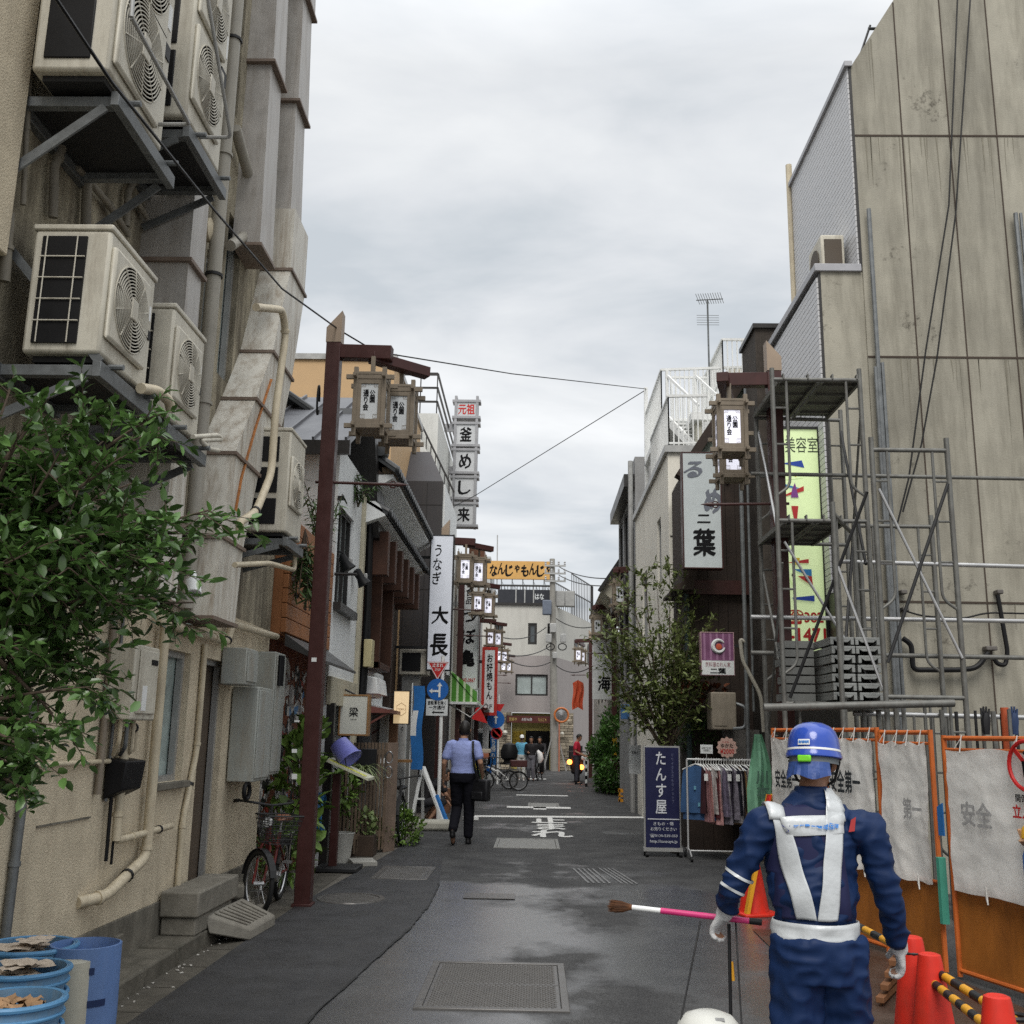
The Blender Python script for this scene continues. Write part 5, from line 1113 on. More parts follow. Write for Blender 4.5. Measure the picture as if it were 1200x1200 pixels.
# ------------------------------------------------------------------ rubbish bins
BINB = mat('bin_blue', (.12, .24, .38), .5, .18, 7, dirt=.7, dcol=(.22, .25, .26), dscale=(4, 4, 2)); BINR = mat('bin_rim_blue', (.08, .23, .42), .4, .1, dirt=.2, dcol=(.2, .3, .36))
def bin_(label, c, r0, h, m, paper):
    r = thing('rubbish_bin', label, 'bin', c, 'plastic bins by the left kerb')
    M().lathe([(r0*.78, 0), (r0*.8, .02), (r0*.96, h-.07), (r0*1.02, h-.065), (r0*1.03, h), (r0*.97, h+.004), (r0*.95, h-.05), (r0*.76, .03), (.001, .03)], c, 40).out('tub', m, r)
    cq = V(c); rg = M()
    for zz, rr_, q_ in ((h-.004, 1.05, .012), (h-.05, 1.03, .008), (h-.10, 1.03, .010)): rg.tube([cq+V((r0*rr_*math.cos(t), r0*rr_*math.sin(t), zz)) for t in np.linspace(0, 2*math.pi, 41)[:-1]], q_, 8, closed=True)
    rg.out('rim', BINR, r)
    M().cbox(V(c)+V((r0*.35, -r0*1.02, h-.09)), (.11, .05, .09), .3).out('handle', BINR, r, bevel=.012)
    rr = random.Random(int(h*1000)); pm_ = M()
    for k in range(9):
        a, b2 = rr.uniform(0, 6.28), rr.uniform(0, r0*.5); x, y = c[0]+b2*math.cos(a), c[1]+b2*math.sin(a)
        w_ = r0*rr.uniform(.45, .8); t = rr.uniform(0, 3); n_ = 5; g_ = [[V((x+(i/n_-.5)*w_*math.cos(t)-(j/n_-.5)*w_*math.sin(t), y+(i/n_-.5)*w_*math.sin(t)+(j/n_-.5)*w_*math.cos(t), c[2]+h-.03+rr.uniform(0, .03 if paper == 0 else .012)+.006*k-(.035 if paper == 0 else .0))) for j in range(n_+1)] for i in range(n_+1)]
        for i in range(n_):
            for j in range(n_): pm_.quad(g_[i][j], g_[i+1][j], g_[i+1][j+1], g_[i][j+1])
    o = pm_.out('waste_paper', mat('kraft_paper', (.36, .22, .12), .8, .2, 9) if not paper else mat('newsprint', (.50, .42, .34), .8, .2, 25), r, fix=False)
    return r
q = WZ(35, 1158, .62); bin_('nearest blue bin with brown paper in it and a blue lug handle', (q.x-.05, q.y, 0), .17, .58, BINB, 0)
q = WZ(12, 1133, .62); bin_('blue bin behind the nearest one, newspaper over its top', (q.x, q.y+.12, 0), .18, .59, BINB, 1)
q = WZ(5, 1115, .66); bin_('blue bin farthest back at the photo edge, mostly hidden', (q.x-.1, q.y+.45, 0), .2, .60, BINB, 1)
q = WZ(88, 1114, .60); r = thing('blue_drum', 'dented blue plastic sheet drum with dark tape patches by the kerb', 'drum', (q.x, q.y+.1, 0))
c = V((q.x, q.y+.12, 0)); M().lathe([(.16, 0), (.165, .3), (.16, .61), (.15, .612), (.14, .56), (.001, .56)], c, 32).out('shell', mat('drum_blue', (.105, .19, .40), .5, .12, 4, dirt=.2, dcol=(.3, .33, .4)), r)
for dz, w_, a0 in ((.50, .4, -1.3), (.36, .7, -1.2)):
    M().add([c+V((.1665*math.cos(a0+t*w_), .1665*math.sin(a0+t*w_), dz+zz)) for zz in (0, .03) for t in np.linspace(0, 1, 6)], [(i, i+1, i+7, i+6) for i in range(5)]).out('tape_patch', mat('tape_navy', (.015, .03, .09), .4), r, fix=False)
q = WZ(75, 1128, .56); r = thing('cream_tube', 'cream plastic canister squeezed between the nearest bin and the blue drum', 'canister', (q.x, q.y, 0)); M().lathe([(.09, 0), (.1, .3), (.095, .56), (.06, .57), (.001, .57)], (q.x+.01, q.y+.05, 0), 24).out('canister', mat('cream_plastic', (.46, .44, .36), .5, .1, dirt=.3), r)
# ================================================================== FOLIAGE
def leaf_mesh(base, dirs, lens, wid, fold=.25, droop=0.0, seed=1, tris=True):
    """numpy leaf cloud: base (n,3), dirs (n,3) unit; every leaf two folded faces"""
    g_ = np.random.default_rng(seed); n = len(base)
    d = dirs/np.linalg.norm(dirs, axis=1, keepdims=True)
    up = np.array([0, 0, 1.0])+g_.normal(0, .45, (n, 3)); s_ = np.cross(d, up); s_ /= np.linalg.norm(s_, axis=1, keepdims=True); nn = np.cross(s_, d)
    lens = lens[:, None]; w = lens*wid
    def at(f_, o_): return base+d*lens*f_+s_*w*o_+nn*w*fold*abs(o_)*2-nn*lens*droop*f_*f_
    v = np.stack([at(0, 0), at(.3, .46), at(.68, .42), at(1, 0), at(.68, -.42), at(.3, -.46), at(.3, 0), at(.68, 0)], 1).reshape(-1, 3)
    i = np.arange(n)[:, None]*8
    f = np.concatenate([i+np.array([q]) for q in ((0, 1, 6), (1, 2, 7), (1, 7, 6), (2, 3, 7), (3, 4, 7), (4, 5, 6), (4, 6, 7), (5, 0, 6))], 0)
    return v, f
def leaf_obj(name, vf, m, parent, base):
    v, f = vf; me = bpy.data.meshes.new(name)
    v = v-np.array(base)
    me.vertices.add(len(v)); me.vertices.foreach_set('co', v.astype(np.float32).ravel())
    me.loops.add(len(f)*3); me.loops.foreach_set('vertex_index', f.astype(np.int32).ravel())
    me.polygons.add(len(f)); me.polygons.foreach_set('loop_start', np.arange(0, len(f)*3, 3, dtype=np.int32)); me.polygons.foreach_set('loop_total', np.full(len(f), 3, dtype=np.int32))
    me.update(calc_edges=True); me.materials.append(m)
    o = bpy.data.objects.new(name, me); COL.objects.link(o)
    if parent is not None: o.parent = parent
    BASE[o] = V(base); return o
LEAF1 = mat('leaf_glossy', (.070, .138, .036), .3, .25, 3, island=.6, spec=.5, trl=.22)
LEAF2 = mat('leaf_olive', (.12, .15, .048), .45, .2, 3, island=.5, trl=.25)
LEAF3 = mat('leaf_hedge', (.055, .125, .025), .45, .2, 3, island=.5, trl=.2)
LEAF4 = mat('leaf_fresh', (.10, .17, .03), .5, .2, 3, island=.4)
LEAF5 = mat('leaf_bamboo', (.055, .10, .03), .5, .2, 3, island=.4)
BARK = mat('bark', (.075, .055, .04), .85, .3, 14, .5, 40)
# --- foreground evergreen at the left edge: trunk stands just outside the frame
def shoots(origin, tips, seed, r0, per, leaf_len, spread, twig_n, twig_len):
    """limbs from origin to each tip, twigs along them, leaves along the twigs"""
    g_ = random.Random(seed); br = M(); B, D, Ls = [], [], []
    for tip in tips:
        o = V(origin); t = V(tip); mid = o.lerp(t, .5)+V((g_.gauss(0, .05), g_.gauss(0, .05), g_.gauss(.05, .05)))
        pts = [o.lerp(mid, f).lerp(mid.lerp(t, f), f) for f in np.linspace(0, 1, 9)]
        br.tube(pts, [r0*(1-f*.85) for f in np.linspace(0, 1, 9)], 6)
        ln = (t-o).length
        for k in range(twig_n):
            f = g_.uniform(.25, 1.0) ; i = min(int(f*8), 7); b_ = pts[i].lerp(pts[i+1], f*8-i); ax = (pts[i+1]-pts[i]).normalized()
            d = (ax*.8+V((g_.gauss(0, 1), g_.gauss(0, 1), g_.gauss(.1, .9)))*spread).normalized()
            L_ = twig_len*g_.uniform(.5, 1.25); e_ = b_+d*L_+V((0, 0, -.12*L_))
            br.tube([b_, b_.lerp(e_, .5)+V((0, 0, .03*L_)), e_], [r0*.16, r0*.12, r0*.06], 4)
            for j in range(per):
                q_ = b_.lerp(e_, .15+.85*j/(per-1)); dd = d*.55+V((g_.gauss(0, .8), g_.gauss(0, .8), g_.gauss(.15, .6))); B.append(q_); D.append(dd); Ls.append(leaf_len*g_.uniform(.6, 1.2))
    return br, np.array([list(b) for b in B]), np.array([list(d) for d in D]), np.array(Ls)
o_ = V((-2.42, 4.05, 2.1)); T = []
for x, y, Y in ((120, 475, 4.3), (195, 495, 4.5), (190, 480, 4.1), (60, 470, 4.0), (20, 450, 4.4), (150, 530, 3.9), (252, 592, 4.2), (225, 615, 4.5), (170, 590, 4.0), (205, 640, 4.6), (180, 680, 4.1), (130, 620, 3.8), (215, 655, 4.3),
                (235, 700, 4.4), (150, 700, 3.9), (110, 560, 4.4), (80, 520, 3.8), (60, 600, 4.5), (90, 660, 3.7), (120, 740, 4.2), (60, 700, 4.1), (40, 760, 3.8), (90, 780, 4.0), (110, 800, 4.1), (70, 830, 3.9), (20, 820, 4.2), (25, 650, 3.7), (10, 540, 4.0), (15, 720, 4.5), (10, 870, 4.0),
                (130, 510, 4.6), (165, 560, 4.4), (100, 610, 4.0), (140, 660, 4.5), (75, 740, 4.4), (40, 580, 3.9), (30, 500, 3.8), (110, 700, 4.5), (50, 640, 4.3), (85, 570, 4.2), (20, 600, 4.4), (190, 620, 4.4), (160, 640, 3.9)):
    T.append(W(x-8, y+6, Y))
br, B_, D_, L_ = shoots(o_, T, 11, .022, 16, .068, .75, 18, .26)
tr = thing('evergreen_tree', 'glossy dark evergreen tree leaning in from the left edge of the photo', 'tree', (-2.42, 4.05, 0))
br.out('branch', BARK, tr); M().tube([(-2.45, 4.05, 0), (-2.40, 4.0, .8), (-2.46, 4.08, 1.5), o_, (-2.35, 4.1, 2.9), (-2.45, 4.2, 3.3)], [.07, .055, .05, .045, .03, .015], 10).out('trunk', BARK, tr)
leaf_obj('crown', leaf_mesh(B_, D_, L_, .42, .16, .12, 5), LEAF1, tr, (-2.42, 4.05, 0))
# lower hanging sprays with larger dark leaves
T = [W(x, y, Y) for x, y, Y in ((35, 880, 3.7), (50, 893, 3.6), (30, 905, 3.8), (20, 945, 3.7), (12, 960, 3.6), (40, 930, 3.65), (8, 900, 3.9), (55, 890, 3.8), (105, 805, 3.7), (60, 850, 3.6))]
br, B_, D_, L_ = shoots((-2.42, 4.05, 1.6), T, 12, .014, 11, .062, .6, 8, .16)
br.out('branch', BARK, tr); leaf_obj('crown', leaf_mesh(B_, D_, L_, .5, .2, .08, 6), LEAF1, tr, (-2.42, 4.05, 0))
# --- right hand street tree
tr = thing('street_tree', 'spindly olive green tree rising behind the navy standing sign', 'tree', (2.0, 15.6, 0))
tk = M().tube([(2.02, 15.55, 0), (2.05, 15.55, .9), (1.93, 15.6, 1.5), (1.95, 15.6, 2.1)], [.05, .045, .04, .03], 9); org = V((1.95, 15.58, 1.35)); tk.out('trunk', BARK, tr)
T = [W(x, y, 15.5+(Y-18.9)*.5) for x, y, Y in ((828, 735, 18), (822, 800, 18.2), (712, 700, 18.6), (722, 735, 18.3), (735, 690, 19.2), (745, 720, 18.8), (760, 745, 18.4), (770, 690, 19.4), (778, 740, 18.6), (795, 720, 19.3), (800, 690, 19.6), (815, 720, 19.2), (812, 760, 18.6), (790, 775, 18.4), (740, 770, 18.6), (715, 770, 18.9), (725, 800, 18.4), (765, 790, 18.7), (790, 810, 18.8), (808, 800, 19.2), (745, 820, 18.6), (705, 745, 18.8), (755, 675, 19.5), (785, 665, 19.8), (808, 680, 19.6), (735, 750, 18.2), (800, 745, 18.6))]
br, B_, D_, L_ = shoots(org, T, 14, .018, 11, .10, .75, 18, .44); br.out('branch', BARK, tr)
leaf_obj('crown', leaf_mesh(B_, D_, L_, .36, .2, .08, 8), LEAF2, tr, (2.0, 15.6, 0))
# --- hedge shrub
def shrub(name, label, c, rad, n, ll, m, wid=.45, seed=1, up=.4, cat='shrub', group=None, pot=None, shell=.55):
    g_ = np.random.default_rng(seed); d = g_.normal(0, 1, (n, 3)); d /= np.linalg.norm(d, axis=1, keepdims=True)
    rr_ = g_.uniform(shell, 1, n)**.6*(1+.16*np.sin(d[:, 0]*5+seed)+.14*np.sin(d[:, 2]*7+d[:, 1]*4))
    b_ = np.array(c)+d*rr_[:, None]*np.array(rad); k = b_[:, 2] > .03
    r = thing(name, label, cat, (c[0], c[1], 0), group)
    st_ = M(); q_ = random.Random(seed)
    for i in range(7): a = q_.uniform(0, 6.28); st_.tube([(c[0], c[1], max(0, c[2]-rad[2])), V(c)+V((math.cos(a)*rad[0]*.4, math.sin(a)*rad[1]*.4, -.1*rad[2])), V(c)+V((math.cos(a)*rad[0]*.75, math.sin(a)*rad[1]*.75, rad[2]*q_.uniform(.2, .7)))], [max(.006, .03*rad[0]), max(.005, .02*rad[0]), .004], 6)
    st_.out('stem', BARK, r)
    leaf_obj('foliage', leaf_mesh(b_[k], d[k]*.7+g_.normal(0, .5, (k.sum(), 3))+np.array([0, 0, up]), g_.uniform(.6, 1.2, k.sum())*ll, wid, .2, .1, seed), m, r, (c[0], c[1], 0))
    return r
shrub('hedge_shrub', 'dense green rounded shrub filling the right roadside beside the red shirted man', (2.85, 32.0, 1.05), (1.3, 2.2, 1.30), 9000, .15, LEAF3, seed=3)
shrub('hedge_shrub', 'dark shadowed shrub between the rounded shrub and the street tree', (3.5, 28.2, 1.0), (.9, 1.6, 1.2), 6000, .13, LEAF3, seed=4)
shrub('hedge_shrub', 'spiky low shrub above the clothes rack, below the old condenser', (2.55, 16.2, 1.75), (.5, .4, .35), 1500, .13, LEAF3, wid=.14, seed=5)
shrub('potted_plant', 'broad leaved plant climbing behind the nearest maroon post', (-2.55, 11.7, 1.0), (.22, .5, .75), 330, .17, LEAF4, wid=.55, seed=6, cat='plant')
shrub('potted_plant', 'yellow green bush in the white ribbed pot', (-2.45, 13.75, .86), (.22, .22, .30), 260, .11, LEAF4, wid=.5, seed=7, cat='plant')
shrub('potted_plant', 'low weeds around the foot of the red bicycle', (-2.62, 11.2, .35), (.22, .5, .35), 420, .09, LEAF4, wid=.4, seed=8, cat='plant')
shrub('roadside_weed', 'leafy green weed clump under the sports bicycle at the road edge', (-2.0, 16.0, .15), (.30, .45, .42), 1300, .085, LEAF4, wid=.5, seed=9, cat='weeds')
shrub('roadside_weed', 'second leafy weed clump just beyond the brown planter box', (-2.28, 15.2, .12), (.26, .4, .34), 900, .08, LEAF4, wid=.5, seed=10, cat='weeds')
shrub('potted_plant', 'small pale green plant in the brown planter box', (-2.35, 14.5, .42), (.22, .16, .18), 240, .09, mat('leaf_pale', (.20, .26, .10), .5, .2, island=.3), wid=.6, seed=11, cat='plant')
M().box(-2.58, -2.12, 14.35, 14.65, 0, .27).out('planter_box', mat('planter_brown', (.06, .04, .028), .7, .2), label='brown planter box at the foot of the picket fence', cat='planter', bevel=.01)
M().lathe([(.13, 0), (.17, .33), (.185, .36), (.17, .365), (.15, .30), (.001, .30)], (-2.45, 13.7, 0), 24).out('flower_pot', mat('pot_white', (.50, .49, .45), .5, .1, dirt=.3), label='white ribbed plastic flower pot at the left roadside', cat='pot')
def grassy(name, label, c, n, L_, m, seed, drop, wid=.05, cat='plant', rad=.05):
    g_ = np.random.default_rng(seed); r = thing(name, label, cat, (c[0], c[1], c[2])); bl = M()
    for i in range(n):
        a = g_.uniform(0, 6.28); l_ = L_*g_.uniform(.6, 1.1); u = V((math.cos(a), math.sin(a), 0)); s_ = V((-math.sin(a), math.cos(a), 0)); o = V(c)+u*rad*g_.uniform(0, 1)
        pr_ = None; el = g_.uniform(.4, 1.0)
        for k in range(6):
            f = k/5; p_ = o+u*(l_*f*(.5+.4*f))+ZU*(l_*(el*f-drop*f*f)); w_ = l_*wid*(1-f*.9)*.5
            q_ = (p_-s_*w_, p_+s_*w_)
            if pr_: bl.quad(pr_[0], pr_[1], q_[1], q_[0])
            pr_ = q_
    bl.out('blades', m, r, fix=False); M().lathe([(.05, -.12), (.07, 0), (.001, 0)], c, 12).out('holder', BLK, r); return r
grassy('spider_plant', 'spider plant with arching pale leaves hanging on the picket fence', (-2.28, 14.15, 1.12), 60, .42, mat('leaf_spider', (.20, .25, .10), .5, .2, island=.4), 3, 1.0, .06)
# bamboo like plants on the ledges
def bamboo(label, c, n, h, spread, seed):
    g_ = random.Random(seed); r = thing('bamboo_plant', label, 'plant', c, 'bamboo plants on the shop ledges'); st_ = M(); B, D, Ls = [], [], []
    for i in range(n):
        a = g_.uniform(0, 6.28); e_ = V(c)+V((math.cos(a)*spread*g_.uniform(.2, 1), math.sin(a)*spread*g_.uniform(.2, 1), h*g_.uniform(.5, 1))); m_ = V(c).lerp(e_, .5)+V((0, 0, .15*h))
        pts = [V(c).lerp(m_, f).lerp(m_.lerp(e_, f), f) for f in np.linspace(0, 1, 8)]; st_.tube(pts, .006, 5)
        for k in range(26):
            f = g_.uniform(.25, 1); q_ = pts[min(int(f*7), 6)].lerp(pts[min(int(f*7)+1, 7)], f*7-int(f*7) if f < 1 else 0); B.append(list(q_)); D.append([g_.gauss(0, 1), g_.gauss(0, 1), g_.gauss(-.4, .5)]); Ls.append(g_.uniform(.09, .19))
    st_.out('stem', BARK, r); leaf_obj('foliage', leaf_mesh(np.array(B), np.array(D), np.array(Ls), .16, .1, .15, seed), LEAF5, r, c)
bamboo('bamboo clump in front of the white wall, left of the maroon post', (-2.7, 12.7, 3.75), 10, 1.1, .35, 1)
bamboo('bamboo clump hanging over the dark verge right of the maroon post', (-2.55, 14.3, 4.75), 6, .6, .3, 2)
bamboo('bamboo drooping below the far air conditioner onto the orange fascia', (-2.5, 10.9, 3.75), 12, -.9, .32, 3)
mat('leaf_maple', (.17, .06, .03), .5, .2, island=.4)
shrub('maple_branch', 'reddish maple twigs in front of the old wall mounted condenser', (2.42, 15.6, 2.3), (.45, .25, .14), 130, .10, MATS['leaf_maple'], wid=.8, seed=15, cat='plant', shell=.2)
# ================================================================== RIGHT SIDE BUILDINGS
def concrete_wall_mat():
    m = mat('concrete_wall', (.31, .292, .24), .85, .16, 1.6, .35, 50, dirt=.6, dcol=(.10, .09, .068), dscale=(1.3, 1.3, .16), dpos=.47)
    t = m.node_tree; b = t.nodes['Principled BSDF']; L = t.links.new
    src = b.inputs['Base Color'].links[0].from_socket
    co = N(t, 'ShaderNodeTexCoord'); no = N(t, 'ShaderNodeTexNoise'); no.inputs['Scale'].default_value = 9; no.inputs['Detail'].default_value = 9; no.inputs['Roughness'].default_value = .75; L(co.outputs['Object'], no.inputs['Vector'])
    n2 = N(t, 'ShaderNodeTexNoise'); n2.inputs['Scale'].default_value = 1.1; L(co.outputs['Object'], n2.inputs['Vector'])
    mu = N(t, 'ShaderNodeMath', operation='MULTIPLY'); L(no.outputs[0], mu.inputs[0]); L(n2.outputs[0], mu.inputs[1])
    mr = N(t, 'ShaderNodeMapRange'); mr.inputs[1].default_value = .345; mr.inputs[2].default_value = .42; mr.inputs[4].default_value = .75; L(mu.outputs[0], mr.inputs[0])
    mx_ = N(t, 'ShaderNodeMix', data_type='RGBA'); L(mr.outputs[0], mx_.inputs[0]); L(src, mx_.inputs[6]); mx_.inputs[7].default_value = (.05, .043, .033, 1); L(mx_.outputs[2], b.inputs['Base Color'])
    # each cast panel has a tone of its own
    af = N(t, 'ShaderNodeVectorMath', operation='ADD'); af.inputs[1].default_value = (1.38, 0, -.2); L(co.outputs['Object'], af.inputs[0])
    sn = N(t, 'ShaderNodeVectorMath', operation='SNAP'); sn.inputs[1].default_value = (.6, 50, 3); L(af.outputs[0], sn.inputs[0])
    wn = N(t, 'ShaderNodeTexWhiteNoise'); L(sn.outputs[0], wn.inputs[0]); wr_ = N(t, 'ShaderNodeMapRange'); wr_.inputs[3].default_value = .84; wr_.inputs[4].default_value = 1.12; L(wn.outputs[0], wr_.inputs[0])
    m3 = N(t, 'ShaderNodeMix', data_type='RGBA', blend_type='MULTIPLY'); m3.inputs[0].default_value = 1; L(mx_.outputs[2], m3.inputs[6]); L(wr_.outputs[0], m3.inputs[7]); L(m3.outputs[2], b.inputs['Base Color'])
    return m
CW = concrete_wall_mat()
TILE = mat('tile_siding', (.56, .56, .57), .35, .08, 6); 
CB = thing('concrete_building', 'bare concrete party wall building on the right with grey tiled street side', 'building', (6, 14, 0))
pa_, pb_ = W(1003, 78, 12), W(1053, 0, 12); sl_ = (pb_.z-pa_.z)/(pb_.x-pa_.x); zt_ = pa_.z
w_ = M(); w_.prism([(4.02, 12, 0), (14, 12, 0), (14, 12, zt_+sl_*10), (4.02, 12, zt_)], (0, 3, 0)); o = w_.out('wall', CW, CB)
M().box(3.50, 4.018, 12.02, 15.3, 0, 7.32).out('lower_wall', CW, CB)
j = M()
for x in (4.62, 5.22, 5.82, 6.42, 7.02): j.box(x-.008, x+.008, 11.994, 12.0, 0, zt_+sl_*(x-4.02)-.02)
for z in (3.2, 6.2, 9.2): j.box(4.02, 13.9, 11.993, 12.0, z-.012, z+.012)
j.out('panel_joint', mat('joint_dark', (.06, .045, .035), .9), CB, smooth=False)
dm = M(); rr = random.Random(77)
for i in range(110):
    zt0 = rr.choice((3.18, 6.18, 9.18, 9.18, 6.18, None)); x = rr.uniform(4.1, 8.2)
    if zt0 is None: zt0 = zt_+sl_*(x-4.02)-.05
    ln, w1 = rr.uniform(.25, 1.5)*rr.uniform(.4, 1), rr.uniform(.003, .011); dx = rr.uniform(-.01, .01)
    dm.add([(x-w1, 11.9965, zt0), (x+w1, 11.9965, zt0), (x+w1*.5+dx, 11.9965, zt0-ln*.6), (x+dx, 11.9965, zt0-ln), (x-w1*.6+dx, 11.9965, zt0-ln*.5)], [(0, 1, 2, 3, 4)])
o = dm.out('drip_stain', mat('drip_stain', (.20, .185, .145), .9, .25, 9), CB, fix=False, smooth=False); o['kind'] = 'stuff'
def tile_face(x, y0, y1, za0, za1, zb0, zb1, name):
    """siding of horizontal metal tiles on a street face; top edge runs za1 (near) to zb1 (far)"""
    t = M(); z = min(za0, zb0); n = 0
    hgt = .075
    while z < max(za1, zb1):
        y = y0
        # split rows in brick bond
        off = (n % 2)*.15
        yy = [y0]+[y0+off+k*.3 for k in range(1, 14) if y0+off+k*.3 < y1]+[y1]
        for a, b2 in zip(yy, yy[1:]):
            top_a = za1+(zb1-za1)*(a-y0)/(y1-y0); top_b = za1+(zb1-za1)*(b2-y0)/(y1-y0); zt = min(z+hgt-.008, min(top_a, top_b))
            if zt > z+.01: t.box(x-.03, x-.006, a+.003, b2-.003, z, zt)
        z += hgt; n += 1
    t.out(name, TILE, CB, smooth=False)
tile_face(4.0, 12.02, 14.98, 7.35, zt_, 7.35, zt_, 'tile_cladding'); tile_face(3.48, 12.04, 15.28, 3.3, 7.26, 3.3, 7.2, 'tile_cladding')
M().box(3.99, 4.018, 12.0, 15.0, 7.43, zt_).box(3.472, 3.498, 12.02, 15.3, 0, 7.3).out('cladding_backing', FR_DK, CB)
M().box(3.42, 4.0, 11.98, 15.35, 7.32, 7.42).out('parapet_cap', mat('cap_alu', (.36, .36, .38), .4, .08), CB, bevel=.008)
M().tube([(3.96, 15.05, 7.4), (3.96, 15.05, 10.6)], .05).out('drain_pipe', CREAM, CB)
M().beam((3.98, 15.05, zt_+.03), (3.98, 11.97, zt_+.03), .10, .07).out('eave_trim', MATS['cap_alu'], CB)
ac = thing('air_conditioner', 'pale air conditioner standing on the tiled ledge of the concrete building', 'air conditioner', (3.8, 12.6, 7.42)); M().box(3.62, 3.92, 12.35, 12.95, 7.43, 8.0).out('casing', OFFW, ac, bevel=.02); M().box(3.66, 3.88, 12.335, 12.35, 7.5, 7.93).out('intake', GRL, ac); M().lathe([(.001, 0), (.2, 0), (.2, -.01)], (3.615, 12.65, 7.7), 24, 'X').out('fan_grille', GRL, ac)
# conduits on the wall, cables
for x, y0, y1, r_ in ((1018, 245, 860, .028), (1026, 430, 850, .024), (1034, 425, 860, .022), (1190, 250, 405, .028), (1196, 250, 405, .02)):
    a, b2 = W(x, y0, 11.92), W(x+(y1-y0)*.055, y1, 11.92); M().cyl((a.x, 11.92, b2.z), (a.x, 11.92, a.z), r_, n=8).out('conduit', GALV, CB)
for pts in (((1122, 0), (1112, 240), (1085, 410), (1065, 560), (1050, 620)), ((1137, 0), (1120, 250), (1098, 420), (1080, 520), (1058, 600))):
    M().tube([W(x, y, 11.9-.02*i) for i, (x, y) in enumerate(pts)], .010, 6).out('wall_cable', BLK, CB)
def hose(pts, r_, Y=11.9): return M().tube(round_path([W(x, y, Y) for x, y in pts], .12), r_, 8)
hose(((1058, 748), (1068, 755), (1070, 785), (1085, 785), (1125, 785), (1145, 783), (1158, 765)), .03).out('hose', BLK, CB)
hose(((1169, 697), (1174, 725), (1181, 765), (1178, 780), (1168, 778), (1164, 768)), .026).out('hose', BLK, CB)
hose(((1055, 714), (1080, 722), (1130, 725), (1155, 718), (1200, 719)), .010).out('wall_cable', BLK, CB)
for x, y in ((1170, 694), (1157, 760), (1163, 760), (1060, 714), (1058, 694)): c = W(x, y, 11.93); M().cbox(c, (.07, .12, .05)).out('pipe_stub', mat('stub', (.12, .11, .10), .6), CB, bevel=.01)
c = W(1020, 55, 12.2); M().tube([(c.x-.35, 12.1, c.z-.7), (c.x-.02, 12.1, c.z+.25)], .015).tube([(c.x-.05, 12.1, c.z+.2), (c.x+.1, 12.1, c.z+.2)], .02).out('roof_stay', BLKM, label='thin dark stay rod at the concrete building roof edge', cat='rod')
# dark timber house
DW = mat('burnt_boards', (.040, .028, .022), .8, .35, 3, .4, 30, dirt=.35, dcol=(.012, .01, .009), dscale=(8, 8, .3))
WH = thing('wooden_house', 'dark old wooden house with a rising gable edge behind the scaffold', 'house', (3.5, 17, 0))
bd = M(); x = 2.38; rr = random.Random(8)
def roofz(x): return 5.75+(x-2.38)*1.55
while x < 4.6:
    bd.box(x, x+.145, 16.0+rr.uniform(-.006, .006), 16.2, 0, min(roofz(x)-.75, 8)); x += .15
bd.out('board_wall', DW, WH, smooth=False)
M().add([(2.38, 16.02, 5.0), (3.6, 16.02, 6.9), (3.6, 16.02, 7.7), (2.38, 16.02, 5.75), (2.38, 16.18, 5.0), (3.6, 16.18, 6.9), (3.6, 16.18, 7.7), (2.38, 16.18, 5.75)], [(0, 1, 2, 3), (7, 6, 5, 4), (0, 3, 7, 4), (1, 5, 6, 2), (3, 2, 6, 7), (0, 4, 5, 1)]).out('gable_panel', mat('mint_plaster', (.30, .34, .29), .7, .1, dirt=.3), WH)
M().beam((2.25, 15.95, 5.65), (3.62, 15.95, 7.78), .25, .14).beam((3.0, 15.97, 5.6), (3.45, 15.97, 6.3), .06, .05).out('verge_board', DW, WH)
M().beam((2.32, 15.9, 3.9), (4.4, 15.9, 3.9), .06, .22).out('cross_beam', BROWNRED, WH)
M().box(2.3, 2.38, 16.0, 17.2, 0, 5.7).out('side_wall', DW, WH); M().quad((2.3, 16.0, 5.72), (4.6, 16.0, 9.2), (4.6, 17.3, 9.2), (2.3, 17.3, 5.72)).out('roof', MATS['tile'], WH, fix=False)
M().box(3.30, 3.72, 14.9, 15.9, 0, 7.75).box(3.74, 3.98, 15.36, 15.9, 0, 7.9).out('chimney_boards', mat('weathered_wood', (.060, .050, .042), .9, .4, 4, .6, 25, dirt=.5, dcol=(.015, .012, .01), dscale=(8, 8, .4)), WH)
M().box(3.26, 4.0, 14.85, 15.95, 7.75, 7.82).out('chimney_cap', FR_DK, WH)
M().prism([(2.40, 15.6, 4.05), (2.1, 15.6, 3.86), (2.1, 15.6, 3.82), (2.40, 15.6, 3.82)], (0, 1.4, 0)).out('side_eave', DW, WH)
M().tube([(2.33, 15.92, 3.8), (2.33, 15.92, 1.2)], .04).out('downpipe', mat('pipe_teal', (.07, .10, .10), .5), WH)
M().tube([(3.0, 14.9, .5), (3.02, 14.9, 6.6)], .03).tube([(3.1, 14.92, 2.0), (3.12, 14.9, 7.0)], .02).out('service_pipe', GALV, WH)
c = W(885, 395, 15.5); M().box(4.1, 4.35, 15.4, 15.8, 7.6, 8.35).out('flue', mat('rust_flue', (.20, .09, .05), .7, .2), label='short rusty flue beside the roof of the dark wooden house', cat='flue')
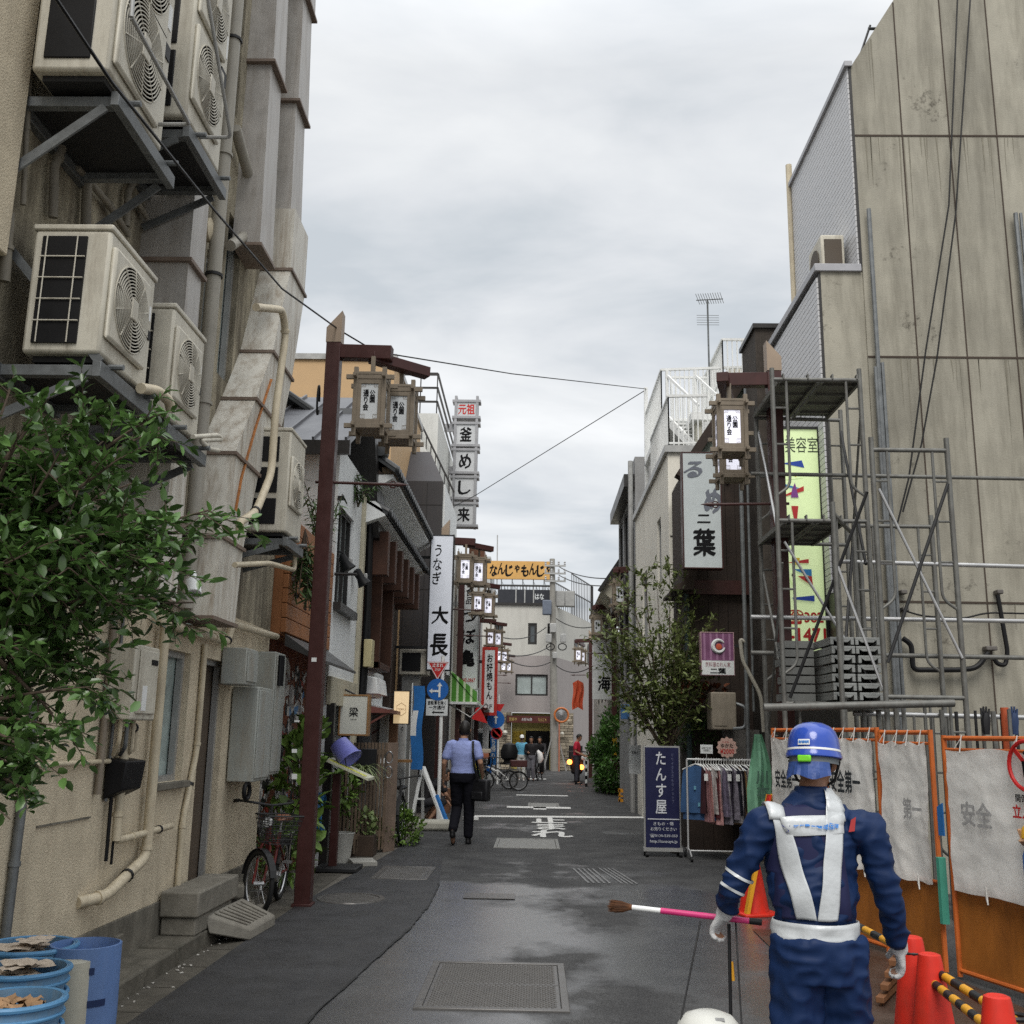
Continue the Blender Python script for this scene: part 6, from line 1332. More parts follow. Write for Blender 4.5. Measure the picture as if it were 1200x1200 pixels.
# beige building with white roof stair
BG = mat('beige_render', (.74, .71, .63), .8, .06, 1.2, dirt=.3, dcol=(.24, .22, .19))
GB = block('beige_building', 'plain beige rendered building with rounded corner and white roof stairs', 2.28, 6, 17.5, 23.4, 0, 6.55, BG, -1, street=[(18.6, 19.2, 4.3, 5.6, 'win1'), (18.9, 19.5, 1.9, 3.6, 'win1'), (21, 22, 3.5, 5, 'win2')], front=[], fm=FR_AL, gm=GLASS)
M().box(2.22, 6.05, 17.44, 23.45, 6.5, 6.62).out('coping', FR_AL, GB); M().box(2.3, 4, 17.49, 17.5, 5.0, 5.02).box(3.0-.01, 3.0, 17.49, 17.5, 0, 6.5).out('render_joint', FR_DK, GB)
M().box(2.9, 6, 18.2, 23, 6.62, 7.3).out('penthouse', mat('penthouse_cream', (.46, .45, .38), .7, .06, dirt=.2), GB)
M().box(2.8, 6, 18.1, 23.1, 7.3, 7.44).box(3.0, 3.9, 17.9, 18.3, 7.0, 7.2).out('penthouse_eave', WHT, GB)
M().box(3.6, 6, 19, 22, 7.5, 8.35).out('tank_house', MATS['penthouse_cream'], GB)
wr = M()
def rail(m_, a, b2, h, n_, bar=.022, rail_=.045):
    a, b2 = V(a), V(b2); m_.beam(a+ZU*h, b2+ZU*h, rail_, rail_); m_.beam(a+ZU*.08, b2+ZU*.08, rail_*.7, rail_*.7)
    for k in range(n_+1): p_ = a.lerp(b2, k/n_); m_.beam(p_, p_+ZU*h, bar, bar)
rail(wr, (2.32, 17.6, 6.62), (2.32, 20.4, 6.62), .95, 18); rail(wr, (2.32, 17.6, 6.62), (3.0, 17.55, 6.62), .95, 8); wr.out('roof_railing', WHT, GB)
wr = M(); rail(wr, (2.4, 19.2, 7.55), (4.0, 19.0, 7.55), 1.1, 18); rail(wr, (2.4, 19.2, 7.55), (2.4, 22, 7.55), 1.1, 16); rail(wr, (2.8, 20.6, 8.0), (4.0, 20.6, 8.0), 1.0, 14); wr.box(2.36, 4.0, 19.0, 22, 7.45, 7.55); wr.out('deck_railing', WHT, GB)
wr = M(); rail(wr, (3.55, 18.9, 8.37), (5.6, 18.9, 8.37), .8, 22); rail(wr, (3.55, 18.9, 8.37), (3.55, 21.5, 8.37), .8, 18); wr.out('upper_railing', WHT, GB)
M().cbox((4.0, 19.6, 8.55), (.5, .5, .4)).out('roof_unit', OFFW, GB, bevel=.02)
st_ = M(); a, b2 = V((2.62, 18.2, 6.66)), V((2.42, 18.9, 9.4))
a, b2 = V((2.95, 18.2, 6.7)), V((2.5, 19.1, 7.6))
for dx in (0, .55): st_.beam(a+V((dx, 0, 0)), b2+V((dx, 0, 0)), .05, .16); st_.beam(a+V((dx, 0, .9)), b2+V((dx, 0, .9)), .045, .045)
for k in range(9): p_ = a.lerp(b2, (k+.5)/9); st_.box(p_.x, p_.x+.55, p_.y-.1, p_.y+.12, p_.z-.015, p_.z+.015)
for dx in (0, .55): st_.beam(b2+V((dx, 0, 0)), b2+V((dx, 0, 1.0)), .05, .05)
st_.out('roof_stair', WHT, GB)
for y in (17.62, 19.2): M().box(2.36, 2.44, 21.95, 22.03, 4.5, 9.25).out('stair_post', WHT, GB) if y > 19 else None
r = thing('tv_antenna', 'rooftop television aerial on a thin mast above the white railings', 'antenna', (3.62, 19.3, 8.35)); q = W(829, 352, 19.3); M().cyl((q.x, 19.3, 8.3), (q.x, 19.3, q.z), .018, n=8).out('mast', GALV, r)
an = M()
for k in range(11): f = k/10; an.tube([(q.x-.28+.42*f, 19.0-.3*f, q.z-.0-.1*f), (q.x-.0+.42*f-.12, 19.5-.3*f, q.z-.0-.1*f)], .006, 4)
an.tube([(q.x-.22, 19.3, q.z), (q.x+.25, 19.0, q.z-.1)], .012, 5)
for k in range(5): an.tube([(q.x-.22, 19.3, q.z-.32-.05*k), (q.x+.22, 19.3, q.z-.32-.05*k)], .005, 4)
an.out('elements', GALV, r)
# further right buildings
GH = block('narrow_building', 'narrow grey building with dark window bays past the beige one', 2.3, 6, 23.6, 28.4, 0, 8.1, mat('grey_render', (.25, .25, .25), .7, .08, dirt=.3), -1, street=[(24+k*1.5, 25.2+k*1.5, 3.0+j*2.4, 4.9+j*2.4, 'win2') for k in range(3) for j in range(2)], fm=FR_DK, gm=GLASSL)
M().box(2.05, 2.3, 23.7, 28.2, 4.9, 5.3).box(2.05, 2.3, 23.7, 28.2, 7.4, 7.7).out('balcony', FR_DK, GH); M().tube([(2.2, 23.65, 0), (2.2, 23.65, 8)], .06).out('downpipe', FR_AL, GH)
GI = block('gabled_house', 'cream house with a steep black edged roof and a pink brick flank', 3.0, 7, 29.5, 37, 0, 6.1, mat('cream_wall', (.50, .47, .38), .7, .06, dirt=.2), -1, street=[(30.5, 32, 3.2, 4.8, 'win2')], fm=FR_DK, gm=GLASS)
p, q = W(703, 695, 30), W(733, 650, 30)
M().prism([(p.x, 29.4, p.z), (q.x, 29.4, q.z+.05), (q.x+3, 29.4, q.z+.05), (q.x+3, 29.4, p.z-.3), (p.x+.35, 29.4, p.z-.3)], (0, 7, 0)).out('gable', MATS['cream_wall'], GI, smooth=False)
M().beam((p.x-.06, 29.35, p.z-.02), (q.x+.03, 29.35, q.z+.10), .3, .09).out('verge', FR_DK, GI)
M().box(q.x-.1, q.x+1.2, 29.2, 29.38, 4.2, q.z+.1).out('brick_flank', mat('brick_pink', (.36, .15, .10), .8, .2, 15, .4, 40), GI)
GJ = block('low_shop', 'low pale shop with a projecting white sign at the right end of the street', 2.6, 6, 37.2, 46, 0, 5.2, mat('low_cream', (.42, .40, .36), .7, .1, dirt=.3), -1, street=[(38+k*2, 39.4+k*2, 2.9, 4.2, 'win2') for k in range(3)], fm=FR_DK, gm=GLASS)
# shop fronts below, in the shade behind the tree
SF = thing('dim_restaurant', 'dim shop front with red, white and yellow panels seen through the street tree', 'shop front', (2.6, 20.5, 0))
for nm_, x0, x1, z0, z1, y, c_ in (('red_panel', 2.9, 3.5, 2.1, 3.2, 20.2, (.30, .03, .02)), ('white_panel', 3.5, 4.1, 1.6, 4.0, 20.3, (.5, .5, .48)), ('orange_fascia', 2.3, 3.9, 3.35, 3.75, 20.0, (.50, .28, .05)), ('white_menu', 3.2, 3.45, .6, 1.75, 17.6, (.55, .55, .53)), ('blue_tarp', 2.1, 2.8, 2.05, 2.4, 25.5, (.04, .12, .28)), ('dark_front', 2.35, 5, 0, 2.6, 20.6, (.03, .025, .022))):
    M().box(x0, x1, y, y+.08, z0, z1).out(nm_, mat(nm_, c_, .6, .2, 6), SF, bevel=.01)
text('お品\n書き\n定食\nうどん', (3.325, 17.597, 1.2), .2, 1.0, XR, ZU, INK, SF, bold=.01)
r = thing('hanging_sign', 'white projecting sign with black brush lettering by the right lantern post', 'sign', (2.2, 36, 3)); q = W(706, 775, 36); board(r, 'box', (q.x, 36, q.z), .7, 2.6, .15, SGW, 0); text('海', (q.x+.05, 35.92, q.z-.75), .42, .5, XR, ZU, INK, r, nib=.03); M().beam((q.x+.3, 36, q.z+.9), (3.0, 36, q.z+.9), .05, .05).out('bracket', BLKM, r)
# orange cloth hanging
r = M(); q = W(677, 812, 45)
for i in range(8):
    for k in range(10):
        def cc_(i, k): return V((q.x-.22+i*.058+.03*math.sin(k*.6), 45+.06*math.sin(i*1.7+k*.4), q.z+.55-k*.115-.08*abs(i-4)*.4))
        r.quad(cc_(i, k), cc_(i+1, k), cc_(i+1, k+1), cc_(i, k+1))
r.out('hanging_cloth', mat('cloth_orange', (.50, .085, .035), .7, .1), label='orange cloth hung out on the side of the end building', cat='cloth', fix=False)

# ------------------------------------------------------------------ right side signs
p = W(823, 597, 15.2); hh = W(823, 527, 15.2).z-W(823, 665, 15.2).z
r = thing('hanging_sign', 'large white projecting sign with grey and black brush marks on the dark house', 'sign', (p.x, 15.2, p.z)); board(r, 'box', (p.x, 15.3, p.z), .56, hh-.05, .18, mat('sign_bluewhite', (.47, .51, .52), .45, .05), 0, BROWNRED, BROWNRED, .018)
GR_ = mat('ink_grey', (.13, .14, .17), .6)
yq = 15.205; text('る', (p.x-.12, yq, p.z+.62), .26, .24, XR, ZU, GR_, r, nib=.04, skew=.2); text('め', (p.x+.16, yq, p.z+.14), .24, .36, XR, ZU, GR_, r, nib=.05); text('二', (p.x+.02, yq, p.z-.14), .19, .12, XR, ZU, INK, r, nib=.03); text('葉', (p.x+.02, yq, p.z-.50), .32, .40, XR, ZU, INK, r, nib=.03)
M().beam((p.x+.25, 15.3, p.z+.6), (3.3, 15.3, p.z+.6), .04, .04).out('bracket', BLKM, r)
# purple box sign
p = W(841, 766, 15.0); r = thing('hanging_sign', 'purple and cream box sign with a white swirl, above the clothes rack', 'sign', (p.x, 15, p.z)); board(r, 'box', (p.x, 15.08, p.z), .46, .60, .14, mat('sign_purple', (.16, .06, .13), .5, .25, 4), 0, mat('edge_pink', (.35, .22, .24), .5), mat('edge_pink', (.35, .22, .24)), .012)
M().box(p.x-.23, p.x+.23, 15.0, 15.008, p.z-.30, p.z-.10).out('cream_band', SGW, r)
sw = M(); sw.tube([(p.x+.02+.085*math.cos(t), 15.0, p.z+.11+.085*math.sin(t)) for t in np.linspace(.6, 6.0, 24)], [.022*math.sin(math.pi*(k+1)/26)+.008 for k in range(24)], 6); sw.out('swirl', SGW, r); M().lathe([(.001, -.012), (.04, -.008), (.045, 0)], (p.x+.02, 15.0, p.z+.10), 20, 'Y').out('swirl_centre', mat('swirl_red', (.45, .08, .04), .5), r)
text('京料理のれん家', (p.x, 14.997, p.z-.155), .36, .07, XR, ZU, mat('ink_mauve', (.25, .08, .1), .5), r); text('二葉', (p.x, 14.997, p.z-.245), .22, .08, XR, ZU, INK, r, nib=.03)
for k in range(5): M().box(p.x-.2+k*.09, p.x-.17+k*.09, 15.005, 15.0095, p.z-.09, p.z+.29).out('stripe', mat('stripe_mauve', (.28, .14, .24), .5), r)
M().box(p.x+.2, 3.0, 15.05, 15.1, p.z+.1, p.z+.14).out('bracket', BLKM, r)
# old condenser unit + hose
p = W(850, 832, 15.0); r = thing('condenser_unit', 'old beige wall mounted condenser with curling hoses beside the dark house', 'air conditioner', (p.x, 15, p.z)); M().box(p.x-.20, p.x+.16, 15.0, 15.4, p.z-.28, p.z+.25).out('casing', mat('casing_old', (.22, .19, .15), .7, .2, 5, dirt=.5), r, bevel=.02); M().box(p.x-.16, p.x+.02, 14.99, 15.0, p.z-.22, p.z+.2).out('side_panel', mat('casing_old', (.2, .2, .2)), r); M().tube(round_path([(p.x+.16, 15.1, p.z+.1), (p.x+.3, 15.05, p.z+.05), (p.x+.28, 15.0, p.z-.25), (p.x+.1, 15.0, p.z-.26)], .1), .025).out('hose', GALV, r)
M().tube(round_path([(p.x+.30, 14.9, p.z+.95), (p.x+.22, 14.9, p.z+1.0), (p.x+.24, 14.9, p.z+.7), (p.x+.48, 14.85, p.z+.2), (p.x+.5, 14.85, p.z-.3)], .12), .028).out('bent_pipe', THK, label='bent grey pipe rising beside the old condenser', cat='pipe')
M().box(2.75, 3.25, 15.3, 15.5, .9, 1.75).out('utility_box', mat('box_grey', (.15, .14, .13), .7, .15), label='grey utility box behind the clothes rack', cat='box')
# navy standing sign
r = thing('standing_sign', 'navy standing sign with white lettering on castors, left of the clothes rack', 'sign', (1.80, 15.05, 0)); NV = mat('navy_vinyl', (.012, .014, .055), .35, .1)
rz = R(-3); M().box(1.575, 2.045, 15.02, 15.10, .12, 1.48).out('panel', NV, r)
f = M()
for x in (1.565, 2.055): f.cyl((x, 15.06, .07), (x, 15.06, 1.5), .018, n=10)
f.beam((1.565, 15.06, 1.49), (2.055, 15.06, 1.49), .04, .025).beam((1.54, 15.06, .10), (2.08, 15.06, .10), .12, .05); f.out('frame', FR_AL, r)
for x in (1.58, 2.04):
    for y in (14.95, 15.17): M().cyl((x-.02, y, .035), (x+.02, y, .035), .035, n=14).out('castor', BLK, r)
yq = 15.016; TXW = mat('print_white', (.62, .64, .68), .5, 0)
text('た\nん\nす\n屋', (1.79, yq, 1.0), .15, .84, XR, ZU, TXW, r, bold=.012, line=1.05); text('リ\nサ\nイ\nク\nル\nき\nも\nの\nシ\nョ\nッ\nプ', (1.955, yq, 1.06), .034, .68, XR, ZU, mat('print_dim', (.14, .15, .25), .5), r)
M().box(1.60, 2.04, 15.014, 15.018, .50, .512).out('rule_line', TXW, r); text('きもの・帯', (1.82, yq, .445), .28, .05, XR, ZU, TXW, r); text('お売りください', (1.82, yq, .375), .36, .05, XR, ZU, TXW, r); text('☎0120-529-053', (1.82, yq, .285), .38, .048, XR, ZU, TXW, r); text('http://tansuya.jp', (1.82, yq, .205), .38, .05, XR, ZU, TXW, r)
r = thing('wall_notice', 'small white notice pinned behind the left edge of the navy sign', 'notice', (1.6, 16, .8)); p = W(744, 890, 16); M().cbox((p.x, 16, p.z), (.18, .02, .42), .2).out('paper', SGW, r); text('営業中', (p.x, 15.97, p.z+.1), .1, .05, XR, ZU, INK, r)
# clothes rack
r = thing('clothes_rack', 'chrome clothes rail on castors beside the navy standing sign', 'clothes rack', (2.7, 14.8, 0)); RK = mat('rack_white', (.52, .52, .52), .3, .05, metal=.3)
x0, x1, yk, zr = 2.12, 3.12, 14.75, 1.33
f = M().cyl((x0, yk, zr), (x1, yk, zr), .014).cyl((x0, yk, .12), (x1, yk, .12), .012)
for x in (x0, x1): f.cyl((x, yk, .1), (x, yk, zr), .013).tube([(x, yk-.3, .07), (x, yk-.15, .14), (x, yk+.15, .14), (x, yk+.3, .07)], .012)
f.out('frame', RK, r)
for x in (x0, x1):
    for y in (yk-.3, yk+.3): M().cyl((x-.015, y, .035), (x+.015, y, .035), .035, n=12).out('castor', BLK, r)
cols = [(.035, .085, .19), (.035, .08, .18), (.05, .015, .02), (.46, .24, .25), (.55, .30, .28), (.55, .52, .50), (.10, .02, .025), (.52, .28, .27), (.30, .29, .32), (.50, .48, .50), (.20, .17, .24), (.30, .28, .33), (.04, .03, .05), (.20, .18, .22), (.35, .33, .34), (.025, .025, .04), (.30, .18, .08), (.03, .025, .03), (.03, .03, .05), (.4, .38, .36), (.05, .03, .025), (.12, .07, .04), (.02, .02, .025)]
rr = random.Random(31)
for i, c_ in enumerate(cols):
    x = x0+.12+(x1-x0-.22)*i/(len(cols)-1); a = rr.uniform(-.25, .25)+(.9 if i < 2 else .35); h_ = rr.uniform(.62, .78); hh_ = .2
    ord_ = 'third fourth fifth sixth seventh eighth ninth tenth eleventh twelfth thirteenth fourteenth fifteenth sixteenth seventeenth eighteenth nineteenth twentieth'.split()+['third last', 'second last', 'last']
    hue = ('dark' if max(c_) < .13 else 'pale' if min(c_) > .3 else 'pink' if c_[0] > .4 else 'muted')
    wear = ('denim blue kimono top with small flower patches, at the left end of the rail', 'second blue garment on the rail') if i < 2 else None
    t = thing('hanging_garment', wear[i] if wear else f'{hue} garment on a white hanger, {ord_[i-2]} from the left on the rail' if i < 20 else f'{hue} garment on a white hanger, {ord_[i-2]} towards the right end of the rail', 'garment', (x, yk, zr), 'garments hung on the clothes rail')
    u = V((math.sin(a), -math.cos(a), 0)) if i >= 2 else V((math.cos(.5), -math.sin(.5), 0)); n_ = V((-u.y, u.x, 0)); o = V((x, yk, zr))
    hg = M().tube([o+ZU*.015, o+ZU*.02+u*.012, o-ZU*.01+u*.014, o-ZU*.03, o-ZU*.06], .0045, 6).tube([o-ZU*.06, o-ZU*.08+u*.06, o-ZU*.14+u*.19], .008, 6).tube([o-ZU*.06, o-ZU*.08-u*.06, o-ZU*.14-u*.19], .008, 6); hg.out('hanger', WHT, t)
    g_ = M(); nu, nz = 9, 10
    for s_ in (-1, 1):
        gp = []
        for j in range(nz+1):
            f_ = j/nz; row = []
            for k in range(nu+1):
                e_ = -1+2*k/nu; wd_ = (.19+.05*f_) if j > 0 else .17; sag = .055*abs(e_) if j < 3 else .055*abs(e_)*(1-f_)
                th = (.012+.018*f_)*(1-e_*e_*.8)+.009*math.sin(e_*9+i+f_*2)
                row.append(o-ZU*(.075+sag+f_*h_)+u*(e_*wd_*.98)+n_*(s_*th+.012*math.sin(e_*6+i*2)*f_))
            gp.append(row)
        for j in range(nz):
            for k in range(nu): g_.quad(gp[j][k], gp[j][k+1], gp[j+1][k+1], gp[j+1][k])
    gm_ = mat(f'garment_{i}', c_, .85, .5 if i > 4 else .2, 14 if i > 4 else 4); g_.out('cloth', gm_, t, fix=False)
    if i in (2, 9, 13, 21): M().cbox(o-ZU*.23+u*.2+V((0, -.03, 0)), (.05, .004, .09)).out('price_tag', WHT, t)
    if i == 0: M().cbox(o-ZU*.38+V((-.02, -.04, 0)), (.03, .004, .05)).cbox(o-ZU*.6+V((.03, -.05, 0)), (.03, .004, .05)).out('flower_patch', mat('patch_teal', (.12, .3, .4), .7), t)
# price cards above the rail
r = thing('price_card', 'pink scalloped price card with red figures over the clothes rail', 'price card', (2.6, 14.8, 1.6)); p = W(852, 876, 14.7); n_ = 48
M().prism([(p.x+(.135+.012*math.cos(12*t))*math.cos(t), 14.7, p.z+(.135+.012*math.cos(12*t))*math.sin(t)) for t in np.linspace(0, 2*math.pi, n_+1)[:-1]], (0, .006, 0)).out('card', mat('card_pink', (.50, .33, .28), .6, .06), r)
text('こども', (p.x-.02, 14.697, p.z+.075), .09, .025, XR, ZU, INKR, r); text('ゆかた', (p.x, 14.697, p.z+.025), .17, .055, XR, ZU, INK, r, bold=.015); text('¥2000', (p.x, 14.697, p.z-.05), .19, .065, XR, ZU, INKR, r, bold=.015); M().cyl((p.x+.02, 14.71, 1.33), (p.x+.02, 14.71, p.z), .004, n=6).out('stem', RK, r)
r = thing('price_card', 'small white rectangular notice card clipped on the clothes rail', 'price card', (2.35, 14.8, 1.5)); p = W(828, 878, 14.7); M().cbox((p.x, 14.7, p.z), (.17, .006, .12)).out('card', SGW, r, bevel=.002); text('試着できます\nお気軽に', (p.x, 14.694, p.z), .13, .06, XR, ZU, INK, r); M().cyl((p.x, 14.71, 1.33), (p.x, 14.71, p.z), .004, n=6).out('stem', RK, r)
# crate
r = thing('bottle_crate', 'yellow plastic bottle crate on the road edge left of the navy sign', 'crate', (2.41, 27.5, 0)); cr_ = M(); YC = mat('crate_yellow', (.62, .27, .02), .5, .1)
for z0, z1 in ((0, .07), (.13, .16), (.24, .32)): cr_.box(2.2, 2.62, 27.4, 27.43, z0, z1).box(2.2, 2.62, 27.69, 27.72, z0, z1).box(2.2, 2.23, 27.43, 27.69, z0, z1).box(2.59, 2.62, 27.43, 27.69, z0, z1)
for x in (2.2, 2.33, 2.46, 2.59): cr_.box(x, x+.03, 27.4, 27.43, 0, .32)
cr_.box(2.23, 2.59, 27.43, 27.69, .01, .03); cr_.out('crate', YC, r)
# ================================================================== SCAFFOLD
SCF = mat('scaffold_steel', (.15, .15, .14), .55, .25, 9, metal=.4, dirt=.45, dcol=(.06, .045, .035), dscale=(4, 4, .6))
SCB = mat('scaffold_bright', (.42, .42, .42), .35, .1, metal=.6)
PLK = mat('scaffold_deck', (.13, .13, .115), .7, .25, 6, dirt=.4)
def frame(label, xa, ya, xb, yb, tops, z0=0.0, m=SCF):
    """scaffold frame(s) stacked in the vertical plane from a to b; tops: list of frame top heights"""
    r = thing('scaffold_trestle', label, 'scaffold', ((xa+xb)/2, (ya+yb)/2, 0), 'tubular scaffold frames')
    a, b2 = V((xa, ya, 0)), V((xb, yb, 0)); u = (b2-a).normalized(); w = (b2-a).length
    for p_ in (a, b2): M().cyl(p_+ZU*z0, p_+ZU*(tops[-1]+.12), .0243, n=10).out('post', m, r)
    zb = z0
    for zt in tops:
        f = M().cyl(a+ZU*zt, b2+ZU*zt, .0215, n=10)
        i0, i1 = a+u*.14, b2-u*.14; zl = max(zb+.25, zt-1.5)
        for q_, e_ in ((i0, a), (i1, b2)):
            f.tube(round_path([q_+ZU*zt, q_+ZU*(zl+.1), e_+ZU*zl], .14), .0145, 8)
            for k in range(3): zz = zt-.3-.38*k; f.cyl(e_+ZU*zz, q_+ZU*zz, .011, n=6) if zz > zl+.15 else None
        f.out('bracing_rail', m, r)
        zb = zt
    return r
def tubes(label, p, q, m=SCF, r_=.0243):
    o = M().cyl(p, q, r_, n=10).out('scaffold_tube', m, label=label, cat='scaffold tube', group='loose scaffold tubes'); return o
frame('near frame of the tall left scaffold bay, level with the deck front edge', 2.37, 10.0, 3.25, 10.0, [1.95, 3.72, 5.18])
frame('far frame of the tall left scaffold bay, beside the dark house', 2.46, 11.2, 3.42, 11.25, [1.95, 3.72, 5.15])
frame('near frame of the right scaffold bay in front of the concrete wall', 3.13, 9.4, 3.83, 9.4, [2.0, 4.28])
frame('middle frame crossing the pallet stack between both scaffold bays', 2.80, 9.6, 3.3, 10.6, [2.0, 3.7])
frame('far frame of the right scaffold bay close to the concrete wall', 3.35, 10.6, 4.1, 10.6, [2.0, 3.8])
def deck(label, x0, x1, y0, y1, z, hooks=True):
    r = thing('scaffold_deck', label, 'scaffold deck', ((x0+x1)/2, (y0+y1)/2, z), 'scaffold decks')
    d_ = M(); n_ = 2
    for k in range(n_): xa = x0+(x1-x0)*k/n_+.01; xb = x0+(x1-x0)*(k+1)/n_-.01; d_.box(xa, xb, y0, y1, z-.012, z); d_.box(xa, xa+.03, y0, y1, z-.05, z-.012); d_.box(xb-.03, xb, y0, y1, z-.05, z-.012)
    for k in range(4): y = y0+(y1-y0)*(k+.5)/4; d_.box(x0+.04, x1-.04, y-.015, y+.015, z-.035, z-.0125)
    d_.out('planks', PLK, r, smooth=False)
    for y in (y0, y1):
        for k in range(4): x = x0+.06+(x1-x0-.12)*k/3; M().tube([(x, y-.03, z-.02), (x, y-.03, z+.03), (x, y+.03, z+.03), (x, y+.03, z-.02)], .008, 6).out('hook', SCF, r)
    return r
deck('upper scaffold deck seen from below, highest of all', 2.42, 3.28, 10.0, 11.22, 5.20); deck('lower scaffold deck crossing the green beauty salon sign', 2.42, 3.05, 10.0, 11.2, 3.74)
for i, (p, q, m) in enumerate((((2.40, 10.0, 1.9), (2.48, 11.2, 3.4), SCF), ((2.48, 11.2, 1.7), (2.40, 10.0, 3.3), SCF), ((2.39, 10.02, 3.5), (2.48, 11.2, 5.0), SCB), ((3.22, 10.03, 3.3), (3.40, 11.2, 5.0), BLKM), ((2.42, 9.96, 3.5), (3.22, 9.96, 2.1), SCB), ((3.40, 11.2, 3.2), (3.25, 10.0, 4.9), SCF),
        ((3.15, 9.36, 2.3), (3.80, 9.36, 3.95), BLKM), ((3.17, 9.38, 3.9), (3.82, 9.38, 2.35), SCB), ((2.82, 9.6, 3.2), (3.12, 9.42, 2.05), SCB), ((2.42, 9.98, 2.0), (3.1, 9.5, 3.9), BLKM), ((2.84, 9.75, 2.0), (3.25, 10.5, 3.6), BLKM))):
    M().cyl(p, q, .0135 if m != BLKM else .016, n=8).out('cross_brace', m, label=['thin diagonal brace on the left flank of the tall bay', 'second thin diagonal brace crossing low on the tall bay flank', 'bright diagonal brace high on the tall bay flank', 'black diagonal brace rising right of the salon sign', 'bright diagonal brace across the lower salon sign', 'grey diagonal brace right of the upper deck', 'black diagonal brace of the right bay', 'bright diagonal brace crossing the black one of the right bay', 'short bright brace above the pallet stack', 'long black brace across the salon sign digits', 'black brace behind the pallet stack'][i], cat='brace', group='diagonal scaffold braces')
a, b2 = W(885, 400+0, 10.9), W(1200, 407, 10.9)
for lab, (xa, ya), (xb, yb), Y, m, r_ in (('grey scaffold tube crossing the salon sign and the wall at mid height', (880, 555), (1200, 561), 10.9, SCF, .0215), ('bright scaffold tube across the concrete wall, upper of two', (985, 658), (1200, 664), 10.6, SCB, .0243), ('scaffold tube half bright, lower on the concrete wall', (880, 723+0), (1200, 728), 10.8, SCB, .0243), ('grey scaffold tube lowest across the wall hoses', (880, 765), (1210, 771), 10.7, SCF, .0243), ('thick rusty tube just above the barrier tops', (895, 829), (1118, 824), 9.3, SCF, .034), ('bright tube right above the white sheets', (1000, 836), (1210, 841), 10.3, SCB, .0243)):
    tubes(lab, W(xa, ya, Y), W(xb, yb, Y), m, r_)
rr = random.Random(13)
for i in range(16):
    x = 1040+i*10+rr.uniform(-3, 3); p_ = W(x, 838+rr.uniform(-16, 4), 10.0+rr.uniform(-.5, .5)); M().cyl((p_.x, p_.y, 0), (p_.x+.01, p_.y, p_.z), rr.choice((.014, .018, .026)), n=8).out('scaffold_tube', rr.choice((SCF, SCF, BLKM)), label='upright tube standing in the bundle behind the white barrier sheets', cat='scaffold tube', group='upright tubes bundled behind the barrier')
for x, c_, lab in ((1178, (.40, .08, .03), 'orange red banded post among the upright tubes'), (1188, (.02, .04, .10), 'dark blue glove stuck on a tube beside the banded post'), (1155, (.012, .012, .014), 'black gloves stuck on the tubes above the barrier')):
    p_ = W(x, 845, 9.6); g_ = M()
    if x == 1178: g_.cyl((p_.x, 9.6, 0), (p_.x, 9.6, p_.z+.12), .035, n=12)
    else:
        g_.tube([(p_.x, 9.6, p_.z-.12), (p_.x, 9.6, p_.z), (p_.x+.01, 9.6, p_.z+.07)], [.03, .045, .03], 8)
        for k in range(4): g_.tube([(p_.x-.03+k*.02, 9.6, p_.z+.05), (p_.x-.035+k*.025, 9.6, p_.z+.14-.02*abs(k-1.5))], [.012, .008], 6)
    g_.out('banded_post' if x == 1178 else 'work_glove', mat(f'post_{x}', c_, .6, .2), label=lab, cat='post' if x == 1178 else 'glove')
# stack of scaffold planks
PM = mat('plank_grey', (.27, .28, .27), .5, .15, 4, metal=.3, dirt=.35)
for i in range(7):
    z = 1.98+i*.085; x0_, x1_ = 2.72, 3.2
    p_ = M(); ya, yb = 9.75+rr.uniform(-.02, .02), 10.75
    for c0, c1 in ((2.76, 2.98), (3.0, 3.22)):
        c0 += rr.uniform(-.012, .012)
        p_.box(c0, c1, ya, yb, z+.045, z+.07); p_.box(c0, c0+.03, ya, yb, z, z+.045); p_.box(c1-.03, c1, ya, yb, z, z+.045); p_.prism([(c0+.03, ya, z+.045), (c1-.03, ya, z+.045), (c1-.06, ya, z+.022), (c0+.06, ya, z+.022)], (0, .02, 0))
    o = p_.out('deck_plank', PM, label=('lowest', 'second lowest', 'third lowest', 'middle', 'third highest', 'second highest', 'topmost')[i]+' pair of the grey metal planks stacked under the salon sign', cat='plank', group='stacked scaffold planks', bevel=.003, smooth=False)
    p_ = M()
for i in range(7):
    z = 1.98+i*.085; M().box(2.40+rr.uniform(0, .05), 2.72, 10.2, 10.5, z, z+.07).out('deck_plank', mat('plank_dull', (.14, .145, .14), .6, .2, 5, dirt=.4), label=('lowest', 'second lowest', 'third lowest', 'middle', 'third highest', 'second highest', 'topmost')[i]+' dull plank end in the stack left of the paired planks', cat='plank', group='dull plank ends stacked behind the scaffold post', smooth=False)
M().box(2.45, 3.3, 9.9, 10.7, 1.90, 1.965).out('plank_bearer', SCF, label='bearer shelf under the stacked metal planks', cat='bearer')

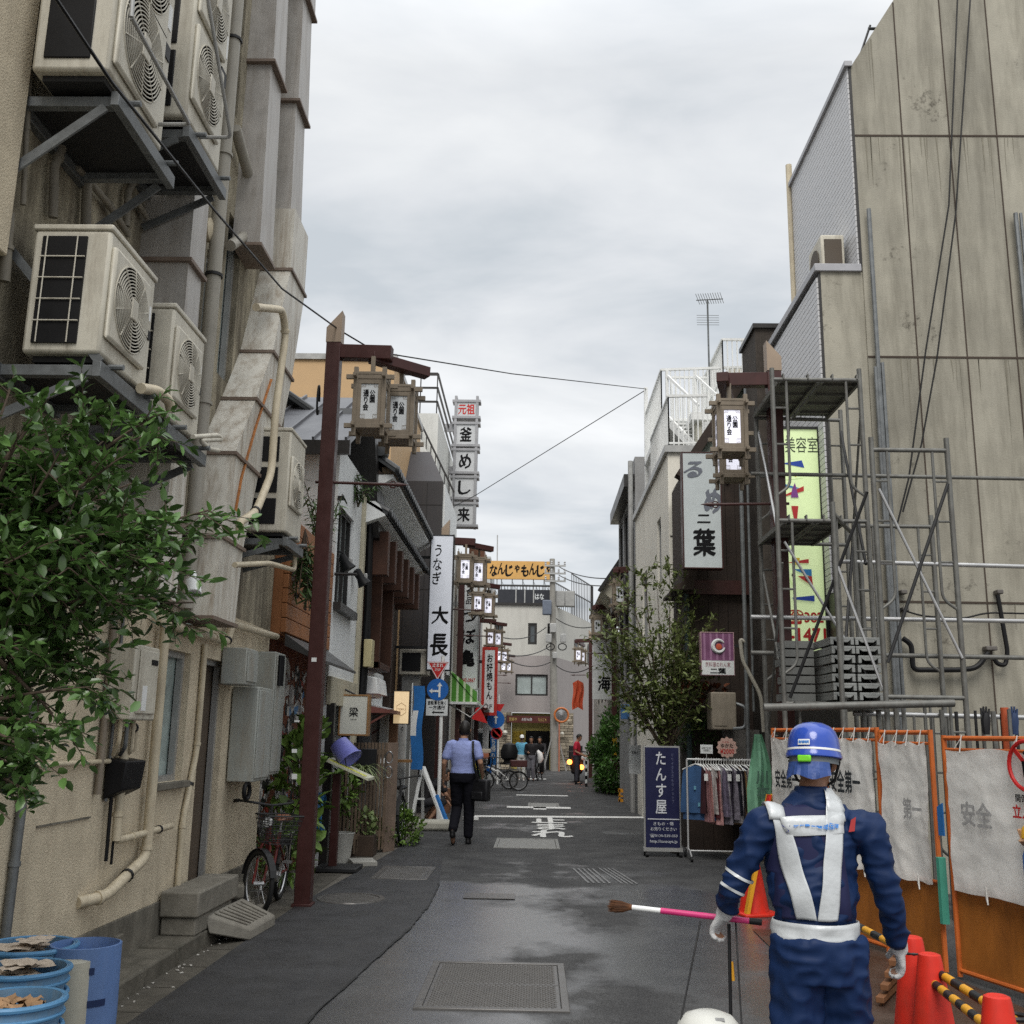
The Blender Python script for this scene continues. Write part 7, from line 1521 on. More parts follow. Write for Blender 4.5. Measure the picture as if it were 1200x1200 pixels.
# ------------------------------------------------------------------ salon sign
r = thing('salon_sign', 'tall lit pale green beauty salon sign with multicoloured letters behind the scaffold', 'sign', (3.18, 12.3, 2.6))
SG = mat('salon_green', (.60, .72, .40), .4, .05, emit=.17, ecol=(.78, .95, .50)); a, b2 = W(937, 503, 12.3), W(945, 763, 12.3)
cx, z1, z0 = 3.20, a.z, b2.z; xa, xb = 2.96, 3.44
M().box(xa, xb, 12.3, 12.5, z0, z1).out('box', SG, r, bevel=.006); M().box(xb, xb+.03, 12.28, 12.52, z0-.02, z1+.03).box(xa-.02, xb, 12.28, 12.52, z1, z1+.03).out('frame', BLKM, r)
fy = 12.296; H_ = z1-z0
def zf(py): return z1-H_*(py-503)/260
text('美容室', (3.24, fy, zf(522)), .40, .20, XR, ZU, mat('ink_green', (.02, .03, .02), .5), r)
C_ = {k: mat('salon_'+k, c_, .5) for k, c_ in dict(blue=(.02, .06, .35), green=(.03, .30, .06), red=(.45, .03, .03), yellow=(.65, .45, .03), purple=(.20, .05, .25), orange=(.55, .25, .02), teal=(.03, .20, .45)).items()}
def poly(k, pts, i): M().add([(3.20+(x-940)/105., fy-.001*i, zf(y)) for x, y in pts], [tuple(range(len(pts)))]).out('colour_shape', C_[k], r, fix=False)
for i, (k, pts) in enumerate((('blue', ((918, 545), (944, 541), (947, 550))), ('green', ((918, 560), (946, 562), (930, 564), (918, 565))), ('yellow', ((930, 556), (936, 556), (936, 562))), ('teal', ((918, 569), (945, 576), (918, 573))), ('red', ((918, 584), (945, 572), (945, 578), (920, 585))), ('purple', ((930, 576), (934, 568), (938, 586), (928, 586))),
        ('red', ((928, 596), (937, 596), (934, 617), (932, 617))), ('orange', ((920, 623), (942, 624), (942, 629), (920, 629))), ('green', ((940, 629), (946, 622), (950, 629))), ('red', ((918, 663), (947, 658), (947, 663))), ('yellow', ((930, 657), (936, 657), (934, 665), (930, 665))), ('teal', ((926, 670), (950, 670), (950, 679))), ('green', ((918, 671), (932, 676), (926, 688))), ('red', ((932, 678), (950, 678), (951, 690))), ('blue', ((924, 703), (952, 700), (952, 707), (926, 705))))): poly(k, pts, i+1)
for x, y in ((927, 677), (944, 681)): M().lathe([(.001, 0), (.022, 0)], (3.20+(x-940)/105, fy-.02, zf(y)), 14, 'Y').out('white_dot', SGW, r, fix=False)
text('☎382', (3.20, fy, zf(725)), .42, .17, XR, ZU, INKR, r, bold=.03); text('-1471', (3.22, fy, zf(745)), .42, .16, XR, ZU, INKR, r, bold=.03)
M().box(xb+.03, 3.5, 12.36, 12.42, z0+.3, z0+.36).box(xb+.03, 3.5, 12.36, 12.42, z1-.4, z1-.34).out('wall_arm', BLKM, r)

# ================================================================== BARRIER PANELS
ORG = mat('barrier_orange', (.50, .12, .022), .55, .15, 8, dirt=.35, dcol=(.15, .05, .02)); BRD = mat('barrier_board', (.38, .135, .024), .5, .15, 3, dirt=.5, dcol=(.08, .03, .012), dscale=(1.5, 1.5, .4))
SHT = mat('sheet_white', (.80, .79, .76), .5, .05, 3, .25, 9, dirt=.25, dcol=(.36, .33, .28), dscale=(2, 2, 1), bdist=.03, trl=.3)
FA, FD = V((3.21, 7.0, 0)), V((-.92, 3.17, 0)).normalized(); FN = V((-FD.y, FD.x, 0)); FN = FN if FN.y < 0 or FN.x < 0 else -FN
FN = V((-.96, -.278, 0)).normalized()
def FP(t, z, d=0): return FA+FD*t+ZU*z+FN*d
def barrier(label, t0, t1, zt, texts=(), board_=True, seed=1, torn=0):
    r = thing('barrier_panel', label, 'barrier', tuple(FP((t0+t1)/2, 0)), 'orange barrier panels hung with white sheets')
    f = M()
    for t in (t0, t1): f.tube([FP(t, .02), FP(t, zt)], .019, 8)
    f.tube([FP(t0, zt-.02), FP(t1, zt-.02)], .017, 8).tube([FP(t0, zt-.10), FP(t1, zt-.10)], .012, 6).tube([FP(t0, .62), FP(t1, .62)], .014, 8).tube([FP(t0, .06), FP(t1, .06)], .016, 8); f.out('frame', ORG, r)
    if board_: M().prism([FP(t0+.02, .075, -.005), FP(t1-.02, .075, -.005), FP(t1-.02, .61, -.005), FP(t0+.02, .61, -.005)], -FN*.006).out('board', BRD, r)
    nu, nz = 44, 36; s_ = M(); W_ = t1-t0; z0 = .60; zh = zt-.10-z0
    def off(u, v_):
        p_ = V((u*W_*2.2+seed*9, v_*2.4, seed)); q_ = V((u*W_*5+v_*1.5, v_*1.3-u, seed*3)); return .035+.020*noise.noise(p_)+.016*(.5-abs(noise.noise(p_*1.9)))+.010*(.4-abs(noise.noise(q_)))+.010*(.4-abs(noise.noise(p_*4.2)))+.012*math.sin(u*9+seed)*v_
    P_ = [[FP(t0+W_*(.03+.94*u/nu)+.010*noise.noise(V((v_*.2, seed, 3))), z0+zh*v_/nz+(.006 if v_ < 2 else .012 if v_ == nz else 0)*math.sin(u*.4+seed), off(u/nu, 1-v_/nz)) for u in range(nu+1)] for v_ in range(nz+1)]
    s_.grid(P_)
    sh = s_.out('sheet', SHT, r, fix=False, ang=80)
    xd = -FD
    for (body, t, z, w, h, m, kw) in texts: text(body, FP(t, z, .075), w, h, xd, ZU, m, sh, **kw)
    for k in range(4): t = t0+W_*(.08+.27*k)+.03*math.sin(k*5+seed); M().tube([FP(t, zt-.12, .05), FP(t, zt+.0, .025), FP(t+.01, zt-.02, -.02)], .004, 5).tube([FP(t, zt-.02, .03), FP(t+.02+.01*k, zt-.09, .05)], .003, 4).out('tie_cord', SHT, r)
    for t in (t0+W_*.3, t0+W_*.8): M().tube([FP(t, .66, .05), FP(t+.01, .60, .04), FP(t-.01, .55, .05)], [.005, .009, .005], 5).out('tie_cord', SHT, r)
    return r
INKF = mat('ink_faded', (.36, .36, .36), .7, .3, 20)
T0 = {'bold': .03}
b1 = barrier('nearest barrier panel at the right photo edge, with the no entry notice', -1.15, .80, 1.66, (('安全', .42, 1.13, .30, .16, INKF, T0),), True, 1)
b2_ = barrier('barrier panel with a torn brown sheet edge, right of the worker', .95, 1.57, 1.70, (('第一', 1.12, 1.12, .22, .15, INKF, T0),), True, 2, 0)
barrier('barrier panel just right of the blue helmet, safety first lettering crumpled', 1.62, 2.30, 1.72, (('安全第一', 2.0, 1.28, .44, .18, mat('ink_print', (.03, .035, .04), .6), T0),), True, 3)
barrier('farthest barrier panel, partly behind the blue helmet', 2.40, 3.30, 1.72, (('安全第一', 2.95, 1.26, .40, .16, MATS['ink_print'], T0),), True, 4)
# notice on the nearest panel: prohibition ring, lettering, a plain workman figure
nt_ = thing('no_entry_notice', 'no entry notice with red prohibition ring on the nearest white sheet', 'notice', tuple(FP(-.05, .9))); xd = -FD; tcn = -.10
def FQ(du, z, d=.075): return FP(tcn, z, d)+xd*du
ring = M(); ring.tube([FQ(.16*math.cos(a), 1.47+.0+.155*math.sin(a), .078) for a in np.linspace(0, 6.283, 37)[:-1]], .014, 6, closed=True); ring.beam(FQ(-.11, 1.58, .080), FQ(.11, 1.36, .080), .028, .006, up=FN); ring.out('ring', mat('notice_red', (.50, .02, .02), .5), nt_)
M().tube([FQ(0, 1.40), FQ(0, 1.50)], [.03, .035], 8).lathe([(.001, .03), (.025, 0), (.001, -.03)], FQ(0, 1.55), 10).out('pictogram', INK, nt_)
text('関係者以外', FQ(.0, 1.265), .26, .05, xd, ZU, INK, nt_, bold=.02); text('立入禁止', FQ(.0, 1.18), .33, .085, xd, ZU, MATS['notice_red'], nt_, bold=.03)
M().lathe([(.001, .02), (.11, .015), (.12, 0)], FQ(.07, 1.02), 20).out('figure_face', mat('fig_skin', (.55, .32, .18), .6), nt_); M().lathe([(.12, 0), (.11, .06), (.06, .11), (.001, .12)], FQ(.07, 1.03), 20).out('figure_helmet', mat('fig_yellow', (.62, .33, .02), .5), nt_); M().lathe([(.10, .0), (.13, -.08), (.13, -.2), (.001, -.2)], FQ(.07, 1.0, .06), 16).out('figure_body', mat('fig_blue', (.03, .13, .42), .6), nt_)
fg = M(); h_ = FQ(-.09, 1.0, .08)
for k in range(4): fg.tube([h_, h_+xd*(-.03+.02*k)+ZU*.07], .011, 6)
fg.lathe([(.001, .03), (.03, 0), (.001, -.03)], h_, 8); fg.out('figure_hand', MATS['fig_skin'], nt_)
M().tube([FP(.9, z, .02) for z in (.35, .55, .8)], .035, 8).out('tarp_scrap', mat('scrap_green', (.05, .25, .18), .6), label='green plastic scrap between the two nearest barrier panels', cat='scrap'); M().prism([FP(.86, .95, .0), FP(.92, .95, .0), FP(.92, 1.15, .0), FP(.86, 1.18, .0)], FN*.01).out('blue_scrap', MATS['flag_blue'], label='blue plastic scrap on the barrier panel edge', cat='scrap')
# green net cloth at the barrier end
nb = M(); 
for i in range(8):
    for j in range(14):
        def g2(i, j): a = i/8; f_ = j/14; return V((2.12+.22*a*(.35+.65*math.sin(min(1, f_*2)*1.57))-.02+.08*(1-min(1, f_*2)), 10.5+.05*math.sin(a*9+f_*3), 1.66-f_*1.05-.06*math.sin(a*4)*f_))
        nb.quad(g2(i, j), g2(i+1, j), g2(i+1, j+1), g2(i, j+1))
r = thing('green_bag', 'green plastic bag with faded lettering hanging at the far barrier end', 'bag', (2.2, 10.5, .6)); nb.out('bag', mat('bag_green', (.12, .26, .17), .45, .2, 5), r, fix=False); text('川\n本', (2.23, 10.43, 1.18), .12, .26, XR, ZU, mat('ink_dkgreen', (.03, .07, .05), .6), r, bold=.02)
# cones and cone bars
CONE = mat('cone_red', (.56, .024, .012), .5, .15, 6, dirt=.5, dcol=(.20, .04, .025), dscale=(3, 3, 1))
def cone(label, c, h=.7, stack=0, group='red traffic cones'):
    r = thing('traffic_cone', label, 'traffic cone', c, group); c = V(c)
    M().lathe([(.14, .03), (.135, .06), (.05, h-.02), (.046, h-.005), (.035, h), (.02, h-.005)], c, 28).out('cone', CONE, r)
    M().cbox(c+ZU*.018, (.38, .38, .035), .3).out('base', CONE, r, bevel=.012); return r
q1 = WZ(1068, 1097, .74); cone('tallest cone behind the worker\'s right hand', (q1.x, q1.y, 0), .74)
q2 = WZ(1089, 1117, .70); cone('cone carrying the striped bars, just right of the worker\'s hand', (q2.x, q2.y, 0), .70)
q3 = WZ(1168, 1166, .70); cone('nearest cone low in the right corner', (q3.x, q3.y, 0), .70)
q4 = WZ(884, 1072, 0); cone('cone half hidden behind the worker\'s waist', (q4.x, q4.y, 0), .56)
YEL = mat('bar_yellow', (.62, .30, .02), .5, .1, dirt=.25); BK2 = mat('bar_black', (.015, .015, .016), .5)
def bar(label, a, b2, n_=9):
    r = thing('cone_bar', label, 'cone bar', tuple((V(a)+V(b2))/2), 'striped cone bars'); a, b2 = V(a), V(b2)
    my, mb = M(), M()
    for k in range(n_): (my if k % 2 == 0 else mb).cyl(a.lerp(b2, k/n_), a.lerp(b2, (k+1)/n_), .019, n=12)
    my.out('yellow_band', YEL, r); mb.out('black_band', BK2, r)
    for p_ in (a, b2): M().tube([p_+V((.05*math.cos(t), .05*math.sin(t), .012)) for t in np.linspace(0, 6.28, 15)[:-1]], .010, 6, closed=True).out('end_ring', BK2, r)
bar('striped bar running from the carrying cone to the nearest cone, lower of two', (q2.x, q2.y, .585), (q3.x, q3.y, .56), 11); bar('striped bar above the other one, towards the nearest cone', (q1.x+.02, q1.y+.05, .64), (q3.x+.12, q3.y+.15, .58), 11)
bar('striped bar behind the worker, ending at the tallest cone', (1.75, 6.9, .62), (q1.x, q1.y, .66), 13)
# low yellow-red A-frame barricade behind the worker
r = thing('barricade', 'red and yellow folding barricade mostly hidden behind the worker', 'barricade', (2.2, 10.2, 0)); M().beam((2.24, 10.2, 1.10), (1.98, 10.15, .0), .06, .035).out('leg', YEL, r); M().beam((2.235, 10.17, 1.10), (2.09, 10.15, .5), .07, .02).out('red_band', CONE, r); M().beam((1.93, 10.1, .70), (2.6, 10.1, .70), .03, .05).out('crossbar', YEL, r); M().beam((2.28, 10.22, 1.10), (2.45, 10.6, .0), .05, .03).out('leg', YEL, r)
r = thing('timber_offcuts', 'orange timber offcuts stacked between the worker and the barrier', 'timber', (2.4, 7.3, 0)); tb = M()
for k in range(5): tb.beam((2.15+.05*k, 6.9+.06*k, .05+.06*k), (2.65, 7.8, .05+.06*k), .05, .035)
tb.out('planks', mat('timber_orange', (.16, .07, .03), .7, .2, 8), r, bevel=.003)
r = thing('rail_debris', 'grey pipes and debris lying behind the cones below the barrier', 'debris', (2.95, 6.2, 0)); db = M()
for k in range(6): db.tube([(2.5+.1*k, 5.5+.1*k, .03+.02*(k % 3)), (3.1, 7.0-.2*k, .05+.01*k)], .018, 8)
db.out('pipes', SCF, r)
# wet ground under the fence foot, orange reflection painted in as brown
M().quad((1.75, 3.0, .012), (3.6, 3.0, .012), (2.7, 9.5, .012), (1.9, 9.5, .012)).out('reflection_strip', mat('reflection_brown', (.055, .036, .028), .35, .3, 4, .4, 90, dirt=.3), kind='structure', fix=False)

# ================================================================== END OF THE STREET
ENDW = mat('end_beige', (.50, .49, .45), .75, .06, 1.2, dirt=.25, dcol=(.24, .22, .2)); ENDM = mat('end_mauve', (.33, .30, .29), .75, .06, 1.5, dirt=.3, dcol=(.2, .17, .16))
Ye = 52.0
def wz(py): return W(610, py, Ye).z
def wx(px_): return W(px_, 800, Ye).x
EB = thing('end_building', 'two storey beige and mauve building closing the street, stone cladding by its yellow entrance', 'building', (0, 54, 0))
xl, xr_ = -6.0, wx(646); zr_ = wz(708)
gf, g1 = wz(835), wz(768)
hs = [(wx(604), wx(642), wz(815), wz(790), 'win2')]
w_ = M(); grid_face(w_, V((0, Ye, 0)), XR, ZU, [xl, xr_], [gf, g1], hs); face_openings(EB, w_, V((0, Ye, 0)), XR, V((0, -1, 0)), hs, FR_DK, GLASSL, .15, .09); w_.out('lower_storey', ENDM, EB, fix=False, smooth=False)
hs = [(wx(578), wx(588.5), wz(755), wz(730), 'win1'), (wx(618), wx(628.5), wz(755), wz(730), 'win1'), (wx(641), wx(645), wz(745), wz(730), 'win1')]
w_ = M(); grid_face(w_, V((0, Ye, 0)), XR, ZU, [xl, xr_], [g1, zr_], hs); face_openings(EB, w_, V((0, Ye, 0)), XR, V((0, -1, 0)), hs, FR_DK, GLASS, .15, .12); w_.out('upper_storey', ENDW, EB, fix=False, smooth=False)
# receding right face
R1, R2 = V((xr_, Ye, 0)), V((xr_+1.0, Ye+.3, 0)); far = W(700, 800, 62); R3 = V((far.x, 62, 0))
m1, m2 = M(), M()
m1.quad(R1+ZU*g1, R3+ZU*g1, R3+ZU*zr_, R1+ZU*zr_); m2.quad(R1, R3, R3+ZU*g1, R1+ZU*g1)
m1.quad((xl, Ye, zr_), (xr_, Ye, zr_), (R3.x, 62, zr_), (xl, 62, zr_)); m1.out('side_upper', ENDW, EB, fix=False); m2.out('side_lower', ENDM, EB, fix=False)
sd = (R3-R1).normalized(); sn = V((sd.y, -sd.x, 0))
for f_ in (.45, .60, .75): a = R1+sd*((R3-R1).length*f_); M().add([a+sn*.05+ZU*wz(765), a+sd*.55+sn*.05+ZU*wz(765), a+sd*.55+sn*.05+ZU*wz(738), a+sn*.05+ZU*wz(738)], [(0, 1, 2, 3)]).out('side_window', FR_DK, EB, fix=False)
# ground floor
M().box(xl, wx(585), Ye, Ye+.4, 0, gf).out('stone_pier_base', mat('end_dark', (.05, .04, .035), .8), EB)
stn = mat('stone_clad', (.36, .31, .235), .85, .35, 3, .5, 20, island=.4, dirt=.3)
def stones(x0, x1, y, zt, seed):
    rr = random.Random(seed); s_ = M(); z = .02
    while z < zt:
        h_ = rr.uniform(.09, .16); x = x0
        while x < x1: w_ = rr.uniform(.2, .5); s_.box(x+.01, min(x+w_, x1)-.01, y-rr.uniform(.02, .07), y, z+.008, min(z+h_, zt)-.008); x += w_
        z += h_
    s_.out('stone_cladding', stn, EB, smooth=False)
stones(wx(585), wx(600), Ye-.02, gf, 1); stones(wx(655), wx(672), Ye-.3, gf, 2)
for x0_, x1_, y_ in ((585, 600, .02), (655, 672, .3)): M().box(wx(x0_), wx(x1_), Ye-y_, Ye+.4, 0, gf).out('pier', MATS['end_dark'], EB)
M().box(wx(600), wx(655), Ye+.9, Ye+1.0, 0, gf).out('entrance_back', mat('yellow_wall', (.50, .42, .14), .7, .15), EB); M().box(wx(617), wx(645), Ye+.85, Ye+.9, 0, wz(856)).out('entrance_opening', MATS['dark'], EB)
M().box(wx(624), wx(630), Ye+.82, Ye+.85, 0, wz(871)).box(wx(634), wx(641), Ye+.82, Ye+.85, 0, wz(871)).out('entrance_curtain', mat('grey_curtain', (.25, .25, .27), .7, .2), EB)
M().box(wx(602), wx(614), Ye+.87, Ye+.9, wz(885), wz(857)).out('poster', mat('poster_yellow', (.60, .42, .06), .6, .4, 6), EB)
M().box(wx(594), wx(648), Ye-.25, Ye, gf-.15, wz(838)-.35).out('fascia_backing', MATS['end_dark'], EB)
M().box(wx(595), wx(645), Ye-.32, Ye-.25, wz(847), wz(839)).out('fascia_sign', mat('fascia_maroon', (.09, .025, .02), .5), EB); 
text('営業中', (wx(602), Ye-.325, wz(843)), .38, .17, XR, ZU, mat('sign_gold', (.5, .38, .12), .5), EB); text('お好み焼', (wx(618), Ye-.325, wz(843)), .5, .15, XR, ZU, SGW, EB); text('もんじゃ', (wx(636), Ye-.325, wz(843)), .4, .18, XR, ZU, MATS['sign_gold'], EB)
for x in (593, 659): M().lathe([(.001, -.14), (.10, -.10), (.14, 0), (.10, .10), (.001, .14)], (wx(x), Ye-.25, wz(859)), 14).out('globe_lamp', mat('globe', (.6, .58, .5), .3), EB)
# roof: parapet panels, railing, signboard
M().box(wx(582), wx(646), Ye-.05, Ye+.05, zr_, wz(691)).out('parapet_panel', mat('parapet_navy', (.025, .027, .034), .5, .1), EB); M().box(xl, wx(646)+.1, Ye-.1, Ye+.1, zr_-.06, zr_+.06).out('roof_edge', FR_DK, EB)
for x in (603, 613.5, 624): M().box(wx(x)-.03, wx(x)+.03, Ye-.09, Ye-.05, zr_, wz(690)).out('panel_post', FR_AL, EB)
text('はな', (wx(631), Ye-.055, wz(699)), .45, .3, XR, ZU, SGW, EB, bold=.02)
rl = M(); q = 0
for z in (wz(685),): rl.beam((wx(566), Ye+.5, z), (wx(646), Ye+.5, z), .05, .07)
for k in range(22): x = wx(566)+(wx(646)-wx(566))*k/21; rl.beam((x, Ye+.5, zr_), (x, Ye+.5, wz(685)), .03, .03)
pp, qq = R1+ZU*zr_, R1+sd*9+ZU*zr_
rl.beam(pp+ZU*1.2, qq+ZU*1.2, .05, .06)
for k in range(24): a = pp.lerp(qq, k/23); rl.beam(a, a+ZU*1.2, .03, .03)
a = qq; rl.beam(a, a+ZU*2.2, .14, .14)
for k in range(14): b9 = pp.lerp(qq, .45+.55*k/13); rl.beam(b9, b9+ZU*2.2, .03, .03)
rl.beam(pp.lerp(qq, .45)+ZU*2.2, qq+ZU*2.2, .05, .05)
rl.out('roof_railing', FR_DK, EB)
for x in (567, 572, 656, 668): M().cbox((wx(x), Ye+1.2, zr_+.45), (.5, .5, .8)).out('roof_unit', mat('unit_grey', (.3, .3, .29), .6), EB, bevel=.03)
r = thing('roof_signboard', 'long orange rooftop signboard with black brush hiragana above the end building', 'sign', (wx(607), Ye+1, wz(681)))
Yb = Ye+.9; a, b2 = W(569, 657, Yb), W(645, 679, Yb)
M().box(a.x, b2.x, Yb, Yb+.25, b2.z, a.z).out('board', mat('board_orange', (.56, .32, .10), .6, .08), r)
body = 'なんじゃもんじゃ'; wq = (b2.x-a.x)/8.3
for i, ch in enumerate(body): text(ch, (a.x+.22+wq*(i+.5), Yb-.004, (a.z+b2.z)/2+(.06 if i % 2 else -.04)), wq*(.9 if ch not in 'ゃ' else .6), (a.z-b2.z)*(.62 if ch != 'ゃ' else .42), XR, ZU, INK, r, nib=.045)
lg = M()
for k in range(6): x = a.x+.3+k*.55; lg.beam((x, Yb+.1, zr_), (x, Yb+.1, b2.z), .05, .05); lg.beam((x, Yb+.1, b2.z-.1), (x+.5, Yb+.1, zr_+.3), .025, .025)
lg.beam((a.x, Yb+.1, b2.z-.3), (b2.x, Yb+.1, b2.z-.3), .04, .04); lg.out('support_frame', GALV, r)
M().cyl((W(583, 655, 53).x, 53, 9), (W(583, 625, 53).x, 53, W(583, 627, 53).z), .03, n=6).out('mast', FR_AL, label='thin mast rising left of the orange rooftop signboard', cat='mast')
M().box(W(566, 660, 60).x-3, W(575, 660, 60).x, 60, 66, 0, W(570, 652, 60).z).out('far_block', mat('far_grey', (.36, .37, .37), .7, .06), label='pale distant block peeping out left of the orange signboard', cat='building')
# utility pole with gear
r = thing('utility_pole', 'grey concrete utility pole with grey transformer gear before the end building', 'utility pole', (1.06, 50.8, 0)); UP = mat('pole_concrete', (.27, .26, .235), .8, .15, 4, dirt=.4)
pt = W(646, 655, 50.8); px0 = W(650, 905, 50.8).x
M().tube([(px0, 50.8, 0), (pt.x+.05, 50.8, pt.z)], [.21, .13], 16).out('shaft', UP, r)
for y in (663, 672, 681): q = W(650, y, 50.6); M().beam((q.x-.5, 50.6, q.z), (q.x+.55, 50.6, q.z), .08, .08).out('crossarm', FR_AL, r); 
ins = M()
for y in (663, 672, 681):
    q = W(650, y, 50.6)
    for dx in (-.45, -.15, .2, .5): ins.lathe([(.03, 0), (.06, .05), (.03, .1), (.06, .14), (.02, .2)], (q.x+dx, 50.6, q.z+.04), 8)
ins.out('insulators', mat('porcelain', (.42, .42, .42), .3), r)
q = W(641, 712, 50.5); M().box(q.x-.22, q.x+.22, 50.35, 50.7, q.z-.36, q.z+.36).out('transformer', mat('transformer_blue', (.12, .14, .18), .5, .1), r, bevel=.04)
for x, y, s_ in ((648, 736, .22), (643, 748, .2), (660, 748, .2), (650, 768, .16)): q = W(x, y, 50.5); M().box(q.x-s_*.7, q.x+s_*.7, 50.35, 50.6, q.z-s_, q.z+s_).out('gear_box', FR_AL, r, bevel=.02)
for x in (645, 659): q = W(x, 758, 50.4); M().tube([(q.x+.2*math.cos(t), 50.4, q.z+.16*math.sin(t)) for t in np.linspace(0, 6.28, 14)[:-1]], .025, 6, closed=True).out('cable_coil', BLK, r)
M().beam((px0-.55, 50.6, .02), (px0-.05, 50.7, 2.0), .05, .05).beam((px0+.55, 50.6, .02), (px0+.05, 50.7, 2.0), .05, .05).out('foot_guard', FR_AL, r)
mr_ = thing('traffic_mirror', 'round orange rimmed traffic mirror at the stone pier', 'mirror', (W(658, 838, 50.4).x, 50.4, 0)); q = W(658, 838, 50.4); M().tube([(q.x+.33*math.cos(t), 50.4, q.z+.33*math.sin(t)) for t in np.linspace(0, 6.28, 24)[:-1]], .05, 8, closed=True).out('rim', mat('mirror_orange', (.45, .14, .04), .4), mr_); M().lathe([(.001, -.05), (.3, 0)], (q.x, 50.42, q.z), 20, 'Y').out('glass', STEEL, mr_, fix=False); M().cyl((q.x-.1, 50.45, 0), (q.x-.1, 50.45, q.z), .04).out('pole', mat('mirror_pole', (.40, .16, .10), .5), mr_)

# ================================================================== OVERHEAD CABLES
def cable(label, pts, r_=.012, sag=.0):
    v_ = [V(p) for p in pts]; out_ = []
    for a, b2 in zip(v_, v_[1:]):
        for k in range(14): f = k/14; out_.append(a.lerp(b2, f)-ZU*(sag*4*f*(1-f)))
    out_.append(v_[-1]); return M().tube(out_, r_, 5).out('cable', BLK, label=label, cat='cable', group='overhead cables')
cable('black cable sagging from the top left corner down to the nearest lantern post', [W(40, -40, 3.4), W(130, 95, 4.2), W(250, 245, 6.2), W(330, 338, 8.6), W(398, 387, 10.3)], .009)
cable('cable from the nearest lantern post across the street to the white roof stairs', [W(398, 387, 10.3), W(440, 412, 10.8), W(600, 438, 15.5), V((2.4, 21.95, 9.21))], .009)
cable('thin cable slanting from the roof stairs down to the pale building', [V((2.4, 21.95, 9.19)), W(655, 520, 24), W(558, 580, 27.5), W(525, 597, 29)], .010)
for i, (a, b2, lab) in enumerate((((655, 664, 50.5), (735, 676, 32), 'upper cable from the utility pole to the right'), ((655, 674, 50.5), (735, 684, 32), 'lower cable from the utility pole to the right'), ((645, 757, 50.5), (585, 766, 40), 'cable from the coil on the utility pole to the left'), ((645, 776, 50.5), (592, 772, 40), 'low cable from the utility pole to the far left facade'), ((640, 735, 50.5), (588, 747, 40), 'middle cable from the utility pole to the left'), ((652, 725, 50.5), (700, 733, 46), 'cable from the utility pole along the end building side'), ((652, 780, 50.4), (690, 783, 44), 'low dark cable from the utility pole to the right'))): cable(lab, [W(*a), W(*b2)], .022, .25)
# ================================================================== PEOPLE
SKIN = mat('skin', (.36, .20, .13), .5, .08, 8); HAIR = mat('hair_black', (.014, .012, .011), .5, .3, 40, .4, 120)
def etube(m, rings, n=18):
    """loft through ellipses (centre, lateral half axis, depth half axis)"""
    o = len(m.v)
    for c, a, b2 in rings:
        c, a, b2 = V(c), V(a), V(b2); m.v += [c+a*math.cos(2*math.pi*j/n)+b2*math.sin(2*math.pi*j/n) for j in range(n)]
    for i in range(len(rings)-1):
        for j in range(n): m.f.append([o+i*n+j, o+i*n+(j+1) % n, o+(i+1)*n+(j+1) % n, o+(i+1)*n+j]); m.mi.append(0)
    k = len(rings)-1; m.f.append([o+j for j in range(n)][::-1]); m.mi.append(0); m.f.append([o+k*n+j for j in range(n)]); m.mi.append(0)
def limb(m, pts, rs, n=14):
    pts = [V(p) for p in pts]; P_, Rr = [], []
    for i in range(len(pts)-1):
        for k in range(5): f = k/5; P_.append(pts[i].lerp(pts[i+1], f)); Rr.append(rs[i]+(rs[i+1]-rs[i])*f)
    P_.append(pts[-1]); Rr.append(rs[-1])
    d0 = (P_[1]-P_[0]).normalized(); d1 = (P_[-1]-P_[-2]).normalized()
    P_ = [P_[0]-d0*Rr[0]*.6]+P_+[P_[-1]+d1*Rr[-1]*.5]; Rr = [Rr[0]*.55]+Rr+[Rr[-1]*.6]
    m.tube(P_, Rr, n)
def hand(m, wrist, d, pn, side, s=1.0, curl=.45, grow=0.0):
    """palm and five bent fingers; d along the hand, pn palm normal, side +1/-1 tells where the thumb leaves"""
    w, d, pn = V(wrist), V(d).normalized(), V(pn); pn = (pn-d*pn.dot(d)).normalized(); l_ = d.cross(pn).normalized()*side
    etube(m, [(w, l_*(.026*s+grow), pn*(.020*s+grow)), (w+d*.03*s, l_*(.036*s+grow), pn*(.018*s+grow)), (w+d*.075*s, l_*(.042*s+grow), pn*(.014*s+grow)), (w+d*.092*s, l_*(.038*s+grow), pn*(.011*s+grow))], 14)
    for k, (of, ln) in enumerate(((.030, .070), (.011, .080), (-.010, .074), (-.029, .058))):
        p = w+d*.088*s+l_*(of*s); a = 0; pts = [p-d*.02*s]
        for j in range(4): pts.append(p); a += curl*(.6+.4*j); p = p+(d*math.cos(a)+pn*math.sin(a))*(ln*s*(.42, .32, .26, 0)[j])
        m.tube(pts, [(.0095*s+grow), (.0098*s+grow), (.0088*s+grow), (.0078*s+grow), (.0066*s+grow)], 8)
    b_ = w+d*.025*s+l_*.028*s; t = (d*.6+l_*.75+pn*.35).normalized(); t2 = (d*.8+l_*.2+pn*.6).normalized()
    m.tube([b_-t*.015*s, b_+t*.03*s, b_+t*.045*s+t2*.02*s, b_+t*.05*s+t2*.045*s], [.014*s+grow, .0125*s+grow, .0105*s+grow, .008*s+grow], 8)
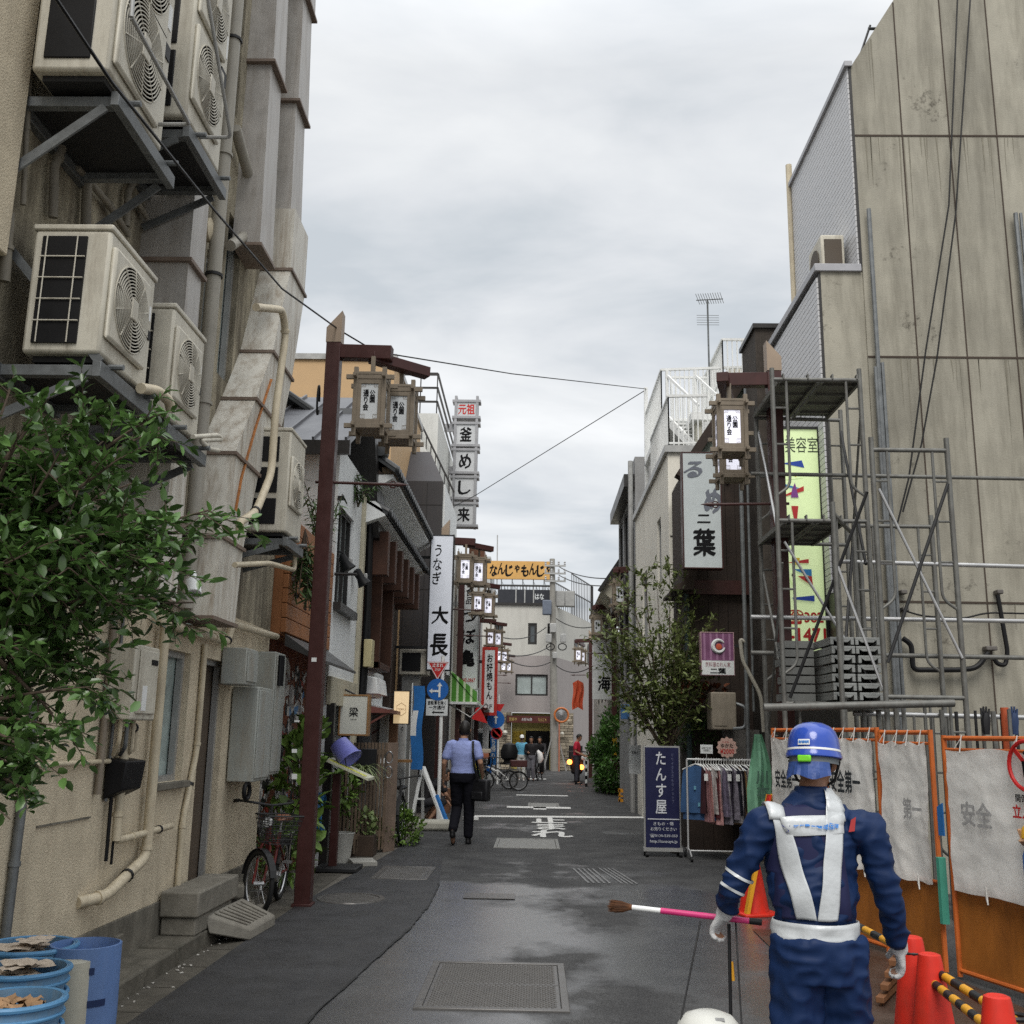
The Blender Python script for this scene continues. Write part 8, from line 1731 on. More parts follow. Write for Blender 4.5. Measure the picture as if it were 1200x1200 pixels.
def fuse(m, name, mt, parent, voxel, it=4, wrinkle=0, wfreq=(9, 9, 5), seed=0, clip=None):
    me = bpy.data.meshes.new(name); me.from_pydata([tuple(p) for p in m.v], [], m.f); me.update()
    import bmesh
    bm = bmesh.new(); bm.from_mesh(me); bmesh.ops.recalc_face_normals(bm, faces=bm.faces); bm.to_mesh(me); bm.free()
    o = bpy.data.objects.new(name, me); COL.objects.link(o)
    md = o.modifiers.new('r', 'REMESH'); md.mode = 'VOXEL'; md.voxel_size = voxel; md.use_smooth_shade = True
    if it: s_ = o.modifiers.new('s', 'SMOOTH'); s_.iterations = it; s_.factor = .5
    dg = bpy.context.evaluated_depsgraph_get(); me2 = bpy.data.meshes.new_from_object(o.evaluated_get(dg)); bpy.data.objects.remove(o); bpy.data.meshes.remove(me)
    me2.name = name
    if wrinkle:
        nv = len(me2.vertices); co = [v.co.copy() for v in me2.vertices]; no = [v.normal.copy() for v in me2.vertices]
        for i in range(nv):
            p = co[i]; q = V((p.x*wfreq[0], p.y*wfreq[1], p.z*wfreq[2]))+V((seed*7.3, 0, 0)); q2 = V((p.x*wfreq[0]*.8+p.z*14, p.y*9, p.z*wfreq[2]*2.2-p.x*8+seed))
            r_ = 1-abs(noise.noise(q))*2; r2 = 1-abs(noise.noise(q2))*2.2
            me2.vertices[i].co = p+no[i]*(wrinkle*(r_*.6+r2*.5-.4))
        me2.update()
    me2.materials.clear(); me2.materials.append(mt); me2.polygons.foreach_set('use_smooth', [True]*len(me2.polygons))
    o = bpy.data.objects.new(name, me2); COL.objects.link(o)
    if parent: o.parent = parent; BASE[o] = BASE[parent]
    return o
def skeleton(s=1.0, **kw):
    J = dict(pel=(0, 0, .95), wst=(0, 0, 1.08), chs=(0, 0, 1.27), nk=(0, 0, 1.45), hd=(0, .02, 1.60), shl=(-.185, 0, 1.40), shr=(.185, 0, 1.40), ell=(-.235, -.02, 1.12), elr=(.235, -.02, 1.12), wrl=(-.25, .06, .88), wrr=(.25, .06, .88),
             hpl=(-.09, 0, .90), hpr=(.09, 0, .90), knl=(-.10, .02, .50), knr=(.10, .02, .50), anl=(-.10, -.02, .09), anr=(.10, -.02, .09))
    J.update(kw); return {k: V(v)*s for k, v in J.items()}
def torso_rings(J, s, g=0.0, fat=1.0):
    X, Yv = V((1, 0, 0)), V((0, 1, 0)); lat = (J['shr']-J['shl']).normalized()
    return [(J['pel']-ZU*.07*s, X*(.155*s*fat+g), Yv*(.115*s*fat+g)), (J['pel'], X*(.170*s*fat+g), Yv*(.122*s*fat+g)), (J['wst'], X*(.150*s*fat+g), Yv*(.108*s*fat+g)), (J['chs'], lat*(.168*s*fat+g), Yv*(.118*s*fat+g)),
            (J['chs'].lerp(J['nk'], .45), lat*(.180*s+g), Yv*(.108*s+g)), (J['chs'].lerp(J['nk'], .75), lat*(.150*s+g), Yv*(.085*s+g)), (J['nk'], lat*(.070*s+g), Yv*(.062*s+g))]
def head_geo(m, J, s, face=(0, 1, 0), down=0.0):
    f = V(face).normalized(); r_ = V((f.y, -f.x, 0)); u = (ZU+f*down).normalized(); f2 = (f-ZU*down).normalized(); c = J['hd']
    etube(m, [(J['nk']-ZU*.03*s, r_*.060*s, f*.058*s), (J['nk'].lerp(c, .4), r_*.054*s, f*.054*s), (c-u*.06*s-f2*.0*s, r_*.052*s, f*.056*s)], 16)
    etube(m, [(c-u*.118*s+f2*.045*s, r_*.022*s, f2*.022*s), (c-u*.098*s+f2*.022*s, r_*.046*s, f2*.062*s), (c-u*.05*s+f2*.008*s, r_*.064*s, f2*.084*s), (c, r_*.073*s, f2*.094*s), (c+u*.045*s, r_*.075*s, f2*.096*s), (c+u*.085*s, r_*.064*s, f2*.082*s), (c+u*.112*s, r_*.038*s, f2*.048*s), (c+u*.12*s, r_*.012*s, f2*.016*s)], 20)
    m.tube([c+f2*.085*s+u*.012*s, c+f2*.108*s-u*.028*s, c+f2*.092*s-u*.040*s], [.008*s, .014*s, .012*s], 8)       # nose
    m.tube([c+f2*.084*s-u*.066*s-r_*.02*s, c+f2*.090*s-u*.066*s, c+f2*.084*s-u*.066*s+r_*.02*s], [.005*s, .009*s, .005*s], 8)   # lips
    for q in (-1, 1):   # ears, brow
        e_ = c+r_*(q*.074*s)-f2*.005*s-u*.008*s; m.tube([e_+u*.03*s, e_+r_*q*.010*s+u*.012*s-f2*.010*s, e_+r_*q*.008*s-u*.012*s, e_-u*.03*s], [.010*s, .014*s, .012*s, .009*s], 8)
    return c, r_, f2, u
def eyes(c, r_, f2, u, s, root):
    e_ = M()
    for q in (-1, 1): e_.tube([c+f2*.089*s+r_*(q*.030*s-.010*s), c+f2*.092*s+r_*(q*.030*s), c+f2*.089*s+r_*(q*.030*s+.010*s)], [.004*s, .007*s, .004*s], 6)
    e_.out('eyes', INK, root)
def hair(c, r_, f2, u, s, root, m=HAIR, low=-.05, grow=1.13, front=.045):
    h_ = M(); n, k = 28, 14
    for i in range(k+1):
        th = math.pi*i/k
        for j in range(n):
            a = 2*math.pi*j/n; d = V((math.sin(th)*math.cos(a), math.sin(th)*math.sin(a), math.cos(th)))
            g = grow+.05*noise.noise(d*6)
            if d.z*.12 < front*(1 if d.y > .25 else 0)+(low if d.y <= .25 else 0) - (0 if d.y > .25 else 0): g = .72
            p = c+u*.012*s+r_*(d.x*.077*s*g)+f2*(d.y*.097*s*g)+u*(d.z*.112*s*g); h_.v.append(p)
    for i in range(k):
        for j in range(n): h_.f.append([i*n+j, i*n+(j+1) % n, (i+1)*n+(j+1) % n, (i+1)*n+j]); h_.mi.append(0)
    return h_.out('hair', m, root, ang=80)
def shoe(m, an, toe, s, r_=.036):
    an, toe = V(an), V(toe); d = (toe-an); d.z = 0; d.normalize(); b_ = V((an.x, an.y, toe.z))
    etube(m, [(an+ZU*.02*s, V((d.y, -d.x, 0))*.040*s, d*.045*s), (an-ZU*.03*s, V((d.y, -d.x, 0))*.040*s, d*.055*s), (an-ZU*.055*s+d*.02*s, V((d.y, -d.x, 0))*.042*s, d*.08*s)], 14)
    limb(m, [an-d*.04*s-ZU*.055*s, an+d*.06*s-ZU*.06*s, toe], [r_*s, r_*1.1*s, r_*.85*s])
def person(label, loc, rz, s, J, top, bottom, shoes, sleeve='short', face=(0, 1, 0), down=0, res=.012, hair_m=HAIR, curl=.35, wr=.004, group=None, palms=None, fat=1.0, toes=None, legcut=1.0, hairlow=-.05, nohair=False, name='person'):
    r = thing(name, label, 'person', (0, 0, 0), group)
    b_ = M(); etube(b_, torso_rings(J, s, -.006, fat))
    for q, k in (('l', -1), ('r', 1)):
        sh, el, w_ = J['sh'+q], J['el'+q], J['wr'+q]; limb(b_, [sh+V((-k*.03*s, 0, 0)), sh, el, w_], [.055*s, .050*s, .038*s, .026*s])
        d = (w_-el).normalized(); pn = V((-k, 0, 0)) if not palms else V(palms[0 if q == 'l' else 1])
        hand(b_, w_, d, pn, -1 if (q == 'l') else 1, s, curl)
        limb(b_, [J['hp'+q], J['kn'+q], J['an'+q]], [.082*s, .054*s, .036*s])
        t = (toes or {}).get(q) or J['an'+q]+V((0, .15*s, -.055*s)); limb(b_, [J['an'+q]-ZU*.03*s, V(t)], [.034*s, .026*s])
    hd_ = head_geo(b_, J, s, face, down); fuse(b_, 'body', SKIN, r, res, 3); eyes(*hd_, s, r)
    if not nohair: hair(*hd_, s, r, hair_m, hairlow)
    t_ = M(); etube(t_, torso_rings(J, s, .012*s, fat)[1:])
    for q, k in (('l', -1), ('r', 1)):
        sh, el, w_ = J['sh'+q], J['el'+q], J['wr'+q]
        if sleeve == 'short': limb(t_, [sh+V((-k*.05*s, 0, -.01)), sh, sh.lerp(el, .72)], [.07*s, .066*s, .066*s])
        elif sleeve == 'long': limb(t_, [sh+V((-k*.05*s, 0, -.01)), sh, el, el.lerp(w_, .93)], [.07*s, .066*s, .052*s, .042*s])
        else: limb(t_, [sh+V((-k*.05*s, 0, -.01)), sh], [.07*s, .064*s])
    fuse(t_, 'shirt', top, r, max(res, .011), 4, wr, seed=1)
    p_ = M(); X, Yv = V((1, 0, 0)), V((0, 1, 0)); etube(p_, [(J['pel']-ZU*.09*s, X*.168*s*fat, Yv*.125*s*fat), (J['pel']-ZU*.03*s, X*.182*s*fat, Yv*.136*s*fat), (J['pel']+(J['wst']-J['pel'])*.35, X*.185*s*fat, Yv*.138*s*fat)])
    for q in 'lr': an = J['kn'+q].lerp(J['an'+q], .93*legcut) ; limb(p_, [J['hp'+q]-ZU*.0, J['kn'+q], an], [.100*s, .078*s, .066*s])
    fuse(p_, 'trousers', bottom, r, max(res, .011), 4, wr, seed=2)
    for q in 'lr': t = (toes or {}).get(q) or J['an'+q]+V((0, .15*s, -.055*s)); sm_ = M(); shoe(sm_, J['an'+q], t, s); fuse(sm_, 'shoe', shoes, r, .010, 3)
    r.location = loc; r.rotation_euler = (0, 0, rz)
    return r, hd_
def keep_local(o): return o
# --- the walking office worker
s = 1.05
J = skeleton(s, wrl=(-.29, .10, .90), ell=(-.27, -.03, 1.13), wrr=(.27, .12, .95), elr=(.26, -.06, 1.14), knl=(-.085, .10, .50), anl=(-.10, -.20, .20), knr=(.095, .07, .49), anr=(.09, .10, .085), hd=(.01, .04, 1.60))
man, hd_ = person('man in a light blue shirt and black trousers walking away up the street', (-1.07, 16.1, .0), R(-3), s, J, mat('shirt_blue', (.26, .31, .58), .8, .06, 6), mat('trousers_black', (.009, .009, .013), .85, .15, spec=.1), BLK, 'short', (0, 1, 0), 0, .009, toes={'l': (-.105, -.10, .03), 'r': (.10, .27, .035)}, curl=.5, wr=.006, fat=1.06, hairlow=-.075)
cl = M(); etube(cl, [(J['nk']-ZU*.01, XR*.072*s, YF*.070*s), (J['nk']+ZU*.035, XR*.066*s, YF*.064*s)]); cl.out('collar', MATS['shirt_blue'], man)
bg = thing('shoulder_bag', 'black shoulder bag hanging at the right hip of the walking man', 'bag', (0, 0, 0))
M().cbox((.26, -.04, .80), (.12, .36, .32), R(60)).out('bag', mat('bag_black', (.012, .012, .014), .5, .2), bg, bevel=.03); M().cbox((.24, -.12, .72), (.05, .2, .12), R(60)).out('pocket', MATS['bag_black'], bg, bevel=.015)
sp_ = M(); pts = [V((.24, -.12, .95)), V((.19, -.155, 1.15)), V((.165, -.155, 1.35)), V((.155, -.10, 1.50)), V((.15, .02, 1.535)), V((.16, .12, 1.42)), V((.2, .15, 1.15)), V((.25, .10, .93))]
for a, b2 in zip(pts, pts[1:]): sp_.beam(a, b2, .035, .006, up=(0, 1, .3))
sp_.out('strap', BLK, bg); bg.location = (-1.07, 16.1, 0); bg.rotation_euler = (0, 0, R(-3))
# --- people further away
J = skeleton(.95, wrl=(-.24, .10, .95), wrr=(.22, .18, 1.0), knl=(-.08, .06, .5), anl=(-.08, .10, .09), anr=(.09, -.10, .10))
p_, h_ = person('person in a white cap, pale blue vest and white trousers walking towards the camera', (W(611, 913, 39.2).x, 39.2, 0), R(182), .95, J, mat('vest_cyan', (.12, .38, .55), .7), mat('white_cloth', (.55, .55, .53), .8, .06), WHT, 'short', res=.014, nohair=True)
c, r_, f2, u = h_; M().lathe([(.086, 0), (.085, .03), (.07, .075), (.04, .1), (.001, .108)], c+ZU*.04, 20).prism([c+f2*.06+r_*.07+ZU*.045, c+f2*.17+r_*.05+ZU*.03, c+f2*.17-r_*.05+ZU*.03, c+f2*.06-r_*.07+ZU*.045], (0, 0, .008)).out('cap', WHT, p_)
J = skeleton(.93, wrr=(.12, .2, 1.1), wrl=(-.3, .05, .95), knl=(-.07, .05, .5), anr=(.09, -.14, .11))
p_, h_ = person('person in a black top and grey trousers carrying a pale jacket', (W(622, 914, 39.0).x, 39.0, 0), R(175), .93, J, mat('top_black', (.015, .014, .016), .8), mat('trousers_grey', (.13, .13, .15), .8), BLK, 'long', res=.014, hairlow=-.12)
jk = M(); jk.tube([(-.24, .1, 1.1), (-.33, .1, .98), (-.36, .08, .8), (-.32, .1, .66)], [.05, .10, .12, .05], 10); o = jk.out('jacket_over_arm', WHT, p_)
J = skeleton(.95, pel=(0, 0, .93), chs=(0, .08, 1.24), wst=(0, .03, 1.06), nk=(0, .14, 1.42), hd=(0, .2, 1.56), shl=(-.18, .12, 1.37), shr=(.18, .12, 1.37), ell=(-.24, .28, 1.18), elr=(.24, .28, 1.18), wrl=(-.2, .48, 1.05), wrr=(.2, .48, 1.05), knl=(-.1, .32, .66), anl=(-.1, .15, .30), knr=(.1, .28, .58), anr=(.1, .18, .20))
cy = W(633, 912, 40); p_, h_ = person('person in black riding a bicycle towards the camera before the entrance', (cy.x, 40.3, .0), R(170), .95, J, MATS['top_black'], MATS['top_black'], BLK, 'long', res=.014)
bicycle('bicycle', 'bicycle ridden by the person in black near the end building', (cy.x, 40.2, 0), R(170), 0, BLKM, .3, False)
J = skeleton(1.0, wrr=(.20, .22, 1.0), wrl=(-.22, .25, .98), hd=(0, .07, 1.59), knl=(-.12, .03, .5), anl=(-.16, .0, .09), anr=(.13, 0, .09))
person('person in a red shirt and dark jeans standing by the scooter on the right', (W(676, 917, 37.2).x, 37.2, 0), R(-100), 1.0, J, mat('shirt_red', (.46, .02, .045), .8), mat('jeans_dark', (.035, .035, .045), .8), BLK, 'short', down=.25, res=.014)
# scooter with orange lights
sx = W(676, 915, 38.6).x; r = thing('motor_scooter', 'dark delivery scooter with two lit orange indicators behind the red shirted person', 'scooter', (sx, 38.8, 0))
M().tube([(sx+.25*math.cos(t)*0, 38.4+.24*math.cos(t), .26+.24*math.sin(t)) for t in np.linspace(0, 6.28, 25)[:-1]], .055, 8, closed=True).out('wheel', RUBBER, r); M().tube([(sx, 39.7+.24*math.cos(t), .26+.24*math.sin(t)) for t in np.linspace(0, 6.28, 25)[:-1]], .055, 8, closed=True).out('wheel', RUBBER, r)
M().prism([(sx-.2, 38.5, .35), (sx+.2, 38.5, .35), (sx+.24, 38.45, .85), (sx+.12, 38.4, 1.05), (sx-.12, 38.4, 1.05), (sx-.24, 38.45, .85)], (0, .14, 0)).box(sx-.18, sx+.18, 38.64, 39.7, .3, .42).box(sx-.2, sx+.2, 39.2, 40, .42, .75).box(sx-.25, sx+.25, 39.6, 40.1, .8, 1.3).out('bodywork', BLKM, r, bevel=.03); M().tube([(sx-.36, 38.6, 1.08), (sx, 38.5, 1.12), (sx+.36, 38.6, 1.08)], .02).out('handlebar', BLKM, r)
AMB = mat('indicator_lit', (1, .25, .03), .4, 0, emit=6, ecol=(1, .20, .03))
for x, y in ((667.5, 893), (681.5, 899)): q = W(x, y, 38.3); M().lathe([(.001, -.06), (.06, -.04), (.09, 0), (.07, .06), (.001, .08)], q, 14, 'Y').out('indicator', AMB, r)
q = W(684, 888, 38.3); M().lathe([(.001, -.05), (.09, 0), (.07, .06)], q, 14, 'Y').out('headlight', SGW, r)
sp_ = thing('striped_post', 'thin black and white striped post at the left edge of the shrub', 'post', (W(687, 905, 35.5).x, 35.5, 0)); 
for k in range(8): M().cyl((W(687, 905, 35.5).x, 35.5, .12*k+.0), (W(687, 905, 35.5).x, 35.5, .12*k+.12), .04, n=10).out('band', SGW if k % 2 else BLK, sp_)
# crouching person behind the trestle
J = skeleton(.95, pel=(0, 0, .42), wst=(0, .08, .54), chs=(0, .2, .70), nk=(0, .36, .82), hd=(0, .46, .92), shl=(-.18, .32, .80), shr=(.18, .32, .80), ell=(-.25, .42, .56), elr=(.25, .42, .56), wrl=(-.12, .55, .42), wrr=(.12, .55, .42), hpl=(-.1, 0, .40), hpr=(.1, 0, .40), knl=(-.16, .42, .46), knr=(.16, .42, .46), anl=(-.15, .12, .09), anr=(.15, .12, .09))
q = WZ(497, 968, 0); person('person in a black shirt and shorts crouching behind the white trestle', (q.x-.1, q.y+.4, 0), R(-70), .95, J, MATS['top_black'], mat('shorts_dark', (.03, .03, .035), .8), BLK, 'short', res=.012, legcut=.25)

# --- the site worker in the foreground
Yw = 4.32; wc = W(955, 1000, Yw); LOC = V((wc.x, Yw, 0))
def L(px_, py_, dy=0.0): p = W(px_, py_, Yw+dy); return p-LOC
NAVY = mat('uniform_navy', (.004, .018, .068), .6, .12, 7, .25, 220, bdist=.002, spec=.25); NAVD = mat('uniform_dark', (.012, .014, .055), .7, .1)
J = dict(pel=V((0.0, 0, .80)), wst=V((-.01, .01, .93)), chs=V((-.01, .03, 1.10)), nk=L(953, 932)+V((0, .03, 0)), hd=L(954, 893, .06), shl=L(895, 965), shr=L(1015, 967), ell=L(858, 1040, .03), elr=L(1042, 1052, .0), wrl=L(851, 1067, .12), wrr=L(1053, 1107, .08),
         hpl=V((-.085, 0, .74)), hpr=V((.085, 0, .74)), knl=V((-.10, .02, .42)), knr=V((.10, .03, .42)), anl=V((-.11, -.01, .08)), anr=V((.11, .02, .08)))
s = .93
wk = thing('person', 'site worker in navy uniform and white reflective vest, seen from behind holding a broom', 'person', (0, 0, 0))
b_ = M(); etube(b_, torso_rings(J, s, -.004)); fdir = V((.42, 1, 0)).normalized()
lw, rw = (J['wrl']-J['ell']).normalized(), (J['wrr']-J['elr']).normalized()
lhd = V((-.38, .38, -.72)).normalized(); rhd = V((.15, .25, -.9)).normalized()
for q, k in (('l', -1), ('r', 1)):
    limb(b_, [J['sh'+q]+V((-k*.03, 0, 0)), J['sh'+q], J['el'+q], J['wr'+q]], [.052, .048, .037, .026]); limb(b_, [J['hp'+q], J['kn'+q], J['an'+q]], [.082, .054, .036]); limb(b_, [J['an'+q]-ZU*.03, J['an'+q]+V((0, .15, -.05))], [.034, .026])
hand(b_, J['wrl'], lhd, V((.3, -.2, -.9)), -1, .92, .75); hand(b_, J['wrr'], rhd, V((-1, .2, -.2)), 1, .92, .6)
hd_ = head_geo(b_, J, .97, fdir, .10); fuse(b_, 'body', mat('skin_tan', (.25, .125, .075), .5, .08, 8), wk, .007, 3); eyes(*hd_, .97, wk); hair(*hd_, .95, wk, HAIR, -.06, 1.05)
t_ = M(); X_, Y_ = XR, YF
etube(t_, [(J['pel']-ZU*.02, X_*.170, Y_*.130), (J['wst']-ZU*.06, X_*.152, Y_*.118), (J['wst']+ZU*.0, X_*.152, Y_*.118), (J['wst']+ZU*.07, X_*.166, Y_*.126), (J['chs'], X_*.172, Y_*.128), (J['chs']+ZU*.10, X_*.186, Y_*.122), (J['chs']+ZU*.19, X_*.180, Y_*.105), (J['nk']-ZU*.055, X_*.140, Y_*.085), (J['nk']+ZU*.01, X_*.070, Y_*.066)], 24)
for q, k in (('l', -1), ('r', 1)): limb(t_, [J['sh'+q]+V((-k*.06, 0, -.01)), J['sh'+q], J['sh'+q].lerp(J['el'+q], .5)+V((k*.006, 0, 0)), J['el'+q], J['el'+q].lerp(J['wr'+q], .9)], [.068, .069, .057, .050, .042], 16)
jk = fuse(t_, 'jacket', NAVY, wk, .008, 3, .019, (8, 8, 7), 3)
p_ = M(); etube(p_, [(J['pel']-ZU*.10, X_*.165, Y_*.13), (J['pel']-ZU*.02, X_*.186, Y_*.142), (J['pel']+ZU*.06, X_*.18, Y_*.138)])
for q in 'lr': limb(p_, [J['hp'+q], J['kn'+q], J['kn'+q].lerp(J['an'+q], .95)], [.105, .090, .082], 16)
fuse(p_, 'trousers', NAVY, wk, .009, 3, .02, (8, 8, 5), 5)
for q in 'lr': sm_ = M(); shoe(sm_, J['an'+q], J['an'+q]+V((0, .15, -.05)), s); fuse(sm_, 'boot', BLK, wk, .009, 3)
cl = M(); etube(cl, [(J['nk']-ZU*.03, X_*.082, Y_*.078), (J['nk']+ZU*.01, X_*.070, Y_*.068), (J['nk']+ZU*.035, X_*.066, Y_*.064)], 20); fuse(cl, 'collar', NAVY, wk, .007, 3, .002)
GLV = mat('glove_white', (.50, .50, .50), .85, .08, 20, .3, 150)
g_ = M(); hand(g_, J['wrl'], lhd, V((.3, -.2, -.9)), -1, .96, .75, .0035); g_.tube([J['wrl']-lhd*.03, J['wrl']+lhd*.03], [.036, .034], 12); fuse(g_, 'glove', GLV, wk, .0055, 2)
g_ = M(); hand(g_, J['wrr'], rhd, V((-1, .2, -.2)), 1, .96, .6, .0035); g_.tube([J['wrr']-rhd*.03, J['wrr']+rhd*.03], [.036, .034], 12); fuse(g_, 'glove', GLV, wk, .0055, 2)
# reflective vest, laid on the jacket by casting onto its surface
bv = BVHTree.FromPolygons([v.co.copy() for v in jk.data.vertices], [tuple(p.vertices) for p in jk.data.polygons])
def cast(p, d=YF, off=.006):
    h = bv.ray_cast(p-d*1.0, d)
    return (h[0]+h[1]*off-d*.0) if h[0] is not None else None
REF = mat('reflective', (.50, .52, .53), .35, .06, 30, .15, 60, metal=.1)
def strip(pxs, name, mt, off, nu=10, nv=40):
    """a band given by its left and right edges (top to bottom) as photo pixels, draped on the back"""
    (a0, a1), (b0, b1) = pxs; G = []
    for j in range(nv+1):
        row = []
        for i in range(nu+1):
            f, g2 = j/nv, i/nu; q = V(a0).lerp(V(a1), f).lerp(V(b0).lerp(V(b1), f), g2); p = W(q.x, q.y, Yw-.12)-LOC; row.append(cast(p, YF, off))
        G.append(row)
    for _ in range(10):
        for j in range(nv+1):
            for i in range(1, nu):
                if all(G[j][a] is not None for a in (i-1, i, i+1)): G[j][i] = (G[j][i-1]+G[j][i]*2+G[j][i+1])/4
        for j in range(1, nv):
            for i in range(nu+1):
                if all(G[a][i] is not None for a in (j-1, j, j+1)): G[j][i] = (G[j-1][i]+G[j][i]*2+G[j+1][i])/4
    return M().grid(G)
def v2(x, y): return (x, y, 0)
for nm_, pxs, mt, off in (('vest_back', ((v2(915, 946), v2(905, 1080)), (v2(985, 946), v2(1000, 1080))), NAVD, .0115),
        ('reflective_band', ((v2(904, 941), v2(938, 1080)), (v2(922, 938), v2(959, 1080))), REF, .015), ('reflective_band', ((v2(973, 938), v2(959.5, 1080)), (v2(995, 944), v2(980, 1080))), REF, .0155), ('reflective_band', ((v2(917, 960), v2(924, 980)), (v2(993, 960), v2(992, 980))), REF, .0170)):
    m = strip(pxs, nm_, mt, off)
    o = (m.out(nm_, mt, wk, fix=False, ang=80) if m.v else None)
    if o: md = o.modifiers.new('thick', 'SOLIDIFY'); md.thickness = .0015; md.offset = 1
def ringband(z0f, z1f, off, name, mt, n=64):
    m = M(); o_ = V((-.005, .01, 0))
    G = []
    for j in range(5):
        row = []
        for i in range(n):
            a = 2*math.pi*i/n; d = V((math.cos(a), math.sin(a), 0)); z = z0f+(z1f-z0f)*j/4; h = bv.ray_cast(o_+ZU*z+d*.34, -d)
            row.append(h[0]+d*off if h[0] is not None and (h[0]-o_-ZU*z).length < .26 else o_+ZU*z+d*.16)
        G.append(row)
    # smooth the ring so that it reads as a belt
    for _ in range(3):
        for j in range(5): G[j] = [(G[j][i-1]+G[j][i]*2+G[j][(i+1) % n])/4 for i in range(n)]
    m.grid([g+[g[0]] for g in G])
    o = m.out(name, mt, wk, fix=False, ang=80); md = o.modifiers.new('thick', 'SOLIDIFY'); md.thickness = .004; md.offset = 1
zb1, zb0 = L(952, 1078).z, L(952, 1100).z
ringband(zb0, zb1, .012, 'reflective_belt', REF)
# shoulder straps over the top
for k, xs_ in ((-1, (904, 922)), (1, (973, 995))):
    m = M(); G = []
    for i in range(5):
        x = (W(xs_[0]+(xs_[1]-xs_[0])*i/4, 941, Yw-.12)-LOC).x; row = []
        for t in np.linspace(-.5, 1.48, 12):
            d = V((0, math.cos(t+1.57), -math.sin(t+1.57))); d = V((0, math.sin(t), -math.cos(t))); h = bv.ray_cast(V((x, .02, J['nk'].z-.10))-d*.35, d); row.append(h[0]+h[1]*.012 if h[0] is not None else None)
        G.append(row)
    m.grid(G)
    o = m.out('reflective_strap', REF, wk, fix=False, ang=80); md = o.modifiers.new('thick', 'SOLIDIFY'); md.thickness = .0015; md.offset = 1
# printed lettering and bird mark on the cross band
def draped(body, cx_, cy_, w_, h_, mt, off, bold=.0, name='lettering'):
    vs, fs, (x0, x1, y0, y1), offs = glyphs(body, bold); m = M()
    for k, (gx, gy) in enumerate(offs):
        out_ = []
        for x, y in vs:
            p = W(cx_+((x-(x0+x1)/2)+gx)*w_/(x1-x0), cy_-((y-(y0+y1)/2)+gy)*h_/(y1-y0), Yw-.12)-LOC; c = cast(p, YF, off+.0003*k); out_.append(c if c is not None else p)
        m.add(out_, fs)
    m.out(name, mt, wk, fix=False, smooth=False)
PB_ = mat('print_blue', (.05, .22, .60), .5)
draped('サンエス警備保障', 958.5, 970.5, 52, 6.5, PB_, .0215, .015)
mk = M()
for pts in (((918, 968), (924, 972), (928, 969), (924, 975)), ((922, 974), (927, 970), (930, 968), (926, 975))): mk.add([cast(W(x, y, Yw-.12)-LOC, YF, .0215) for x, y in pts], [(0, 1, 2, 3)])
mk.out('bird_mark', mat('print_indigo', (.05, .06, .35), .5), wk, fix=False)
# sleeve bands and epaulette piping
def sleeve_band(q, f, wd, rr_, mt, name):
    a, b2 = J['sh'+q], J['el'+q]; d = (b2-a).normalized(); p = a.lerp(b2, f); u_ = d.orthogonal().normalized(); w_ = d.cross(u_); m = M(); n = 40; G = []
    for j in (-1, 0, 1):
        row = []
        for i in range(n):
            t = 2*math.pi*i/n; dd = u_*math.cos(t)+w_*math.sin(t); h = bv.ray_cast(p+d*(wd*j/2)+dd*.14, -dd); row.append(h[0]+dd*.004 if h[0] is not None and (h[0]-p).length < .084 else p+d*(wd*j/2)+dd*rr_)
        G.append(row)
    m.grid([g+[g[0]] for g in G])
    m.out(name, mt, wk, fix=False, ang=80)
sleeve_band('l', .80, .011, .064, REF, 'sleeve_band'); sleeve_band('l', 1.0, .011, .062, REF, 'sleeve_band')
rd = M()
for pts in (((1003, 962), (1008, 960), (1006, 975), (1001, 976)),): rd.add([(lambda c: c if c is not None else W(x, y, Yw-.1)-LOC)(cast(W(x, y, Yw-.12)-LOC, YF, .006)) for x, y in pts], [(0, 1, 2, 3)])
rd.out('red_piping', mat('piping_red', (.35, .03, .03), .6), wk, fix=False)
wk.location = LOC
# helmet
c, r_, f2, u = hd_
def Hm(name, mm, mt, **k):
    o = mm.out(name, mt, hm, **k); return o
hm = thing('safety_helmet', 'glossy blue safety helmet with a white stripe on the worker\'s head', 'helmet', (0, 0, 0))
HB_ = mat('helmet_blue', (.022, .065, .36), .16, .04, 3, coat=.6); hc = c+u*.035+f2*.0
def dome(prof, n=44):
    m = M(); o = 0
    for (rad, h) in prof:
        for j in range(n): a = 2*math.pi*j/n; m.v.append(hc+r_*(rad*.106*math.cos(a))+f2*(rad*.130*math.sin(a)+(.018*max(0, math.sin(a)) if h < .012 else 0))+u*h)
    for i in range(len(prof)-1):
        for j in range(n): m.f.append([i*n+j, i*n+(j+1) % n, (i+1)*n+(j+1) % n, (i+1)*n+j]); m.mi.append(0)
    return m
Hm('shell', dome([(1.02, -.022), (1.06, -.018), (1.05, -.008), (1.0, .005), (.985, .03), (.94, .06), (.84, .088), (.66, .108), (.42, .120), (.2, .1245), (.005, .126)]), HB_)
Hm('stripe', dome([(1.006, .006), (1.007, .0075), (1.004, .013), (.998, .0145)]), WHT)
pt_ = M(); a0 = -1.75
pt_.add([hc+r_*(1.012*rr_*.112*math.cos(a0+t))+f2*(1.012*rr_*.135*math.sin(a0+t))+u*hh_ for rr_, hh_ in ((.992, .022), (.972, .044)) for t in np.linspace(-.22, .22, 6)], [(i, i+1, i+7, i+6) for i in range(5)]); Hm('name_patch', pt_, WHT, fix=False)
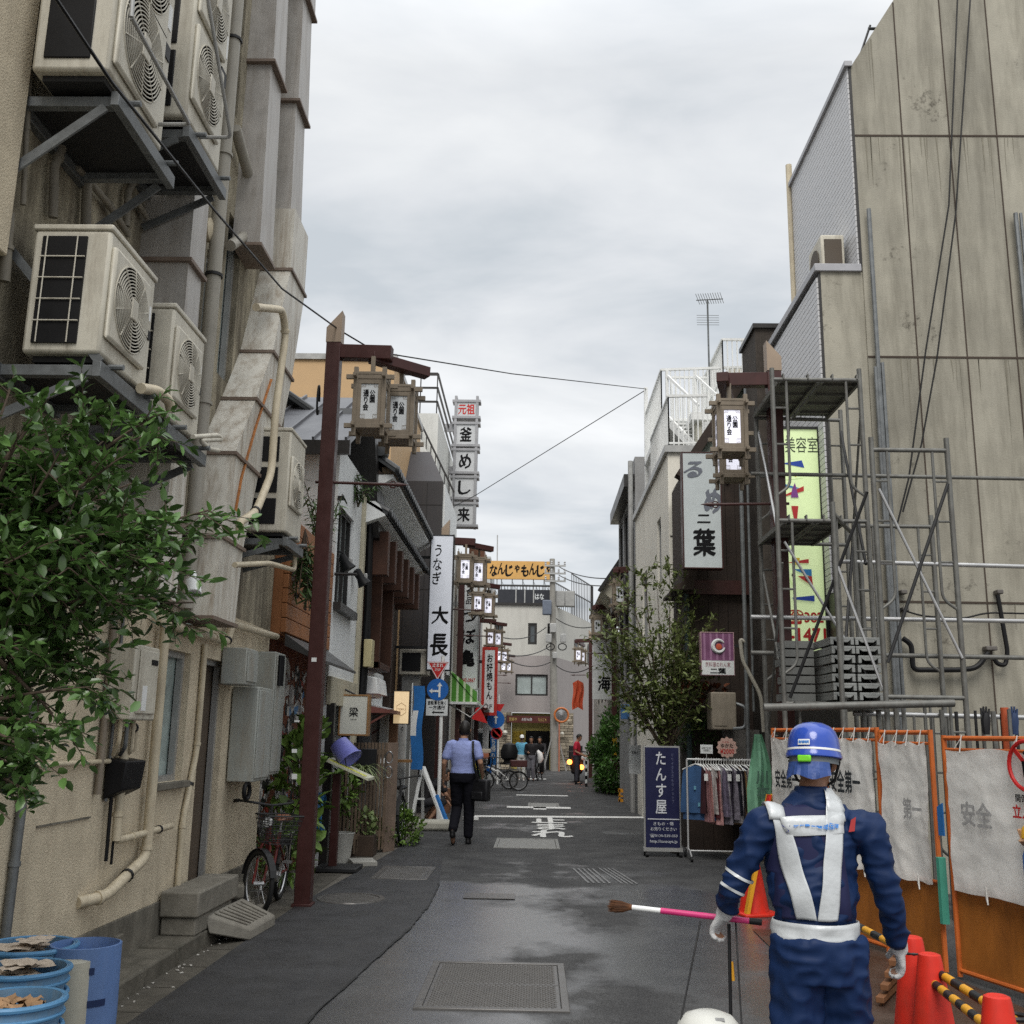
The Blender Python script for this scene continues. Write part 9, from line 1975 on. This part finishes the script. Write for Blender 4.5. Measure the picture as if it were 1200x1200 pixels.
for i, t in enumerate(np.linspace(-.15, .15, 5)):
    q = hc+r_*(1.018*.985*.112*math.cos(a0+t))+f2*(1.018*.985*.135*math.sin(a0+t))+u*.033; tn = (r_*(-math.sin(a0+t))*.112+f2*math.cos(a0+t)*.135).normalized()
    text('構内警備用'[i], q, .009, .011, tn, u, PB_, hm, bold=.03)
Hm('headband', dome([(.90, -.045), (.93, -.045), (.93, -.02), (.90, -.02)]), mat('strap_grey', (.15, .17, .18), .6))
q = hc+r_*(.95*.112*math.cos(a0))+f2*(.97*.135*math.sin(a0))-u*.032; tn = (r_*(-math.sin(a0))*.112+f2*math.cos(a0)*.135).normalized()
mm = M().cbox((0, 0, 0), (.055, .016, .028)); rot = Matrix((tn, tn.cross(u)*-1, u)).transposed(); mm.v = [rot @ p+q for p in mm.v]; Hm('buckle', mm, mat('buckle_lime', (.18, .62, .03), .4), bevel=.006)
fl = M(); nA, nB = 14, 6; P_ = [[hc+r_*((.93+.10*b9/nB)*.112*math.cos(a0+t))+f2*((.93+.14*b9/nB)*.135*math.sin(a0+t))+u*(-.042-.062*b9/nB*(1+.15*math.sin(t*5)))+f2*(-.006*math.sin(t*14)*b9/nB) for t in np.linspace(-.95, .95, nA+1)] for b9 in range(nB+1)]
for j in range(nB):
    for i in range(nA): fl.quad(P_[j][i], P_[j][i+1], P_[j+1][i+1], P_[j+1][i])
o = Hm('neck_flap', fl, mat('flap_blue', (.03, .065, .22), .45, .15, 20, .3, 60), fix=False, ang=80)
M().tube([hc+r_*.10-u*.03, c+r_*.075-u*.07+f2*.03, c-u*.115+f2*.05], .006, 6).tube([hc-r_*.10-u*.03, c-r_*.075-u*.07+f2*.03, c-u*.115+f2*.05], .006, 6).out('chin_strap', BLK, hm)
hm.location = LOC
# broom and long handled dustpan
ha = W(843, 1077, Yw+.2); tip, tail = W(738, 1063, Yw+.25), W(893, 1081, Yw+.12)
r = thing('broom', 'short broom with a pink handle and brown bristles held level by the worker', 'broom', tuple(tip)); d = (tail-tip).normalized()
M().cyl(tip, tip.lerp(tail, .24), .0105, n=12).out('ferrule', WHT, r); M().cyl(tip.lerp(tail, .24), tail-d*.05, .012, n=12).out('handle', mat('broom_pink', (.50, .03, .15), .35), r); M().cyl(tail-d*.05, tail, .0125, n=12).out('grip_end', BLK, r)
bs = M(); rr = random.Random(2); n1 = d.orthogonal().normalized(); n2 = d.cross(n1)
for k in range(260):
    a = rr.uniform(0, 6.28); q = rr.uniform(0, 1)**.5; p0 = tip+d*.005+(n1*math.cos(a)+n2*math.sin(a))*.010*q; p1 = tip-d*rr.uniform(.055, .092)+(n1*math.cos(a)+n2*math.sin(a))*(.026*q)-ZU*.004; bs.tube([p0, p0.lerp(p1, .5)+(n1*math.cos(a)+n2*math.sin(a))*.004, p1], [.0016, .0014, .0008], 3)
bs.tube([tip+d*.01, tip-d*.02, tip-d*.055], [.011, .016, .014], 10); bs.out('bristles', mat('bristle', (.085, .035, .014), .8, .3, 30, island=.4), r)
q = WZ(832, 1190, .36); r = thing('dustpan_bin', 'white domed dustpan bin on thin black strings and a rod below the broom', 'dustpan', (q.x, q.y, 0))
cc = V((W(832, 1195, Yw-.05).x, Yw-.02, .0)); zt = W(832, 1184, Yw-.02).z
M().lathe([(.09, 0.02), (.12, .1), (.125, zt-.09), (.118, zt-.05), (.09, zt-.018), (.05, zt-.004), (.001, zt)], cc, 32).out('bin_dome', mat('dome_white', (.58, .58, .54), .4, .05), r); M().cbox(cc+V((.03, -.075, zt-.014)), (.035, .02, .002), 0, .35).out('label_patch', FR_AL, r)
g9 = W(853, 1092, Yw+.14); M().cyl((g9.x+.005, g9.y, g9.z+.03), (cc.x+.085, cc.y+.02, .05), .007, n=8).out('rod', BLK, r); a = V((g9.x+.008, g9.y-.012, g9.z-.11)); M().cyl(a, a+V((.003, -.01, -.07)), .0085, n=8).out('yellow_band', YEL, r)
for xa, xb in ((821, 797), (862, 869)): a, b2 = W(xa, 1079, Yw+.16), W(xb, 1200, Yw-.02); M().cyl(a, b2, .0035, n=6).cyl(b2, b2+(b2-a).normalized()*.2, .0035, n=6).out('string', BLK, r)
